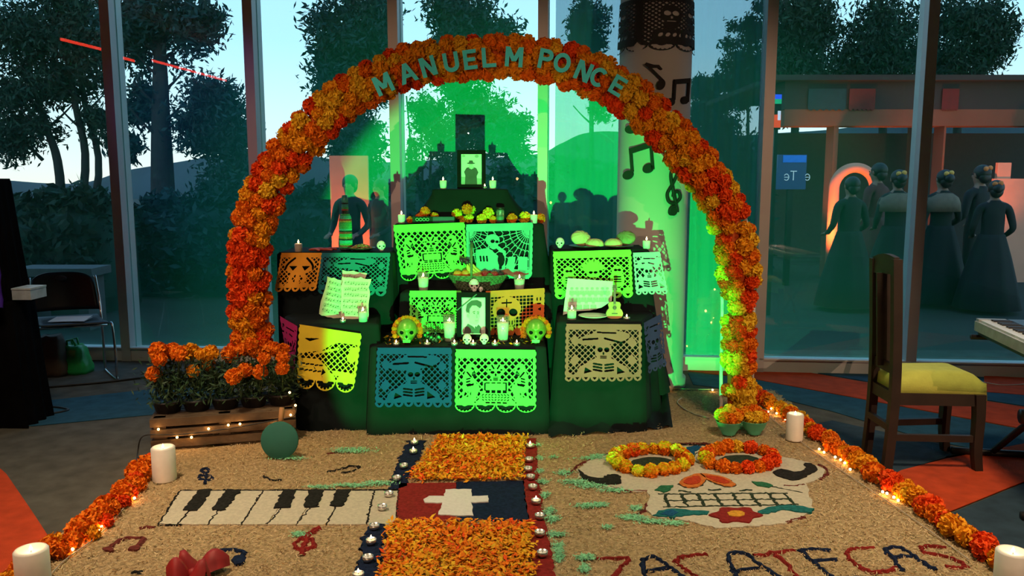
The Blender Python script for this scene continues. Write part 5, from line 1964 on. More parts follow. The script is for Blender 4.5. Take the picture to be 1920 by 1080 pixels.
wall_piece('music_note', 'black double note in the middle of the column, clear of the arch', 1203, 300, beamed, 0.20, 0.10)
wall_piece('treble_clef', 'black treble clef on the lower column near the arch leg', 1262, 357, clef, 0.30, 0.05)
wall_piece('music_note', 'black single note on the pale upper column above the arch', 1228, 140, single, 0.19, 0.8)
wall_piece('music_note', 'black double note at the column edge above the arch', 1274, 172, beamed, 0.17, -0.05)
wall_piece('music_note', 'black double note whose heads peek out below the arch', 1214, 225, beamed, 0.19, -0.25)

# ================================================================ candles
def flame(b, z, h, r, mi):
    b.lathe([(0.0, z), (r * 0.8, z + h * 0.18), (r, z + h * 0.35), (r * 0.6, z + h * 0.65), (0.0, z + h)], 8, mi)


def candle_light(loc, e=0.10):
    lamp('candle_glow', 'POINT', loc, None, e, (1.0, 0.55, 0.20), shadow_soft_size=0.012)


def candle(label, loc, h, rt, rb, kind, group, lit=0.0):
    t = thing('candle', label, 'candle', loc, 0, group)
    if kind == 'glass':                       # tumbler of white wax
        b = MB()
        b.lathe([(rb, 0.003), (rb + (rt - rb) * 0.74, h * 0.74), (rb + (rt - rb) * 0.72 - 0.004, h * 0.73), (0.0, h * 0.72)], 20)
        b.build('wax', WHITE_WAX, t)
        b = MB()
        b.lathe([(rb * 0.6, 0.0), (rb + 0.002, 0.001), (rt + 0.002, h), (rt - 0.001, h), (rb + (rt - rb) * 0.74 + 0.001, h * 0.74)], 20)
        b.f = b.f[:-2] if False else b.f
        b.build('glass', CLEAR, t)
        zf, fh, fr = h * 0.74, 0.026, 0.006
    elif kind == 'votive':                    # small bare tapered candle
        b = MB()
        b.lathe([(rb, 0.0), (rt, h - 0.003), (rt - 0.004, h), (rt * 0.5, h - 0.004), (0.0, h - 0.005)], 18)
        b.build('wax', WHITE_WAX, t)
        zf, fh, fr = h - 0.004, 0.024, 0.0055
    elif kind == 'pillar':
        b = MB()
        b.lathe([(rb, 0.0), (rb, 0.004), (rt, h - 0.006), (rt - 0.005, h), (rt - 0.014, h), (rt - 0.020, h - 0.010), (0.0, h - 0.014)], 32)
        b.build('wax', WHITE_WAX, t)
        zf, fh, fr = h - 0.012, 0.022, 0.006
    else:                                     # tealight
        b = MB()
        b.lathe([(rb, 0.0), (rt, h), (rt - 0.0015, h), (rb - 0.002, 0.003), (0.0, 0.003)], 16)
        b.build('cup', TIN, t)
        b = MB()
        b.lathe([(rb - 0.002, 0.004), (rt - 0.003, h * 0.72), (0.0, h * 0.70)], 16)
        b.build('wax', WHITE_WAX, t)
        zf, fh, fr = h * 0.7, 0.018, 0.0045
    b = MB()
    b.tube([(0, 0, zf), (0.001, 0, zf + 0.008)], 0.0012, 5)
    wk = b.build('wick', WICK, t)
    if kind == 'tea' and lit < 0:
        return t
    b = MB()
    flame(b, zf + 0.005, fh, fr, 0)
    b.build('flame', FLAME, wk)
    if lit > 0:
        candle_light(Vector(loc) + Vector((0, 0, zf + 0.022)), lit)
    return t


CG = 'candles on the altar'
candle('short white candle on the top step, bottle side of the small frame', onto(831, 5.27, Z4 + .002), 0.055, 0.024, 0.020, 'votive', CG, 0.08)
candle('short white candle on the top step, column side of the small frame', onto(924, 5.27, Z4 + .002), 0.055, 0.024, 0.020, 'votive', CG, 0.08)
candle('short white candle at the bottle-side end of the marigold shelf', onto(753, 5.11, Z3 + .002), 0.055, 0.024, 0.020, 'votive', CG, 0.08)
candle('short white candle at the column-side end of the marigold shelf', onto(1001, 5.11, Z3 + .002), 0.055, 0.024, 0.020, 'votive', CG, 0.08)
candle('short white candle above the orange pumpkin banner', onto(560, 4.96, Z2L + .002), 0.050, 0.024, 0.022, 'votive', CG, 0.10)
candle('short white candle above the pale blue banner by the column', onto(1212, 4.955, Z2R + .002), 0.050, 0.025, 0.021, 'votive', CG)
candle('white wax candle in tall tumbler on the fruit basket step, bottle side', onto(794, 4.90, Z2C + .002), 0.118, 0.036, 0.026, 'glass', CG, 0.06)
candle('white wax candle in tumbler on the fruit basket step, column side', onto(974, 4.93, Z2C + .002), 0.100, 0.036, 0.026, 'glass', CG, 0.06)
candle('white wax candle in tall tumbler beside the suited portrait, bottle side', onto(843, 4.62, Z1C + .002), 0.150, 0.038, 0.028, 'glass', CG, 0.08)
candle('white wax candle in tall tumbler beside the suited portrait, column side', onto(943, 4.62, Z1C + .002), 0.150, 0.038, 0.028, 'glass', CG, 0.08)
candle('white candle in small tumbler before the music sheets', onto(681, 4.60, Z1L + .002), 0.080, 0.027, 0.024, 'glass', CG, 0.06)
candle('white candle in small tumbler before the group photograph', onto(1072, 4.60, Z1R + .002), 0.075, 0.027, 0.025, 'glass', CG, 0.06)
TL = [743, 801, 852, 887, 928, 969]
for px in TL:
    candle('tealight burning on the altar front edge, %s from the bottle side' % nth(TL.index(px) + 1), onto(px, 4.485 + random.uniform(0, .01), Z1C + .003), 0.016, 0.019, 0.018, 'tea', 'tealights along the altar front edge', 0.02)
candle('tiny tealight at the music sheets corner', onto(643, 4.58, Z1L + .003), 0.016, 0.017, 0.016, 'tea', CG)
candle('tealight beside the toy guitar', onto(1175, 4.60, Z1R + .003), 0.016, 0.019, 0.018, 'tea', CG, 0.02)
candle('tiny tealight behind the small frame on the top step', onto(909, 5.26, Z4 + .003), 0.014, 0.013, 0.012, 'tea', CG)
for i, (px, py) in enumerate(((777, 832), (775, 849), (757, 876), (744, 899), (702, 990), (696, 1018), (690, 1050), (672, 1082))):
    candle('tealight on the navy sawdust strip, %s from the altar' % nth(i + 1), G(px, py, TZ + 0.012), 0.017, 0.021, 0.020, 'tea', 'tealights on the navy strip', 0.025 if i in (0, 1, 5, 7) else -1)
candle('tealight on the last white piano key, far end', G(729, 929, TZ + 0.010), 0.017, 0.021, 0.020, 'tea', 'tealights on the piano', -1)
candle('tealight on the last white piano key, near end', G(717, 954, TZ + 0.010), 0.017, 0.021, 0.020, 'tea', 'tealights on the piano', -1)
for i, (px, py) in enumerate(((994, 838), (992, 864), (990, 882), (995, 897), (999, 916), (1005, 943), (1012, 971), (1012, 1003), (1017, 1041))):
    candle('tealight on the red sawdust strip, %s from the altar' % nth(i + 1), G(px, py, TZ + 0.012), 0.017, 0.021, 0.020, 'tea', 'tealights on the red strip', 0.02 if i in (0, 5) else -1)
for lab, px, py, h, r_ in (('thick white pillar candle on the tapestry corner by the plank crate', 309, 899, 0.165, 0.055), ('thick white pillar candle at the near end of the crate-side border', 64, 1104, 0.150, 0.056),
                           ('thick white pillar candle by the mint bowls', 1489, 824, 0.150, 0.046), ('thick white pillar candle at the near end of the chair-side border', 1893, 1108, 0.150, 0.054)):
    candle(lab, G(px, py, TZ + 0.004), h, r_, r_, 'pillar', 'pillar candles at the tapestry corners', 0.12)

# ================================================================ skulls
def skull_mesh(name, m):
    """unit-height skull facing -y: cranium, sockets, nose, cheek and jaw in one surface"""
    n, k = 44, 34
    vs, fs = [], []
    for i in range(k + 1):
        th = math.pi * i / k
        for j in range(n):
            ph = 2 * math.pi * j / n
            d = Vector((math.sin(th) * math.cos(ph), math.sin(th) * math.sin(ph), math.cos(th)))
            z = d.z
            rx, ry, rz = 0.40, 0.47, 0.50
            if z < -0.05:
                f = min(1, (-z - 0.05) / 0.6)
                rx *= 1 - 0.34 * f
                if d.y > 0:
                    ry *= 1 - 0.50 * f
                else:
                    ry *= 1 - 0.10 * f
            p = Vector((d.x * rx, d.y * ry, d.z * rz))
            if d.y < 0:
                for sx in (-1, 1):
                    e = ((p.x - 0.155 * sx) / 0.12) ** 2 + ((p.z - 0.0) / 0.105) ** 2
                    p.y += 0.11 * math.exp(-e * 1.3)
                    c = ((p.x - 0.25 * sx) / 0.08) ** 2 + ((p.z + 0.15) / 0.06) ** 2
                    p.y -= 0.03 * math.exp(-c)
                    p.y -= 0.035 * math.exp(-(((p.x - 0.15 * sx) / 0.13) ** 2 + ((p.z - 0.13) / 0.04) ** 2))
                p.y += 0.09 * math.exp(-((p.x / 0.05) ** 2 + ((p.z + 0.155) / 0.06) ** 2))
                p.y -= 0.045 * math.exp(-((p.x / 0.16) ** 2 + ((p.z + 0.30) / 0.07) ** 2))
                p.y += 0.02 * math.exp(-((p.x / 0.14) ** 2 + ((p.z + 0.315) / 0.012) ** 2))
            vs.append(p + Vector((0, 0, 0.5)))
    for i in range(k):
        for j in range(n):
            j2 = (j + 1) % n
            fs.append((i * n + j, (i + 1) * n + j, (i + 1) * n + j2, i * n + j2))
    b = MB()
    b.add(vs, fs, 0, True)
    return b.mesh(name, m)


SK_GOLD = mat('skull_gold_green', (0.20, 0.27, 0.05), 0.35, 0.25, var=0.15, scale=12)
SK_WHITE = mat('sugar_white', (0.80, 0.80, 0.76), 0.7, var=0.04)
SKM_G = skull_mesh('cranium', SK_GOLD)
SKM_W = skull_mesh('cranium', SK_WHITE)
DOT = mat('icing_dark', (0.008, 0.008, 0.010), 1.0, spec=0.0)
PINK = mat('icing_pink', (0.7, 0.10, 0.25), 0.6)


def skull(label, loc, h, white, rotz=0, crown=False, group=None):
    t = thing('skull', label, 'skull', loc, rotz, group)
    link(SKM_W if white else SKM_G, 'cranium', t, (0, 0, 0), None, h)
    for s in (-1, 1):
        b = MB()
        b.ball((0.155 * s * h, -0.335 * h, 0.50 * h), (0.108 * h, 0.034 * h, 0.092 * h), 14, 8)
        b.build('eye_socket', DOT, t)
    b = MB()
    b.ball((0, -0.385 * h, 0.345 * h), (0.040 * h, 0.03 * h, 0.062 * h), 8, 6)
    b.build('nose_hole', DOT, t)
    b = MB()
    for i in range(7):
        b.box(((i - 3) * 0.042 * h, -0.425 * h + abs(i - 3) * 0.010 * h, 0.205 * h), (0.034 * h, 0.02 * h, 0.055 * h), 0)
    for i in range(7):
        b.box(((i - 3) * 0.040 * h, -0.415 * h + abs(i - 3) * 0.010 * h, 0.145 * h), (0.032 * h, 0.02 * h, 0.05 * h), 0)
    b.build('teeth', SK_WHITE if white else SK_GOLD, t)
    if white:
        b = MB()
        for i in range(9):
            a = math.pi * (i / 8)
            b.ball((0.27 * h * math.cos(a), -0.33 * h + 0.10 * h * abs(math.sin(a)), 0.70 * h + 0.14 * h * math.sin(a)), 0.028 * h, 6, 4)
        b.build('icing', PINK, t)
    if crown:
        for i in range(15):
            a = math.pi * (-0.12 + 1.24 * i / 14)
            r_ = 0.155 * h
            link(bloom(random.choice((0, 1))), 'crown_flower', t, (0.50 * h * math.cos(a), 0.02 * h, 0.50 * h + 0.50 * h * math.sin(a)), face_rot((math.cos(a) * 0.5, -1, math.sin(a) * 0.5)), r_ * 0.7)
    return t


skull('gilded skull with a marigold crown, bottle side of the suited portrait', onto(764, 4.54, Z1C + .003), 0.150, False, 0.05, True)
skull('gilded skull with a marigold crown, column side of the suited portrait', onto(1005, 4.54, Z1C + .003), 0.150, False, -0.05, True)
skull('small white sugar skull before the suited portrait, bottle side', onto(876, 4.515, Z1C + .003), 0.064, True, 0)
skull('small white sugar skull before the suited portrait, column side', onto(908, 4.515, Z1C + .003), 0.064, True, 0)
skull('white sugar skull in front of the fruit basket', onto(889, 4.885, Z2C + .003), 0.082, True, 0.1)
skull('white sugar skull beside the plate of seeds', onto(715, 4.96, Z2L + .003), 0.068, True, 0.3)
skull('white sugar skull beside the shell breads', onto(1050, 4.955, Z2R + .003), 0.068, True, -0.2)

# ================================================================ picture frames
FRAME_M = mat('dark_frame_wood', (0.006, 0.006, 0.007), 0.85, spec=0.08)
PH_L = mat('photo_light', (0.66, 0.68, 0.64), 0.6, var=0.06, scale=14)
PH_M = mat('photo_mid', (0.34, 0.35, 0.33), 0.6, var=0.12, scale=20)
PH_D = mat('photo_dark', (0.045, 0.048, 0.046), 0.6, var=0.2, scale=20)
PH_S = mat('photo_face', (0.50, 0.52, 0.48), 0.6, var=0.06, scale=20)
MAT_W = mat('mount_card', (0.62, 0.66, 0.60), 0.7, var=0.04)
MXZ = Matrix(((1, 0, 0, 0), (0, 0, -1, 0), (0, 1, 0, 0), (0, 0, 0, 1)))   # polygon x,y -> x,z ; thickness towards -y


def frame(label, loc, w, h, bw, tilt, art, rotz=0.0, mount=0.0):
    t = thing('picture_frame', label, 'picture', loc, rotz)
    t.rotation_euler = (-tilt, 0, rotz)
    for nm, c, d in (('frame_rail', (0, 0, bw / 2), (w, 0.018, bw)), ('frame_rail', (0, 0, h - bw / 2), (w, 0.018, bw)),
                     ('frame_stile', (-w / 2 + bw / 2, 0, h / 2), (bw, 0.018, h - 2 * bw)), ('frame_stile', (w / 2 - bw / 2, 0, h / 2), (bw, 0.018, h - 2 * bw))):
        b = MB()
        b.box(c, d)
        b.build(nm, FRAME_M, t)
    b = MB()
    b.box((0, 0.006, h / 2), (w - bw, 0.006, h - bw))
    bkg = b.build('backing', FRAME_M, t)
    if mount:
        b = MB()
        b.box((0, 0.001, h / 2), (w - 2 * bw, 0.003, h - 2 * bw))
        b.build('mount', MAT_W, t)
    pw, ph = w - 2 * bw - 2 * mount, h - 2 * bw - 2 * mount
    b = MB()
    lay = 0
    for mi, poly in art:
        M = Matrix.Translation((0, -0.001 - 0.0006 * lay, bw + mount)) @ MXZ
        b.prism([(x * pw - pw / 2, y * ph) for x, y in poly], 0.0008, mi, M)
        lay += 1
    b.build('photograph', [PH_L, PH_M, PH_D, PH_S], bkg)
    # easel leg
    b = MB()
    b.beam((0, 0.01, h * 0.75), (0, 0.02 + h * 0.34, h * 0.02 + math.sin(tilt) * h * 0.33), 0.03, 0.004)
    b.build('easel_leg', FRAME_M, t)
    return t


def el(cx, cy, rx, ry, n=20):
    return [(cx + rx * math.cos(2 * math.pi * i / n), cy + ry * math.sin(2 * math.pi * i / n)) for i in range(n)]


full = [(0, 0), (1, 0), (1, 1), (0, 1)]
hatman = [(0, full), (1, [(0, 0), (1, 0), (1, 0.2), (0, 0.26)]), (2, [(0.18, 0.0), (0.20, 0.30), (0.14, 0.42), (0.26, 0.55), (0.42, 0.58), (0.60, 0.58), (0.74, 0.54), (0.84, 0.40), (0.76, 0.28), (0.78, 0.0)]),
          (3, [(0.36, 0.55), (0.50, 0.50), (0.64, 0.55), (0.50, 0.60)]), (3, el(0.48, 0.65, 0.10, 0.08)), (2, el(0.48, 0.70, 0.20, 0.025)), (2, [(0.36, 0.70), (0.60, 0.70), (0.56, 0.79), (0.40, 0.79)]), (1, el(0.12, 0.94, 0.08, 0.04)), (1, el(0.76, 0.93, 0.10, 0.05))]
suit = [(0, full), (1, [(0, 0), (1, 0), (1, 0.10), (0, 0.12)]), (2, [(0.04, 0.0), (0.10, 0.16), (0.24, 0.28), (0.42, 0.22), (0.60, 0.14), (0.72, 0.26), (0.84, 0.18), (0.86, 0.0)]),
        (0, [(0.42, 0.26), (0.58, 0.12), (0.66, 0.24), (0.62, 0.34)]), (2, [(0.55, 0.16), (0.60, 0.10), (0.64, 0.18), (0.60, 0.22)]),
        (3, [(0.34, 0.30), (0.30, 0.46), (0.30, 0.62), (0.40, 0.78), (0.60, 0.84), (0.76, 0.74), (0.78, 0.56), (0.80, 0.48), (0.77, 0.44), (0.74, 0.32), (0.62, 0.25), (0.48, 0.26)]),
        (2, [(0.14, 0.66), (0.20, 0.58), (0.30, 0.56), (0.32, 0.70), (0.44, 0.80), (0.62, 0.80), (0.80, 0.72), (0.88, 0.80), (0.86, 0.90), (0.66, 0.96), (0.40, 0.94), (0.20, 0.84)]),
        (3, el(0.24, 0.52, 0.055, 0.085)), (1, el(0.24, 0.52, 0.025, 0.045)), (2, [(0.46, 0.62), (0.58, 0.645), (0.58, 0.625), (0.46, 0.60)]), (2, [(0.66, 0.63), (0.76, 0.62), (0.76, 0.60), (0.66, 0.61)]),
        (2, el(0.53, 0.575, 0.035, 0.016)), (2, el(0.71, 0.565, 0.03, 0.016)), (1, [(0.64, 0.56), (0.70, 0.45), (0.62, 0.44)]), (1, [(0.56, 0.375), (0.72, 0.38), (0.70, 0.36), (0.58, 0.355)])]
zs = (D(885, 282, 5.26).z - Z4)
frame('small black frame with a photograph of a person in a hat on the top step', onto(884, 5.28, Z4 + .004), 0.186, zs, 0.026, 0.10, hatman)
zs = (D(888, 552, 4.68).z - Z1C) * 1.03
pf = frame('black frame with a portrait of a person in a dark suit on the front step', onto(888, 4.66, Z1C + .004), 0.200, zs, 0.030, 0.10, suit, mount=0.006)
b = MB()
b.beam((-0.098, -0.013, zs * 0.62), (0.02, -0.013, zs * 0.965), 0.006, 0.002, up=(0, 1, 0))
b.build('mourning_ribbon', BLACK, pf)

# group photograph leaning on the shell-bread step
t = thing('group_photo', 'unframed group photograph with curled corner leaning behind the toy guitar', 'photograph', onto(1106, 4.76, Z1R + .004))
wv, hv = 0.285, 0.215
b = MB()
arr = []
poly = [(-wv / 2 - 0.02, 0.0), (-wv / 2 + 0.04, 0.022), (0.0, 0.028), (0.07, 0.045), (wv / 2 - 0.01, 0.085), (wv / 2, hv * 0.95), (-wv / 2 + 0.01, hv * 1.04)]
TM = Matrix.Rotation(-0.22, 4, 'X') @ MXZ
b.prism(poly, 0.001, 0, TM)
b.build('print', PH_L, t)
b = MB()
for row, (y0, n_, s) in enumerate(((0.155, 8, 0.016), (0.115, 7, 0.018), (0.072, 6, 0.019))):
    for i in range(n_):
        x = -wv / 2 + 0.035 + (wv - 0.07) * i / (n_ - 1)
        if x > 0.06 and row == 2:
            continue
        M = TM @ Matrix.Translation((0, 0, 0.0012 + 0.0004 * row))
        b.prism([(x - s, y0 - s * 2.0), (x + s, y0 - s * 2.0), (x + s * 0.9, y0 - s * 0.5), (x - s * 0.9, y0 - s * 0.5)], 0.0003, 1, M)
        b.prism([(x + q[0], y0 + q[1]) for q in el(0, 0, s * 0.55, s * 0.75, 10)], 0.0005, 3, M)
        b.prism([(x + q[0], y0 + s * 0.45 + q[1]) for q in el(0, 0, s * 0.6, s * 0.4, 10)], 0.0007, 1, M)
b.build('people_print', [PH_L, PH_M, PH_D, PH_S], t)

# ================================================================ music sheets
PAPER_M = mat('aged_music_paper', (0.66, 0.60, 0.46), 0.8, var=0.12, scale=9)
INK = mat('music_ink', (0.06, 0.05, 0.04), 0.8)


def music_sheet(label, loc, w, h, rotz, tilt, roll, seed):
    rg = random.Random(seed)
    t = thing('music_sheet', label, 'sheet music', loc)
    t.rotation_euler = (-tilt, roll, rotz)
    pts = []
    for a, c in (((-w / 2, 0), (w / 2, 0)), ((w / 2, 0), (w / 2, h)), ((w / 2, h), (-w / 2, h)), ((-w / 2, h), (-w / 2, 0))):
        for k in range(9):
            f = k / 9
            pts.append((a[0] + (c[0] - a[0]) * f + rg.gauss(0, 0.0028), a[1] + (c[1] - a[1]) * f + rg.gauss(0, 0.0028)))
    b = MB()
    b.prism(pts, 0.001, 0, MXZ)
    b.build('page', PAPER_M, t)
    b = MB()
    M = Matrix.Translation((0, -0.0012, 0)) @ MXZ
    for s in range(6):
        y = h * (0.10 + 0.145 * s)
        for k in range(5):
            yy = y + k * 0.0042
            b.prism([(-w * 0.42, yy), (w * 0.42, yy + 0.002), (w * 0.42, yy + 0.0029), (-w * 0.42, yy + 0.0009)], 0.0003, 0, M)
        for k in range(9):
            x = -w * 0.38 + w * 0.76 * k / 8 + rg.uniform(-.004, .004)
            yy = y + rg.uniform(0, 0.018)
            b.prism([(x + q[0], yy + q[1]) for q in el(0, 0, 0.0035, 0.0027, 8)], 0.0006, 0, M)
            b.prism([(x + 0.0024, yy), (x + 0.0036, yy), (x + 0.0036, yy + 0.013), (x + 0.0024, yy + 0.013)], 0.0006, 0, M)
    b.build('notation', INK, t)
    return t


music_sheet('ragged cream music page leaning behind its twin, edge towards the arch leg', onto(624, 4.73, Z1L + .004), 0.175, 0.235, 0.35, 0.22, 0.30, 1)
music_sheet('ragged cream music page in full green light beside the small tumbler', onto(664, 4.70, Z1L + .004), 0.175, 0.245, -0.12, 0.22, 0.02, 2)
music_sheet('ragged music page peeking out at the back of the pair', onto(652, 4.79, Z1L + .012), 0.15, 0.268, 0.05, 0.20, 0.16, 3)

# ================================================================ things on the upper steps
# bead-covered bottle
BEADS = [mat('bead_green', (0.05, 0.35, 0.12), 0.35), mat('bead_red', (0.35, 0.05, 0.04), 0.35), mat('bead_dark', (0.015, 0.03, 0.03), 0.35), mat('bead_teal', (0.05, 0.40, 0.38), 0.3), mat('bead_gold', (0.45, 0.35, 0.10), 0.3, 0.4)]
zb = D(649, 367, 5.02).z - Z2L
t = thing('bead_bottle', 'tall bottle covered in rings of coloured beads on the bottle-side step', 'bottle', onto(649, 5.02, Z2L + .003))
prof = [(0.0, 0.0), (0.031, 0.0), (0.037, 0.01), (0.037, 0.10), (0.036, 0.19), (0.032, 0.212), (0.019, 0.235), (0.016, 0.30)]
b = MB()
b.lathe([(r_, z * zb / 0.345) for r_, z in prof], 20, 0)
gb = b.build('glass_body', BEADS[2], t)
zc, k = 0.010, 0
while zc < 0.30:
    r0 = np.interp(zc, [p[1] for p in prof[1:]], [p[0] for p in prof[1:]])
    nb = max(8, int(2 * math.pi * r0 / 0.0085))
    b = MB()
    for i in range(nb):
        a = 2 * math.pi * (i + 0.5 * (k % 2)) / nb
        b.ball((r0 * math.cos(a), r0 * math.sin(a), zc * zb / 0.345), (0.0052, 0.0052, 0.0058), 6, 4)
    ci = [2, 0, 1, 0, 3, 3, 2, 4, 0, 0, 1, 2, 3, 0, 0, 0, 0, 4, 1, 3, 3, 0, 2, 2, 1, 0, 3, 3][k % 28]
    b.build('bead_ring', BEADS[ci], gb)
    zc += 0.0102
    k += 1
b = MB()
b.lathe([(0.0165, 0.298), (0.022, 0.303), (0.022, 0.325), (0.016, 0.345), (0.0, 0.346)], 16)
b.v = [(p[0], p[1], p[2] * zb / 0.345) for p in b.v]
b.build('cap', BEADS[3], t)

PLATE_D = mat('dark_clay_plate', (0.05, 0.035, 0.03), 0.4)
SEED_M = [mat('seed_brown', (0.30, 0.16, 0.05), 0.7), mat('seed_tan', (0.46, 0.28, 0.10), 0.7), mat('seed_green', (0.16, 0.17, 0.04), 0.7)]


def plate(label, loc, r_, m, h=0.018):
    b = MB()
    b.lathe([(r_ * 0.55, 0.0), (r_ * 0.62, 0.004), (r_ * 0.95, h), (r_, h + 0.002), (r_ * 0.98, h + 0.004), (r_ * 0.6, 0.009), (0.0, 0.008)], 30)
    o = b.build('plate', m)
    o.location = loc
    return tag(o, label, 'plate')


pl = onto(678, 5.0, Z2L + .003)
plate('dark clay plate heaped with seeds beside the bead bottle', pl, 0.088, PLATE_D)
b = MB()
for i in range(230):
    a, q = random.uniform(0, 6.28), random.random() ** 0.5 * 0.068
    zz = 0.012 + 0.030 * (1 - (q / 0.070) ** 2) * random.uniform(0.75, 1.0)
    b.ball((q * math.cos(a), q * math.sin(a), zz), (0.0085, 0.006, 0.005), 6, 4, random.randrange(3), Matrix.Rotation(random.uniform(0, 6), 3, 'Z'))
o = b.build('seeds', SEED_M)
o.location = pl
tag(o, 'heap of brown and green seeds on the dark plate', 'seeds', None, 'stuff')
CHILI = mat('dried_chili', (0.32, 0.03, 0.02), 0.45)
for i in range(4):
    c = onto(590 + 9 * i, 4.95 + 0.03 * (i % 2), Z2L + .012)
    t = thing('chili_pepper', 'dried red chili between candle and seed plate, %s from the candle' % nth(i + 1), 'chili', c, 0.4 * i - 0.5, 'chilies on the altar')
    P = spline([(-0.045, 0, 0), (-0.015, 0.008, 0.004), (0.02, 0.004, 0.004), (0.05, -0.010, 0.0)], 4)
    b = MB()
    b.tube(P, [0.004 + 0.006 * math.sin(math.pi * (0.12 + 0.8 * k / (len(P) - 1))) for k in range(len(P))], 8)
    b.build('pod', CHILI, t)
    b = MB()
    b.tube([(-0.045, 0, 0), (-0.062, 0.004, 0.006)], 0.0022, 5)
    b.build('stem', LEAF_G, t)

# shell breads
BREAD_M = mat('bread_crust', (0.62, 0.50, 0.26), 0.7, var=0.12, scale=20, bump=0.2, bscale=40)
BREAD_D = mat('bread_dark_crust', (0.20, 0.22, 0.10), 0.8, var=0.3, scale=16, bump=0.3, bscale=40)


def shell_bread(label, loc, r_, hh, tilt, rotz, m):
    vs, fs = [], []
    n, k = 40, 9
    for i in range(k + 1):
        q = i / k
        for j in range(n):
            a = 2 * math.pi * j / n
            rid = 1 + 0.035 * math.cos(10 * a) * math.sin(math.pi * q)
            vs.append((r_ * math.sin(q * math.pi / 2 * 1.08) * math.cos(a) * rid, r_ * 0.8 * math.sin(q * math.pi / 2 * 1.08) * math.sin(a) * rid, hh * math.cos(q * math.pi / 2) * rid))
    for i in range(k):
        for j in range(n):
            j2 = (j + 1) % n
            fs.append((i * n + j, (i + 1) * n + j, (i + 1) * n + j2, i * n + j2))
    fs.append(tuple(reversed([k * n + j for j in range(n)])))
    b = MB()
    b.add(vs, fs, 0, True)
    o = b.build('shell_bread', m)
    o.location = loc
    o.rotation_euler = (tilt, 0, rotz)
    return tag(o, label, 'bread', 'shell breads on the altar')


plate('dark plate under the shell breads, sugar skull side', onto(1098, 5.0, Z2R + .003), 0.105, PLATE_D, 0.012)
plate('dark plate under the shell breads, candle side', onto(1158, 5.0, Z2R + .003), 0.100, PLATE_D, 0.012)
shell_bread('large shell bread standing up against the pile, sugar skull side', onto(1088, 5.02, Z2R + .055), 0.068, 0.05, 0.9, 0.5, BREAD_M)
shell_bread('flat shell bread lying in front of the standing one, sugar skull side', onto(1115, 4.975, Z2R + .018), 0.058, 0.045, 0.05, 0.1, BREAD_M)
shell_bread('flat shell bread next to the dark standing bread', onto(1150, 4.98, Z2R + .018), 0.056, 0.045, 0.05, -0.2, BREAD_M)
shell_bread('dark crusted shell bread leaning at the candle end of the pile', onto(1174, 5.02, Z2R + .055), 0.068, 0.05, 0.8, -0.7, BREAD_D)

# marigold shelf
SHF = ((788, 401, 0, .030), (797, 391, 1, .034), (805, 396, 1, .032), (815, 399, 2, .026), (769, 411, 1, .024), (857, 395, 3, .036), (876, 386, 1, .036), (880, 403, 3, .030), (884, 388, 3, .030), (903, 407, 3, .034), (916, 394, 3, .038), (868, 408, 3, .026), (960, 405, 1, .036), (984, 402, 3, .040), (1013, 410, 1, .034), (925, 408, 2, .028))
SHELF = sorted(q[0] for q in SHF)
for i, (px, py, kk, r_) in enumerate(SHF):
    zz = Z3 + max(r_ * 0.8, (412 - py) / FPX * 5.2)
    o = link(bloom(kk), 'marigold', None, onto(px, 5.14 + 0.03 * (i % 3), zz), face_rot((random.gauss(0, .3), -1, 0.5)), r_)
    tag(o, '%s marigold, %s in the heap on the shelf counted from the bottle side' % (('red-orange', 'orange', 'amber', 'yellow')[kk], nth(SHELF.index(px) + 1)), 'flower', 'marigolds on the altar shelf')
BOX_G = mat('box_dark_green', (0.01, 0.03, 0.02), 0.8, spec=0.1)
BOX_T = mat('box_slate_label', (0.05, 0.09, 0.12), 0.8, spec=0.1)
t = thing('harmonica_box', 'slim dark box with slate label lying before the shelf marigolds', 'box', onto(814, 5.115, Z3 + .003))
b = MB()
b.box((0, 0, 0.022), (0.27, 0.05, 0.040))
bc = b.build('case', BOX_G, t)
b = MB()
b.box((0.062, -0.0262, 0.024), (0.135, 0.002, 0.032))
b.build('label_panel', BOX_T, bc)
for i in range(4):
    b = MB()
    P = [(-0.105 + 0.022 * i + 0.009 * math.cos(u), -0.0262, 0.024 + 0.009 * math.sin(u)) for u in [2 * math.pi * k / 12 for k in range(12)]]
    b.tube(P, 0.0018, 5, closed=True)
    b.build('ring_mark', mat('box_ring', (0.15, 0.5, 0.25), 0.5), bc)
t = thing('glass_jar', 'clear glass jar with dark lid among the shelf marigolds', 'jar', onto(938, 5.13, Z3 + .003))
b = MB()
b.lathe([(0.024, 0.0), (0.027, 0.004), (0.027, 0.075), (0.022, 0.086), (0.021, 0.086), (0.0255, 0.074), (0.0255, 0.006), (0.0, 0.005)], 20)
b.build('glass', CLEAR, t)
b = MB()
b.lathe([(0.026, 0.086), (0.026, 0.100), (0.0, 0.101)], 20)
b.build('lid', BLACK, t)
b = MB()
b.lathe([(0.0, 0.007), (0.024, 0.007), (0.024, 0.040), (0.0, 0.040)], 18)
b.build('water', mat('jar_water', (0.05, 0.30, 0.18), 0.1), t)

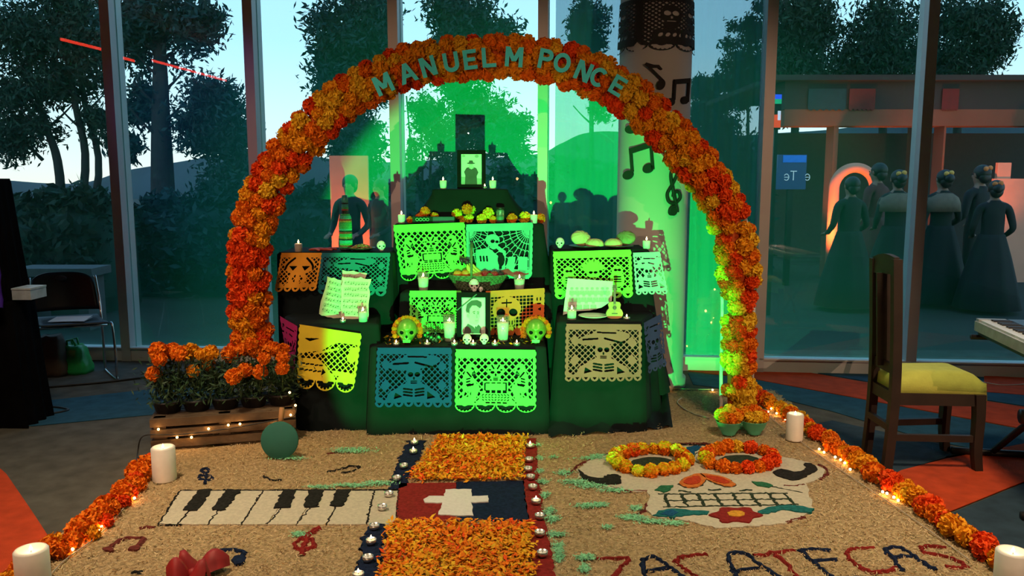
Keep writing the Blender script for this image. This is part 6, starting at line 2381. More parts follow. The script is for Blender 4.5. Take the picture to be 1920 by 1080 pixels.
# fruit basket
WICK_M = mat('wicker', (0.09, 0.13, 0.07), 0.5, var=0.4, scale=50)
bk = onto(896, 5.0, Z2C + .003)
t = thing('fruit_basket', 'oval woven wicker basket with upright handle, full of fruit', 'basket', bk)
stk = 30
for lev in range(9):
    q = lev / 8
    z = 0.006 + 0.085 * q
    rx, ry = 0.125 + 0.055 * q, 0.075 + 0.025 * q
    P = []
    for i in range(stk * 4):
        a = 2 * math.pi * i / (stk * 4)
        w = 0.004 * math.cos(stk * a / 1.0 * 0.5 * 2 + math.pi * (lev % 2))
        P.append(((rx + w) * math.cos(a), (ry + w) * math.sin(a), z))
    b = MB()
    b.tube(P, 0.0055, 6, closed=True)
    b.build('weave_band', WICK_M, t)
for i in range(stk):
    a = 2 * math.pi * (i + 0.5) / stk
    b = MB()
    b.tube([(0.125 * math.cos(a), 0.075 * math.sin(a), 0.0), (0.182 * math.cos(a), 0.101 * math.sin(a), 0.096)], 0.003, 5)
    b.build('stake', WICK_M, t)
b = MB()
b.lathe([(0.0, 0.0), (0.125, 0.0), (0.125, 0.004), (0.0, 0.004)], 28, sx=1, sy=0.6)
b.build('bottom', WICK_M, t)
P = [(-0.035, 0.098 * math.cos(u), 0.090 + 0.20 * math.sin(u)) for u in [math.pi * k / 20 for k in range(21)]]
b = MB()
b.tube(P, 0.008, 8)
b.build('handle', WICK_M, t)
FR = {'orange': mat('fruit_orange', (0.75, 0.25, 0.03), 0.5, bump=0.1, bscale=200), 'red': mat('fruit_red', (0.40, 0.02, 0.03), 0.3), 'green': mat('fruit_green', (0.10, 0.30, 0.06), 0.35), 'dark': mat('fruit_plum', (0.04, 0.012, 0.03), 0.35), 'ban': mat('fruit_banana', (0.65, 0.52, 0.10), 0.5, var=0.2, scale=14)}


def fruit(name, label, off, r_, key):
    b = MB()
    b.lathe([(0.0, 0.0), (r_ * 0.35, 0.0 + r_ * 0.02), (r_ * 0.8, r_ * 0.4), (r_, r_ * 0.95), (r_ * 0.82, r_ * 1.55), (r_ * 0.3, r_ * 1.86), (0.0, r_ * 1.74)], 18)
    t_ = thing(name, label, 'fruit', bk + Vector(off), 0, 'fruit in the basket')
    b.build('flesh', FR[key], t_)
    b = MB()
    b.tube([(0, 0, r_ * 1.74), (0.002, 0, r_ * 2.05)], 0.0018, 5)
    b.build('stem', WICK, t_)


fruit('orange', 'orange at the bottle-side end of the basket', (-0.125, -0.015, 0.065), 0.030, 'orange')
fruit('orange', 'orange next to the basket handle', (-0.072, -0.025, 0.070), 0.031, 'orange')
fruit('apple', 'dark red apple in the middle of the basket', (0.045, -0.01, 0.066), 0.030, 'red')
fruit('apple', 'red apple towards the column-side end of the basket', (0.105, -0.02, 0.066), 0.028, 'red')
fruit('pear', 'green fruit beside the red apples in the basket', (0.078, -0.045, 0.062), 0.024, 'green')
fruit('plum', 'dark plum at the column-side rim of the basket', (0.14, 0.0, 0.068), 0.026, 'dark')
fruit('plum', 'dark plum behind the apples in the basket', (0.01, 0.04, 0.070), 0.028, 'dark')
for i in range(3):
    P = spline([Vector((-0.065 + 0.012 * i, -0.02 + 0.02 * i, 0.165)), Vector((-0.052 + 0.018 * i, -0.025 + 0.02 * i, 0.125)), Vector((-0.02 + 0.022 * i, -0.03 + 0.02 * i, 0.095)), Vector((0.03 + 0.02 * i, -0.03 + 0.02 * i, 0.088))], 5)
    b = MB()
    n_ = len(P)
    b.tube(P, [0.004 + 0.013 * math.sin(math.pi * min(1, max(0, (k - 1) / (n_ - 2)))) ** 0.5 for k in range(n_)], 8)
    o = b.build('banana', FR['ban'])
    o.location = bk
    tag(o, 'banana of the bunch by the basket handle, %s from the front' % nth(i + 1), 'fruit', 'bananas in the basket')
b = MB()
P = spline([Vector((-0.06, -0.01, 0.170)), Vector((-0.085, -0.015, 0.190)), Vector((-0.110, -0.015, 0.180))], 5)
b.tube(P, [0.016 + 0.006 * math.sin(k) for k in range(len(P))], 8)
o = b.build('banana_stalk', FR['dark'])
o.location = bk
tag(o, 'dark stalk end of the banana bunch by the handle', 'fruit')
# red cloth behind the basket fruit
V, F = [], []
for i in range(30):
    for j in range(5):
        u_, v_ = i / 29, j / 4
        V.append((0.0 + 0.32 * u_, 0.035 - 0.02 * v_ + 0.008 * math.sin(u_ * 21), 0.118 - 0.035 * v_ + 0.010 * math.sin(u_ * 13 + v_)))
for i in range(29):
    for j in range(4):
        F.append((i * 5 + j, i * 5 + j + 1, (i + 1) * 5 + j + 1, (i + 1) * 5 + j))
o = link(raw_mesh('red_cloth', V, F, mat('dark_red_cloth', (0.28, 0.03, 0.05), 0.8), None, True), 'red_cloth')
o.location = bk
tag(o, 'crumpled dark red cloth tucked along the back of the fruit basket', 'cloth')
skull('small yellowish sugar skull leaning on the white one before the basket', onto(902, 4.872, Z2C + .003), 0.034, True, -0.3)

# toy guitar
GU = mat('guitar_spruce', (0.50, 0.28, 0.08), 0.4)
GU_D = mat('guitar_dark', (0.06, 0.03, 0.015), 0.4)
t = thing('toy_guitar', 'toy wooden guitar standing upright beside a tealight', 'guitar', onto(1152, 4.64, Z1R + .003))
t.rotation_euler = (-0.15, 0, 0)
prof = [(0.046, 0.015), (0.050, 0.032), (0.042, 0.050), (0.032, 0.060), (0.034, 0.070), (0.037, 0.082), (0.030, 0.096), (0.010, 0.100)]
poly = [(0.02, 0.0), (0.040, 0.006)] + prof
poly = poly + [(-x, y) for x, y in reversed(poly)]
b = MB()
b.prism(poly, 0.022, 0, MXZ, -0.011)
gd = b.build('body', GU, t)
b = MB()
b.prism([(x * 1.02, y * 1.02 - 0.001) for x, y in poly], 0.016, 0, MXZ, -0.0125)
b.build('side_band', GU_D, t)
b = MB()
b.prism([(q[0], q[1] + 0.064) for q in el(0, 0, 0.012, 0.012, 16)], 0.001, 0, MXZ, 0.0112)
b.build('sound_hole', GU_D, gd)
b = MB()
b.box((0, -0.014, 0.128), (0.013, 0.006, 0.082))
b.build('neck', GU_D, t)
b = MB()
b.box((0, -0.013, 0.182), (0.021, 0.006, 0.032))
hd = b.build('headstock', GU_D, t)
b = MB()
b.box((0, -0.0125, 0.030), (0.034, 0.004, 0.005))
b.build('bridge', GU_D, gd)
b = MB()
for i in range(6):
    b.box(((i - 2.5) * 0.002, -0.0175, 0.105), (0.0005, 0.0005, 0.150))
b.build('string_set', CHROME, t)
b = MB()
for s in (-1, 1):
    for k in range(3):
        b.ball((0.014 * s, -0.013, 0.172 + 0.009 * k), 0.003, 6, 4)
b.build('tuning_peg', CHROME, hd)
plate('white plate lying before the group photograph', onto(1112, 4.66, Z1R + .003), 0.088, mat('white_glaze', (0.78, 0.78, 0.75), 0.25, var=0.03), 0.014)

# loose petals on the front step
b_pts = []
for _ in range(260):
    px = random.uniform(716, 1018)
    p = onto(px, random.uniform(4.49, 4.78), Z1C + 0.003)
    b_pts.append((p.x, p.y, p.z))
o = flakes('scattered_petals', np.array(b_pts), 0.011, [M_AMB, M_YEL, LEAF_G], None, RNG.choice(3, 260, p=[0.4, 0.2, 0.4]), 0.006, 0.5, 0.4)
tag(o, 'loose petals scattered over the front step around the suited portrait', 'petals', None, 'stuff')
# small conifer sprig ornament by the portrait
t = thing('sprig', 'dark green bead sprig between the gilded skull and the tumbler candle', 'ornament', onto(812, 4.60, Z1C + .003))
for i in range(26):
    b = MB()
    x, y, z = random.gauss(0, 0.030), random.gauss(0, 0.015), abs(random.gauss(0, 0.018)) + 0.008
    b.ball((x, y, z), 0.009, 8, 6)
    b.build('bead', BEADS[0] if i % 3 else BEADS[2], t)
b = MB()
b.tube([(0.005, 0.0, 0.0), (-0.012, 0.0, 0.10), (-0.045, 0.0, 0.22)], 0.0018, 5)
b.build('stick', WICK, t)

# ================================================================ mint bowls with marigolds
MINT = mat('mint_glaze', (0.10, 0.52, 0.34), 0.35, var=0.05)
for i, (px, py) in enumerate(((1366, 814), (1413, 813))):
    lab = ('mint green bowl of marigolds at the arch foot, altar side', 'mint green bowl of marigolds at the arch foot, pillar candle side')[i]
    t = thing('bowl', lab, 'bowl', G(px, py, TZ + 0.004))
    b = MB()
    b.lathe([(0.036, 0.0), (0.040, 0.006), (0.038, 0.010), (0.060, 0.040), (0.074, 0.078), (0.076, 0.080), (0.072, 0.080), (0.058, 0.042), (0.034, 0.014), (0.0, 0.012)], 28)
    b.build('bowl_body', MINT, t)
    for k in range(9):
        a = 2 * math.pi * k / 8
        rr = 0.0 if k == 8 else 0.048
        o = link(bloom(pick((1.5, 4, 3, 3))), 'marigold', None, G(px, py, TZ) + Vector((rr * math.cos(a), rr * math.sin(a), 0.105 + (0.035 if k == 8 else 0) + random.uniform(-.01, .01))), face_rot((math.cos(a) * rr * 12, math.sin(a) * rr * 12 - 0.3, 1)), 0.038)
        tag(o, ('marigold in the mint bowl on the altar side', 'marigold in the mint bowl on the pillar candle side')[i] + (', on top of the heap' if k == 8 else ', %s round the rim' % nth(k + 1)), 'flower', 'marigolds in the mint bowls')

# ================================================================ plank crate, marigold pots, string lights
PLANK = mat('weathered_plank', (0.115, 0.075, 0.042), 0.85, var=0.35, scale=7, bump=0.4, bscale=25)
A0, B0 = G(284, 852), G(556, 830)
dv = (B0 - A0)
cl = dv.length
ang = math.atan2(dv.y, dv.x)
cr = thing('plank_crate', 'low weathered plank crate carrying the marigold pots', 'crate', A0 + Vector((0, 0, 0.016)), ang)
CZ = D(290, 787, A0.y).z - 0.016
ph = CZ / 3
for lev in range(3):
    b = MB()
    b.box((cl / 2, 0.011, ph * (lev + 0.5) + 0.006), (cl, 0.022, ph - 0.016))
    b.build('plank', PLANK, cr)
    b = MB()
    b.box((cl / 2, 0.36, ph * (lev + 0.5) + 0.006), (cl, 0.022, ph - 0.016))
    b.build('plank', PLANK, cr)
    for x in (0.011, cl - 0.011):
        b = MB()
        b.box((x, 0.185, ph * (lev + 0.5) + 0.006), (0.022, 0.326, ph - 0.016))
        b.build('end_plank', PLANK, cr)
for x in (0.045, cl * 0.5, cl - 0.045):
    for y in (0.042, 0.33):
        b = MB()
        b.box((x, y, CZ / 2), (0.06, 0.04, CZ))
        b.build('post', PLANK, cr)
for k in range(4):
    b = MB()
    b.box((cl / 2, 0.06 + 0.085 * k, CZ - 0.006), (cl - 0.01, 0.075, 0.012))
    b.build('top_slat', PLANK, cr)


def on_crate(x, y, z):
    return cr.location + Matrix.Rotation(ang, 3, 'Z') @ Vector((x, y, z))


POT = mat('black_nursery_pot', (0.015, 0.016, 0.020), 0.5)
npot = 5
fl_px = [(296, 657, 1, .042), (318, 659, 1, .036), (335, 663, 1, .038), (357, 660, 2, .044), (299, 674, 1, .034), (288, 701, 1, .036), (395, 662, 2, .038), (390, 683, 2, .034), (362, 696, 2, .032), (431, 664, 1, .042), (455, 655, 1, .036), (470, 647, 1, .036), (497, 652, 1, .042), (515, 655, 1, .036), (530, 670, 1, .032), (529, 690, 1, .034), (495, 672, 1, .030), (488, 697, 1, .036), (460, 694, 1, .036), (437, 706, 1, .038), (325, 656, 1, .034), (480, 660, 1, .034), (532, 655, 1, .03), (376, 664, 2, .028)]
for i in range(npot):
    cx = cl * (i + 0.5) / npot
    base = on_crate(cx, 0.14, CZ + 0.002)
    place = ('at the candle end of the crate', 'second from the candle end of the crate', 'in the middle of the crate', 'second from the altar end of the crate', 'at the altar end of the crate')[i]
    t = thing('potted_marigold', 'leafy marigold plant in a black pot ' + place, 'plant', base, ang, 'marigold plants on the crate')
    b = MB()
    b.lathe([(0.062, 0.0), (0.078, 0.055), (0.084, 0.055), (0.084, 0.066), (0.076, 0.066), (0.070, 0.056), (0.0, 0.054)], 22)
    b.build('pot', POT, t)
    n = 900
    P = RNG.normal(size=(n, 3)) * np.array([0.060, 0.055, 0.060]) + np.array([0, 0, 0.16])
    P[:, 2] = np.clip(P[:, 2], 0.06, 0.29)
    a1 = RNG.normal(size=(n, 3)) + np.array([0, 0, 0.6])
    a1 /= np.linalg.norm(a1, axis=1)[:, None]
    a2 = np.cross(a1, RNG.normal(size=(n, 3)))
    a2 /= np.linalg.norm(a2, axis=1)[:, None]
    s = 0.020 * (0.6 + 0.8 * RNG.random((n, 1)))
    V = np.stack([P - a1 * s, P + a2 * s * 0.22, P + a1 * s, P - a2 * s * 0.22], 1).reshape(-1, 3)
    link(raw_mesh('foliage', V, np.arange(4 * n).reshape(-1, 4), LEAF_G), 'foliage', t)
    mine = [q for q in fl_px if min(npot - 1, max(0, int((q[0] - 284) / (548 - 284) * npot))) == i]
    inv = Matrix.Rotation(-ang, 3, 'Z')
    for px, py, kk, r_ in mine:
        Yd = base.y + random.uniform(-0.09, 0.05) + (0.04 if py < 665 else -0.05)
        loc = inv @ (D(px, py, Yd) - base)
        bl_args = (loc, face_rot((random.gauss(0, .3), -1 if py > 668 else -0.7, 0.8 if py < 668 else 0.2)), r_ * 1.2)
        b = MB()
        b.tube(spline([Vector((loc.x * 0.5, loc.y * 0.4, 0.08)), Vector((loc.x * 0.9, loc.y * 0.9, loc.z * 0.7)), loc + Vector((0, 0.02, -0.01))], 4), 0.004, 5)
        stl = b.build('stalk', LEAF_G, t)
        link(bloom(kk), 'bloom', stl, *bl_args)

# teal disc leaning on the crate
t = thing('round_disc', 'flat round teal disc leaning on the altar end of the crate', 'disc', G(524, 861, TZ))
t.rotation_euler = (-0.16, 0, 0)
rdisc = 0.098
b = MB()
b.lathe([(0.0, -0.008), (rdisc - 0.004, -0.008), (rdisc, -0.004), (rdisc, 0.004), (rdisc - 0.004, 0.008), (0.0, 0.008)], 40, rot=Matrix.Rotation(R(90), 3, 'X'), c=(0, 0, rdisc))
b.build('disc', mat('teal_board', (0.02, 0.15, 0.115), 0.8, var=0.08, scale=9), t)
b = MB()
b.tube([(0.0, 0.012, rdisc * 1.8), (0.002, 0.03, rdisc * 2.7)], 0.013, 10)
b.build('peg', mat('peg_wood', (0.45, 0.22, 0.08), 0.7), t)

CABLE = mat('black_cable', (0.008, 0.008, 0.008), 0.5)
CABLE_W = mat('pale_cable', (0.45, 0.38, 0.30), 0.5)


def string_light(name, label, pts, bulbs, cable=CABLE, rad=0.0028, glow=0.05, every=1):
    P = spline(pts, 8)
    base = P[0]
    t = thing(name, label, 'string light', base)
    b = MB()
    b.tube([p - base for p in P], rad, 6)
    cb = b.build('cable', cable, t)
    for k, q in enumerate(bulbs):
        b = MB()
        b.ball(Vector(q) - base, 0.0062, 8, 6)
        b.build('bulb', LED, cb)
        if glow and k % every == 0:
            lamp('bulb_glow', 'POINT', Vector(q) + Vector((0, -0.014, 0.004)), None, glow, (1.0, 0.45, 0.12), shadow_soft_size=0.006)
    return t


def crate_px(px, py, out=0.012):
    """point on the crate's front planks seen at this picture position"""
    d = ray(px, py)
    n = Vector((math.sin(ang), -math.cos(ang), 0))
    p0 = A0 + n * out
    o = Vector((0, 0, CAM_H))
    t = (p0 - o).dot(n) / d.dot(n)
    return o + d * t


string_light('string_light', 'black cable of warm bulbs draped along the plank crate',
             [G(240, 905, .02), G(254, 880, .03), crate_px(258, 850, .05), crate_px(264, 822, .05), crate_px(282, 815, .02), crate_px(330, 815), crate_px(390, 809), crate_px(450, 800), crate_px(510, 789), crate_px(550, 780), crate_px(556, 762)],
             [crate_px(297, 805), crate_px(391, 804), crate_px(332, 820), crate_px(359, 820), crate_px(428, 797), crate_px(450, 795), crate_px(518, 797), crate_px(545, 778, .016), crate_px(543, 736, .02), crate_px(554, 760, .02)], CABLE, 0.0035, 0.05)
# bulbs tucked along the borders
RBL = [(1440, 772), (1446, 766), (1456, 775), (1472, 786), (1536, 842), (1545, 848), (1566, 857), (1576, 862), (1584, 868), (1594, 880), (1655, 922), (1663, 925), (1676, 932), (1684, 938)]
string_light('string_light', 'pale cable of warm bulbs along the chair-side marigold border', [G(x - 12, y + 4, TZ + .008) for x, y in ((1424, 752), (1490, 806), (1560, 858), (1640, 912), (1720, 966), (1830, 1046))], [G(x, y, TZ + .014) for x, y in RBL], CABLE_W, 0.0022, 0.06, 2)
LBL = [(268, 912), (256, 926), (252, 934), (204, 968), (190, 986), (184, 994), (142, 984), (140, 1010), (150, 1012), (136, 1030), (126, 1036), (90, 1036), (258, 867), (257, 877)]
string_light('string_light', 'pale cable of warm bulbs along the crate-side marigold border', [G(x + 14, y + 2, TZ + .008) for x, y in ((262, 880), (240, 920), (200, 972), (160, 1010), (110, 1046), (80, 1076))], [G(x, y, TZ + .016) for x, y in LBL], CABLE_W, 0.0022, 0.07, 2)
string_light('string_light', 'pale loop of cable with two bulbs behind the altar at the column foot', [G(1240, 727, TZ + .006), G(1300, 730, TZ + .006), G(1346, 730, TZ + .006)], [G(1250, 728, TZ + .012), G(1336, 731, TZ + .012)], CABLE_W, 0.004, 0.03)
b = MB()
b.tube(spline([G(1278, 746, TZ + .006), G(1270, 754, TZ + .006), G(1282, 766, TZ + .006), G(1302, 776, TZ + .006), G(1330, 784, TZ + .006)], 6), 0.004, 6)
tag(b.build('cable', CABLE_W), 'short pale cable curling over the sawdust beside the altar', 'cable')
b = MB()
b.tube(spline([G(60, 728, .008), G(110, 724, .008), G(200, 716, .008), G(280, 706, .008), G(360, 694, .008)], 6), 0.009, 6)
tag(b.build('cable', CABLE), 'black cable running along the floor under the black chair', 'cable')
b = MB()
b.tube(spline([G(46, 800, .008), G(70, 784, .008), G(96, 776, .008), G(116, 772, .008), G(128, 768, .008), G(110, 764, .008), G(78, 762, .008)], 6), 0.008, 6)
tag(b.build('cable', CABLE), 'black cable coiling out from under the black draped table', 'cable')
for k, (pp, lab) in enumerate((([(1680, 736), (1720, 746), (1760, 756), (1800, 754), (1826, 760)], 'thin pale cable on the orange carpet behind the wooden chair'), ([(1840, 716), (1880, 722), (1930, 720)], 'thin pale cable on the orange carpet by the keyboard stand'))):
    b = MB()
    b.tube(spline([G(x, y, .010) for x, y in pp], 6), 0.004, 6)
    tag(b.build('cable', CABLE_W), lab, 'cable')

# red bow on the sawdust at the near edge
RBOW = mat('red_satin', (0.30, 0.008, 0.010), 0.6)
t = thing('red_bow', 'red satin bow lying on the sawdust near the navy note', 'bow', G(362, 1085, TZ))
for k, (a, L_) in enumerate(((2.3, 0.10), (0.55, 0.13), (3.3, 0.09), (5.6, 0.09))):
    V, F = [], []
    for i in range(8):
        u_ = i / 7
        for j in range(5):
            v_ = (j / 4 - 0.5)
            w = 0.085 * math.sin(math.pi * (0.08 + 0.86 * u_))
            V.append((math.cos(a) * L_ * u_ - math.sin(a) * v_ * w, math.sin(a) * L_ * u_ + math.cos(a) * v_ * w, 0.004 + 0.085 * math.sin(math.pi * u_ * 0.8) * (1 - 3.0 * v_ * v_) * (1 + 0.3 * math.sin(v_ * 9))))
    for i in range(7):
        for j in range(4):
            F.append((i * 5 + j, (i + 1) * 5 + j, (i + 1) * 5 + j + 1, i * 5 + j + 1))
    link(raw_mesh('loop', V, F, RBOW, None, True), 'loop', t)
b = MB()
b.ball((0, 0, 0.022), (0.02, 0.018, 0.018), 10, 7)
b.build('knot', RBOW, t)

# ================================================================ wooden chair with lime seat
WOOD = mat('dark_chair_wood', (0.026, 0.015, 0.009), 0.6, var=0.3, scale=9)
LIMEF = mat('lime_fabric', (0.52, 0.56, 0.10), 0.85, var=0.08, scale=20, bump=0.1, bscale=120)
rn, rf, fn_, ff = G(1662, 880), G(1624, 850), G(1828, 884), G(1768, 846)
t = thing('wooden_chair', 'dark wooden high-backed chair with lime cushioned seat beside the keyboard', 'chair', (rn + rf + fn_ + ff) / 4)
o0 = t.location
zt1 = D(1664, 486, rn.y).z
zt2 = D(1630, 484, rf.y).z
seat_z = 0.40


def post(foot, top_z, lean, name, w=0.036):
    pts = [foot, foot + Vector((lean * 0.35, 0, seat_z * 0.55)), foot + Vector((lean * 0.45, 0, seat_z + 0.05)), foot + Vector((lean * 0.12, 0, seat_z + 0.34)), foot + Vector((-lean * 0.45, 0, top_z))]
    P = spline(pts, 6)
    vs, fs = [], []
    for p in P:
        for sx, sy in ((-1, -1), (1, -1), (1, 1), (-1, 1)):
            vs.append((p.x + sx * w * 0.62 - o0.x, p.y + sy * w * 0.5 - o0.y, p.z))
    for i in range(len(P) - 1):
        for k in range(4):
            fs.append((i * 4 + k, i * 4 + (k + 1) % 4, (i + 1) * 4 + (k + 1) % 4, (i + 1) * 4 + k))
    fs += [(3, 2, 1, 0), tuple(4 * (len(P) - 1) + k for k in range(4))]
    b = MB()
    b.add(vs, fs)
    b.build(name, WOOD, t)
    return P


pn = post(rn, zt1, 0.035, 'back_post')
pf_ = post(rf, zt2, 0.035, 'back_post')
for f, nm in ((fn_, 'front_leg'), (ff, 'front_leg')):
    P = spline([f + Vector((0.012, 0, 0)), f + Vector((-0.004, 0, 0.12)), f + Vector((-0.004, 0, 0.28)), f + Vector((-0.012, 0, seat_z))], 4)
    vs, fs = [], []
    for i, p in enumerate(P):
        w = 0.019 + 0.006 * (i / (len(P) - 1))
        for sx, sy in ((-1, -1), (1, -1), (1, 1), (-1, 1)):
            vs.append((p.x + sx * w - o0.x, p.y + sy * w - o0.y, p.z))
    for i in range(len(P) - 1):
        for k in range(4):
            fs.append((i * 4 + k, i * 4 + (k + 1) % 4, (i + 1) * 4 + (k + 1) % 4, (i + 1) * 4 + k))
    fs += [(3, 2, 1, 0), tuple(4 * (len(P) - 1) + k for k in range(4))]
    b = MB()
    b.add(vs, fs)
    b.build(nm, WOOD, t)


def rail(a, c, w, h, nm='stretcher'):
    b = MB()
    b.beam(a - o0, c - o0, w, h)
    b.build(nm, WOOD, t)


up = lambda p, z: p + Vector((0, 0, z))
rail(up(rn, 0.17), up(fn_, 0.17), 0.022, 0.034)
rail(up(rf, 0.17), up(ff, 0.17), 0.022, 0.034)
rail(up(rn, 0.22), up(rf, 0.22), 0.022, 0.034)
rail(up(rn, seat_z - 0.03), up(fn_, seat_z - 0.03), 0.024, 0.06, 'seat_rail')
rail(up(rf, seat_z - 0.03), up(ff, seat_z - 0.03), 0.024, 0.06, 'seat_rail')
rail(up(fn_, seat_z - 0.03), up(ff, seat_z - 0.03), 0.024, 0.06, 'seat_rail')
rail(up(rn, seat_z - 0.03) + Vector((0.015, 0, 0)), up(rf, seat_z - 0.03) + Vector((0.015, 0, 0)), 0.024, 0.06, 'seat_rail')
# crest rail with a raised middle, lower back rail and splat
a, c = pn[-1], pf_[-1]
vs, fs = [], []
for i in range(9):
    u_ = i / 8
    p = a.lerp(c, u_) - o0
    hgt = 0.018 * math.sin(math.pi * u_)
    for sx, dz in ((-0.012, -0.075), (0.014, -0.075), (0.014, 0.008 + hgt), (-0.012, 0.008 + hgt)):
        vs.append((p.x + sx, p.y, p.z + dz))
for i in range(8):
    for k in range(4):
        fs.append((i * 4 + k, i * 4 + (k + 1) % 4, (i + 1) * 4 + (k + 1) % 4, (i + 1) * 4 + k))
fs += [(3, 2, 1, 0), (32, 33, 34, 35)]
b = MB()
b.add(vs, fs)
b.build('crest_rail', WOOD, t)
q1, q2 = pn[13], pf_[13]
rail(up(q1, 0.02), up(q2, 0.02), 0.02, 0.05, 'back_rail')
m1, m2 = (q1 + q2) / 2 + Vector((0, 0, 0.02)), (a + c) / 2 + Vector((0, 0, -0.07))
b = MB()
b.beam(m1 - o0, m2 - o0, 0.012, (rn - rf).length * 0.34, 0, (1, 0, 0))
b.build('back_splat', WOOD, t)
# cushion
cn = [rn + Vector((0.03, 0.0, 0)), fn_ + Vector((0.02, -0.005, 0)), ff + Vector((0.02, 0.01, 0)), rf + Vector((0.03, 0.02, 0))]
vs, fs = [], []
NX, NY = 14, 10


def cush(u_, v_):
    p = cn[0].lerp(cn[1], u_).lerp(cn[3].lerp(cn[2], u_), v_)
    e = min(u_, 1 - u_) * 6, min(v_, 1 - v_) * 6
    rr = min(1, e[0]) ** 0.5 * min(1, e[1]) ** 0.5
    return p, rr


for j in range(NY + 1):
    for i in range(NX + 1):
        p, rr = cush(i / NX, j / NY)
        vs.append((p.x - o0.x, p.y - o0.y, seat_z + 0.055 + 0.048 * rr))
top = len(vs)
ringi = [i for i in range(NX + 1)] + [(j * (NX + 1) + NX) for j in range(1, NY + 1)] + [NY * (NX + 1) + i for i in reversed(range(NX))] + [j * (NX + 1) for j in reversed(range(1, NY))]
for q in ringi:
    x, y, z = vs[q]
    vs.append((x * 1.03, y * 1.03, seat_z - 0.04 + 0.008 * math.sin(q)))
for j in range(NY):
    for i in range(NX):
        q = j * (NX + 1) + i
        fs.append((q, q + 1, q + NX + 2, q + NX + 1))
m_ = len(ringi)
for k in range(m_):
    k2 = (k + 1) % m_
    fs.append((ringi[k2], ringi[k], top + k, top + k2))
fs.append(tuple(top + k for k in reversed(range(m_))))
b = MB()
b.add(vs, fs, 0, True)
b.build('seat_cushion', LIMEF, t)

# ================================================================ keyboard on stand
kz = 0.735
k0, k1 = G(1828, 598, kz), G(1922, 640, kz)
dk = (k1 - k0).normalized()
pk = Vector((-dk.y, dk.x, 0))
if pk.x < 0:
    pk = -pk
Lk, Wk = 1.15, 0.30
SILVER = mat('keyboard_silver', (0.42, 0.45, 0.48), 0.4)
DBLUE = mat('keyboard_blue_black', (0.02, 0.035, 0.06), 0.4)
t = thing('keyboard', 'silver electronic keyboard on a black X stand beside the wooden chair', 'keyboard', k0 - Vector((0, 0, 0.07)))
KM = Matrix((dk, pk, Vector((0, 0, 1)))).transposed()


def kbox(nm, c, d, m, par=None):
    b = MB()
    b.box(KM @ Vector(c) + Vector((0, 0, 0.0)), d, 0, KM)
    return b.build(nm, m, par or t)


KC = kbox('case', (Lk / 2, Wk / 2, 0.035), (Lk, Wk, 0.05), SILVER)
kbox('under_tray', (Lk / 2, Wk / 2, 0.0), (Lk * 0.98, Wk * 0.9, 0.022), BLACK)
kbox('control_panel', (Lk / 2, Wk * 0.74, 0.068), (Lk * 0.97, Wk * 0.48, 0.016), DBLUE)
kbox('end_block', (0.018, Wk * 0.25, 0.066), (0.036, Wk * 0.46, 0.016), SILVER)
WK = mat('ivory_key', (0.72, 0.72, 0.70), 0.3, var=0.03)
for i in range(40):
    kbox('white_key', (0.048 + 0.0265 * i, Wk * 0.26, 0.065), (0.0245, Wk * 0.44, 0.012), WK, KC)
    if i % 7 not in (2, 6):
        kbox('black_key', (0.048 + 0.0265 * i + 0.013, Wk * 0.33, 0.074), (0.013, Wk * 0.28, 0.010), BLACK, KC)
st = thing('keyboard_stand', 'black folding X stand under the silver keyboard', 'stand', Vector((k0.x, k0.y, 0)) + dk * 0.48 + pk * 0.15)
o1 = Vector((0, 0, 0))
for nm, a, c, r_ in (('cross_leg', dk * -0.46 + pk * 0.10 + Vector((0, 0, kz - 0.085)), dk * 0.40 + pk * 0.10 + Vector((0, 0, 0.03)), 0.017), ('cross_leg', dk * -0.46 + pk * -0.02 + Vector((0, 0, 0.03)), dk * 0.40 + pk * -0.02 + Vector((0, 0, kz - 0.085)), 0.017),
                     ('floor_bar', dk * -0.46 - pk * 0.22 + Vector((0, 0, 0.022)), dk * -0.46 + pk * 0.22 + Vector((0, 0, 0.022)), 0.020), ('floor_bar', dk * 0.40 - pk * 0.22 + Vector((0, 0, 0.022)), dk * 0.40 + pk * 0.22 + Vector((0, 0, 0.022)), 0.020),
                     ('rest_bar', dk * -0.46 - pk * 0.17 + Vector((0, 0, kz - 0.092)), dk * -0.46 + pk * 0.17 + Vector((0, 0, kz - 0.092)), 0.014), ('rest_bar', dk * 0.40 - pk * 0.17 + Vector((0, 0, kz - 0.092)), dk * 0.40 + pk * 0.17 + Vector((0, 0, kz - 0.092)), 0.014)):
    b = MB()
    b.tube([a, c], r_, 10)
    b.build(nm, BLACK, st)
b = MB()
b.tube([dk * -0.03 - pk * 0.08 + Vector((0, 0, 0.345)), dk * -0.03 + pk * 0.18 + Vector((0, 0, 0.345))], 0.035, 14)
b.build('pivot_clamp', BLACK, st)

# ================================================================ black stacking chair
fl_, fr_, br_ = G(78, 727), G(220, 715), G(193, 690)
bl_ = fl_ + (br_ - fr_)
t = thing('stacking_chair', 'black plastic stacking chair with chrome sled legs, sheet of paper on it', 'chair', (fl_ + fr_ + bl_ + br_) / 4)
o0 = t.location
sz = 0.44
cfr = (fl_ + fr_) / 2
ex = (fr_ - fl_).normalized()
ey = ((bl_ + br_) / 2 - cfr).normalized()
wch = (fr_ - fl_).length
dch = 0.46


def cp(x, y, z):
    return cfr + ex * x + ey * y + Vector((0, 0, z)) - o0


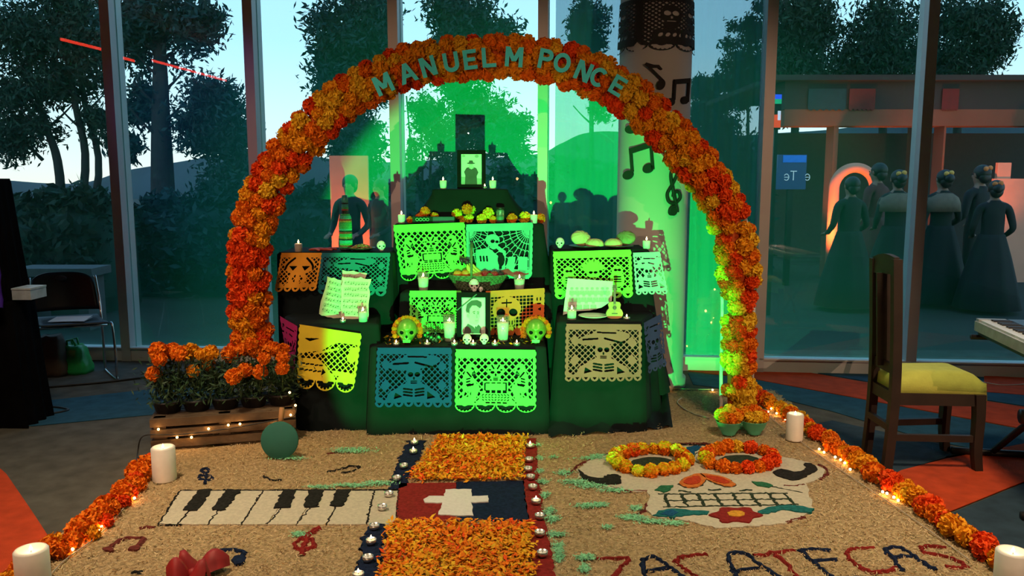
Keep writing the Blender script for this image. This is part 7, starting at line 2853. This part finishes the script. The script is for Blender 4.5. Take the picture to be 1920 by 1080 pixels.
for s in (-1, 1):
    P = spline([cp(s * wch * 0.47, 0.10, sz - 0.03), cp(s * wch * 0.49, 0.03, sz - 0.02), cp(s * wch * 0.5, 0.0, sz * 0.55), cp(s * wch * 0.5, 0.0, 0.05), cp(s * wch * 0.5, 0.03, 0.012), cp(s * wch * 0.5, dch * 0.85, 0.012), cp(s * wch * 0.5, dch * 0.92, 0.05), cp(s * wch * 0.46, dch * 0.72, sz - 0.05), cp(s * wch * 0.47, dch * 0.86, sz + 0.12), cp(s * wch * 0.45, dch * 0.97, sz + 0.30)], 6)
    b = MB()
    b.tube(P, 0.0095, 8)
    b.build('sled_leg', CHROME, t)
b = MB()
b.tube([cp(-wch * 0.46, 0.12, sz - 0.035), cp(wch * 0.46, 0.12, sz - 0.035)], 0.009, 8)
b.build('cross_bar', CHROME, t)


def shell(nm, f, nu, nv, m, th):
    vs, fs = [], []
    for k in (0, 1):
        for j in range(nv + 1):
            for i in range(nu + 1):
                vs.append(f(i / nu, j / nv, k * th))
    N_ = (nu + 1) * (nv + 1)
    for j in range(nv):
        for i in range(nu):
            q = j * (nu + 1) + i
            fs.append((q, q + nu + 1, q + nu + 2, q + 1))
            fs.append((N_ + q, N_ + q + 1, N_ + q + nu + 2, N_ + q + nu + 1))
    rim = [i for i in range(nu + 1)] + [j * (nu + 1) + nu for j in range(1, nv + 1)] + [nv * (nu + 1) + i for i in reversed(range(nu))] + [j * (nu + 1) for j in reversed(range(1, nv))]
    for k in range(len(rim)):
        k2 = (k + 1) % len(rim)
        fs.append((rim[k], rim[k2], rim[k2] + N_, rim[k] + N_))
    b = MB()
    b.add(vs, fs, 0, True)
    return b.build(nm, m, t)


def f_seat(u_, v_, k):
    x = (u_ - 0.5) * wch * 0.88 * (1 - 0.10 * max(0, v_ - 0.7))
    return cp(x, dch * (0.05 + 0.80 * v_), sz - 0.02 * math.sin(math.pi * v_) - 0.04 * max(0, 0.12 - v_) * 3 + k)


def f_back(u_, v_, k):
    w = wch * (0.90 - 0.06 * v_)
    x = (u_ - 0.5) * w
    corner = abs(u_ - 0.5) * 2
    zz = sz + 0.05 + 0.28 * v_ - 0.05 * corner ** 4 * (1 if v_ > 0.6 else 0) * (v_ - 0.6) * 2.5
    return cp(x, dch * (0.80 + 0.20 * v_) + 0.05 * (1 - corner ** 2) + k, zz)


shell('seat', f_seat, 12, 10, mat('chair_seat_blue_black', (0.030, 0.045, 0.060), 0.5), 0.012)
shell('backrest', f_back, 16, 10, mat('chair_back_black', (0.010, 0.012, 0.016), 0.4), 0.012)
b = MB()
hp = cp(0, dch * 0.98 + 0.04, sz + 0.285)
b.lathe([(0.0, 0.0), (0.045, 0.0), (0.045, 0.004), (0.0, 0.004)], 20, sx=1, sy=0.45, rot=Matrix.Rotation(R(90), 3, 'X'), c=hp + Vector((0, -0.012, 0)))
b.build('hand_hole', mat('hand_hole_grey', (0.06, 0.07, 0.08), 0.5), t)
b = MB()
pc = o0 + cp(0.0, dch * 0.30, sz + 0.012)
b.add([pc + ex * -0.16 + ey * -0.02, pc + ex * 0.06 + ey * -0.10 + Vector((0, 0, 0.002)), pc + ex * 0.15 + ey * 0.10 + Vector((0, 0, 0.010)), pc + ex * -0.08 + ey * 0.13 + Vector((0, 0, 0.012))], [(0, 1, 2, 3)])
b.add([p + Vector((0, 0, -0.0015)) for p in (pc + ex * -0.16 + ey * -0.02, pc + ex * 0.06 + ey * -0.10, pc + ex * 0.15 + ey * 0.10, pc + ex * -0.08 + ey * 0.13)], [(3, 2, 1, 0)])
tag(b.build('paper_sheet', mat('plain_white_paper', (0.80, 0.78, 0.78), 0.8, var=0.02)), 'white paper sheet lying on the black chair seat', 'paper')

# bags under and behind the chair
def bag(label, px, py, w, d, h, m, handles=True):
    base = G(px, py)
    t_ = thing('bag', label, 'bag', base)
    vs, fs = [], []
    rg = random.Random(px)
    n_, k_ = 24, 8
    for i in range(k_ + 1):
        q = i / k_
        sc = 1 - 0.45 * q ** 2
        for j in range(n_):
            a = 2 * math.pi * j / n_
            cx_ = math.copysign(abs(math.cos(a)) ** 0.6, math.cos(a))
            sy_ = math.copysign(abs(math.sin(a)) ** 0.6, math.sin(a))
            w_ = 1 + rg.uniform(-0.06, 0.06)
            vs.append((cx_ * w / 2 * sc * w_, sy_ * d / 2 * sc * w_, h * q + rg.uniform(-.01, .01) * (i > 0)))
    for i in range(k_):
        for j in range(n_):
            j2 = (j + 1) % n_
            fs.append((i * n_ + j, i * n_ + j2, (i + 1) * n_ + j2, (i + 1) * n_ + j))
    fs += [tuple(reversed(range(n_))), tuple(k_ * n_ + j for j in range(n_))]
    b = MB()
    b.add(vs, fs, 0, True)
    b.build('bag_body', m, t_)
    if handles:
        for s in (-1, 1):
            b = MB()
            b.tube([(-w * 0.12 + s * 0.01, s * 0.02, h * 0.96), (-w * 0.14, s * 0.03, h * 1.2), (w * 0.05, s * 0.03, h * 1.24), (w * 0.12, s * 0.02, h * 0.96)], 0.008, 6)
            b.build('handle', m, t_)


bag('green plastic bag on the floor behind the black chair', 142, 698, 0.24, 0.2, 0.21, mat('green_plastic_bag', (0.02, 0.35, 0.08), 0.3))
bag('brown paper bag on the floor under the black chair', 100, 702, 0.26, 0.2, 0.30, mat('brown_bag', (0.07, 0.045, 0.025), 0.8), False)

# ================================================================ black draped table with speaker
t = thing('draped_table', 'table under a floor-length black cloth at the edge of the photo', 'table', G(20, 812))
o0 = t.location
def skirt(nm, x0, x1, y0, y1, zt, zb, m, parent, flare=0.05):
    loop = []
    for a, c in (((x0, y0), (x1, y0)), ((x1, y0), (x1, y1)), ((x1, y1), (x0, y1)), ((x0, y1), (x0, y0))):
        for k in range(12):
            loop.append((a[0] + (c[0] - a[0]) * k / 12, a[1] + (c[1] - a[1]) * k / 12))
    cx_, cy_ = (x0 + x1) / 2, (y0 + y1) / 2
    vs, fs = [], []
    N_ = len(loop)
    for i, q in enumerate((0, 0.03, 0.3, 0.6, 1.0)):
        for j, (x, y) in enumerate(loop):
            s = 1 + (flare * q + 0.02 * q * math.sin(j * 1.7)) / max(0.1, math.hypot(x - cx_, y - cy_)) + (0.02 if i else 0)
            vs.append((cx_ + (x - cx_) * s, cy_ + (y - cy_) * s, zt + (zb - zt) * q))
    for i in range(4):
        for j in range(N_):
            j2 = (j + 1) % N_
            fs.append((i * N_ + j2, i * N_ + j, (i + 1) * N_ + j, (i + 1) * N_ + j2))
    fs.append(tuple(range(N_)))
    b = MB()
    b.add(vs, fs, 0, True)
    b.f[-1] = tuple(b.f[-1])
    return b.build(nm, m, parent)


xr = Xat(24, 4.62, 0.6)
ztab = D(60, 562, 4.7).z
BLK2 = mat('black_table_cloth', (0.004, 0.004, 0.005), 1.0, var=0.3, scale=6, spec=0.03)
skirt('tablecloth', xr - 0.75 - o0.x, xr - o0.x, 4.6 - o0.y, 4.84 - o0.y, ztab, 0.004, BLK2, t)
sp = thing('speaker', 'tall loudspeaker under a black cover on the draped table', 'speaker', (Xat(-34, 4.74, ztab), 4.74, ztab + 0.004))
hs = D(10, 336, 4.74).z - ztab
skirt('cover', -0.24, 0.17, -0.11, 0.09, hs, 0.0, BLK2, sp, 0.05)
b = MB()
b.lathe([(0.0, hs), (0.03, hs), (0.035, hs + 0.012), (0.012, hs + 0.02), (0.0, hs + 0.02)], 14, c=(0.12, 0, 0))
b.build('lifting_ring', CHROME, sp)
t2 = thing('equipment_case', 'small white equipment case at the edge of the draped table', 'case', onto(56, 4.73, ztab + .004))
b = MB()
b.box((0, 0, 0.032), (0.11, 0.16, 0.060))
b.build('case_body', mat('case_white', (0.42, 0.50, 0.56), 0.5), t2)
b = MB()
b.box((0, 0, 0.066), (0.114, 0.164, 0.010))
b.build('case_lid', mat('case_lid', (0.50, 0.58, 0.62), 0.5), t2)
b = MB()
V, F = [], []
for i in range(8):
    for j in range(6):
        V.append((0.06 * i / 7 - 0.03 + 0.004 * math.sin(j * 2), -0.01 * math.sin(i), 0.24 - 0.24 * j / 5))
for i in range(7):
    for j in range(5):
        F.append((i * 6 + j, i * 6 + j + 1, (i + 1) * 6 + j + 1, (i + 1) * 6 + j))
o = link(raw_mesh('purple_ribbon', V, F, mat('purple_ribbon', (0.08, 0.03, 0.45), 0.5), None, True), 'purple_ribbon')
o.location = onto(-2, 4.52, ztab - 0.02)
tag(o, 'purple ribbon hanging at the front of the draped table', 'ribbon')
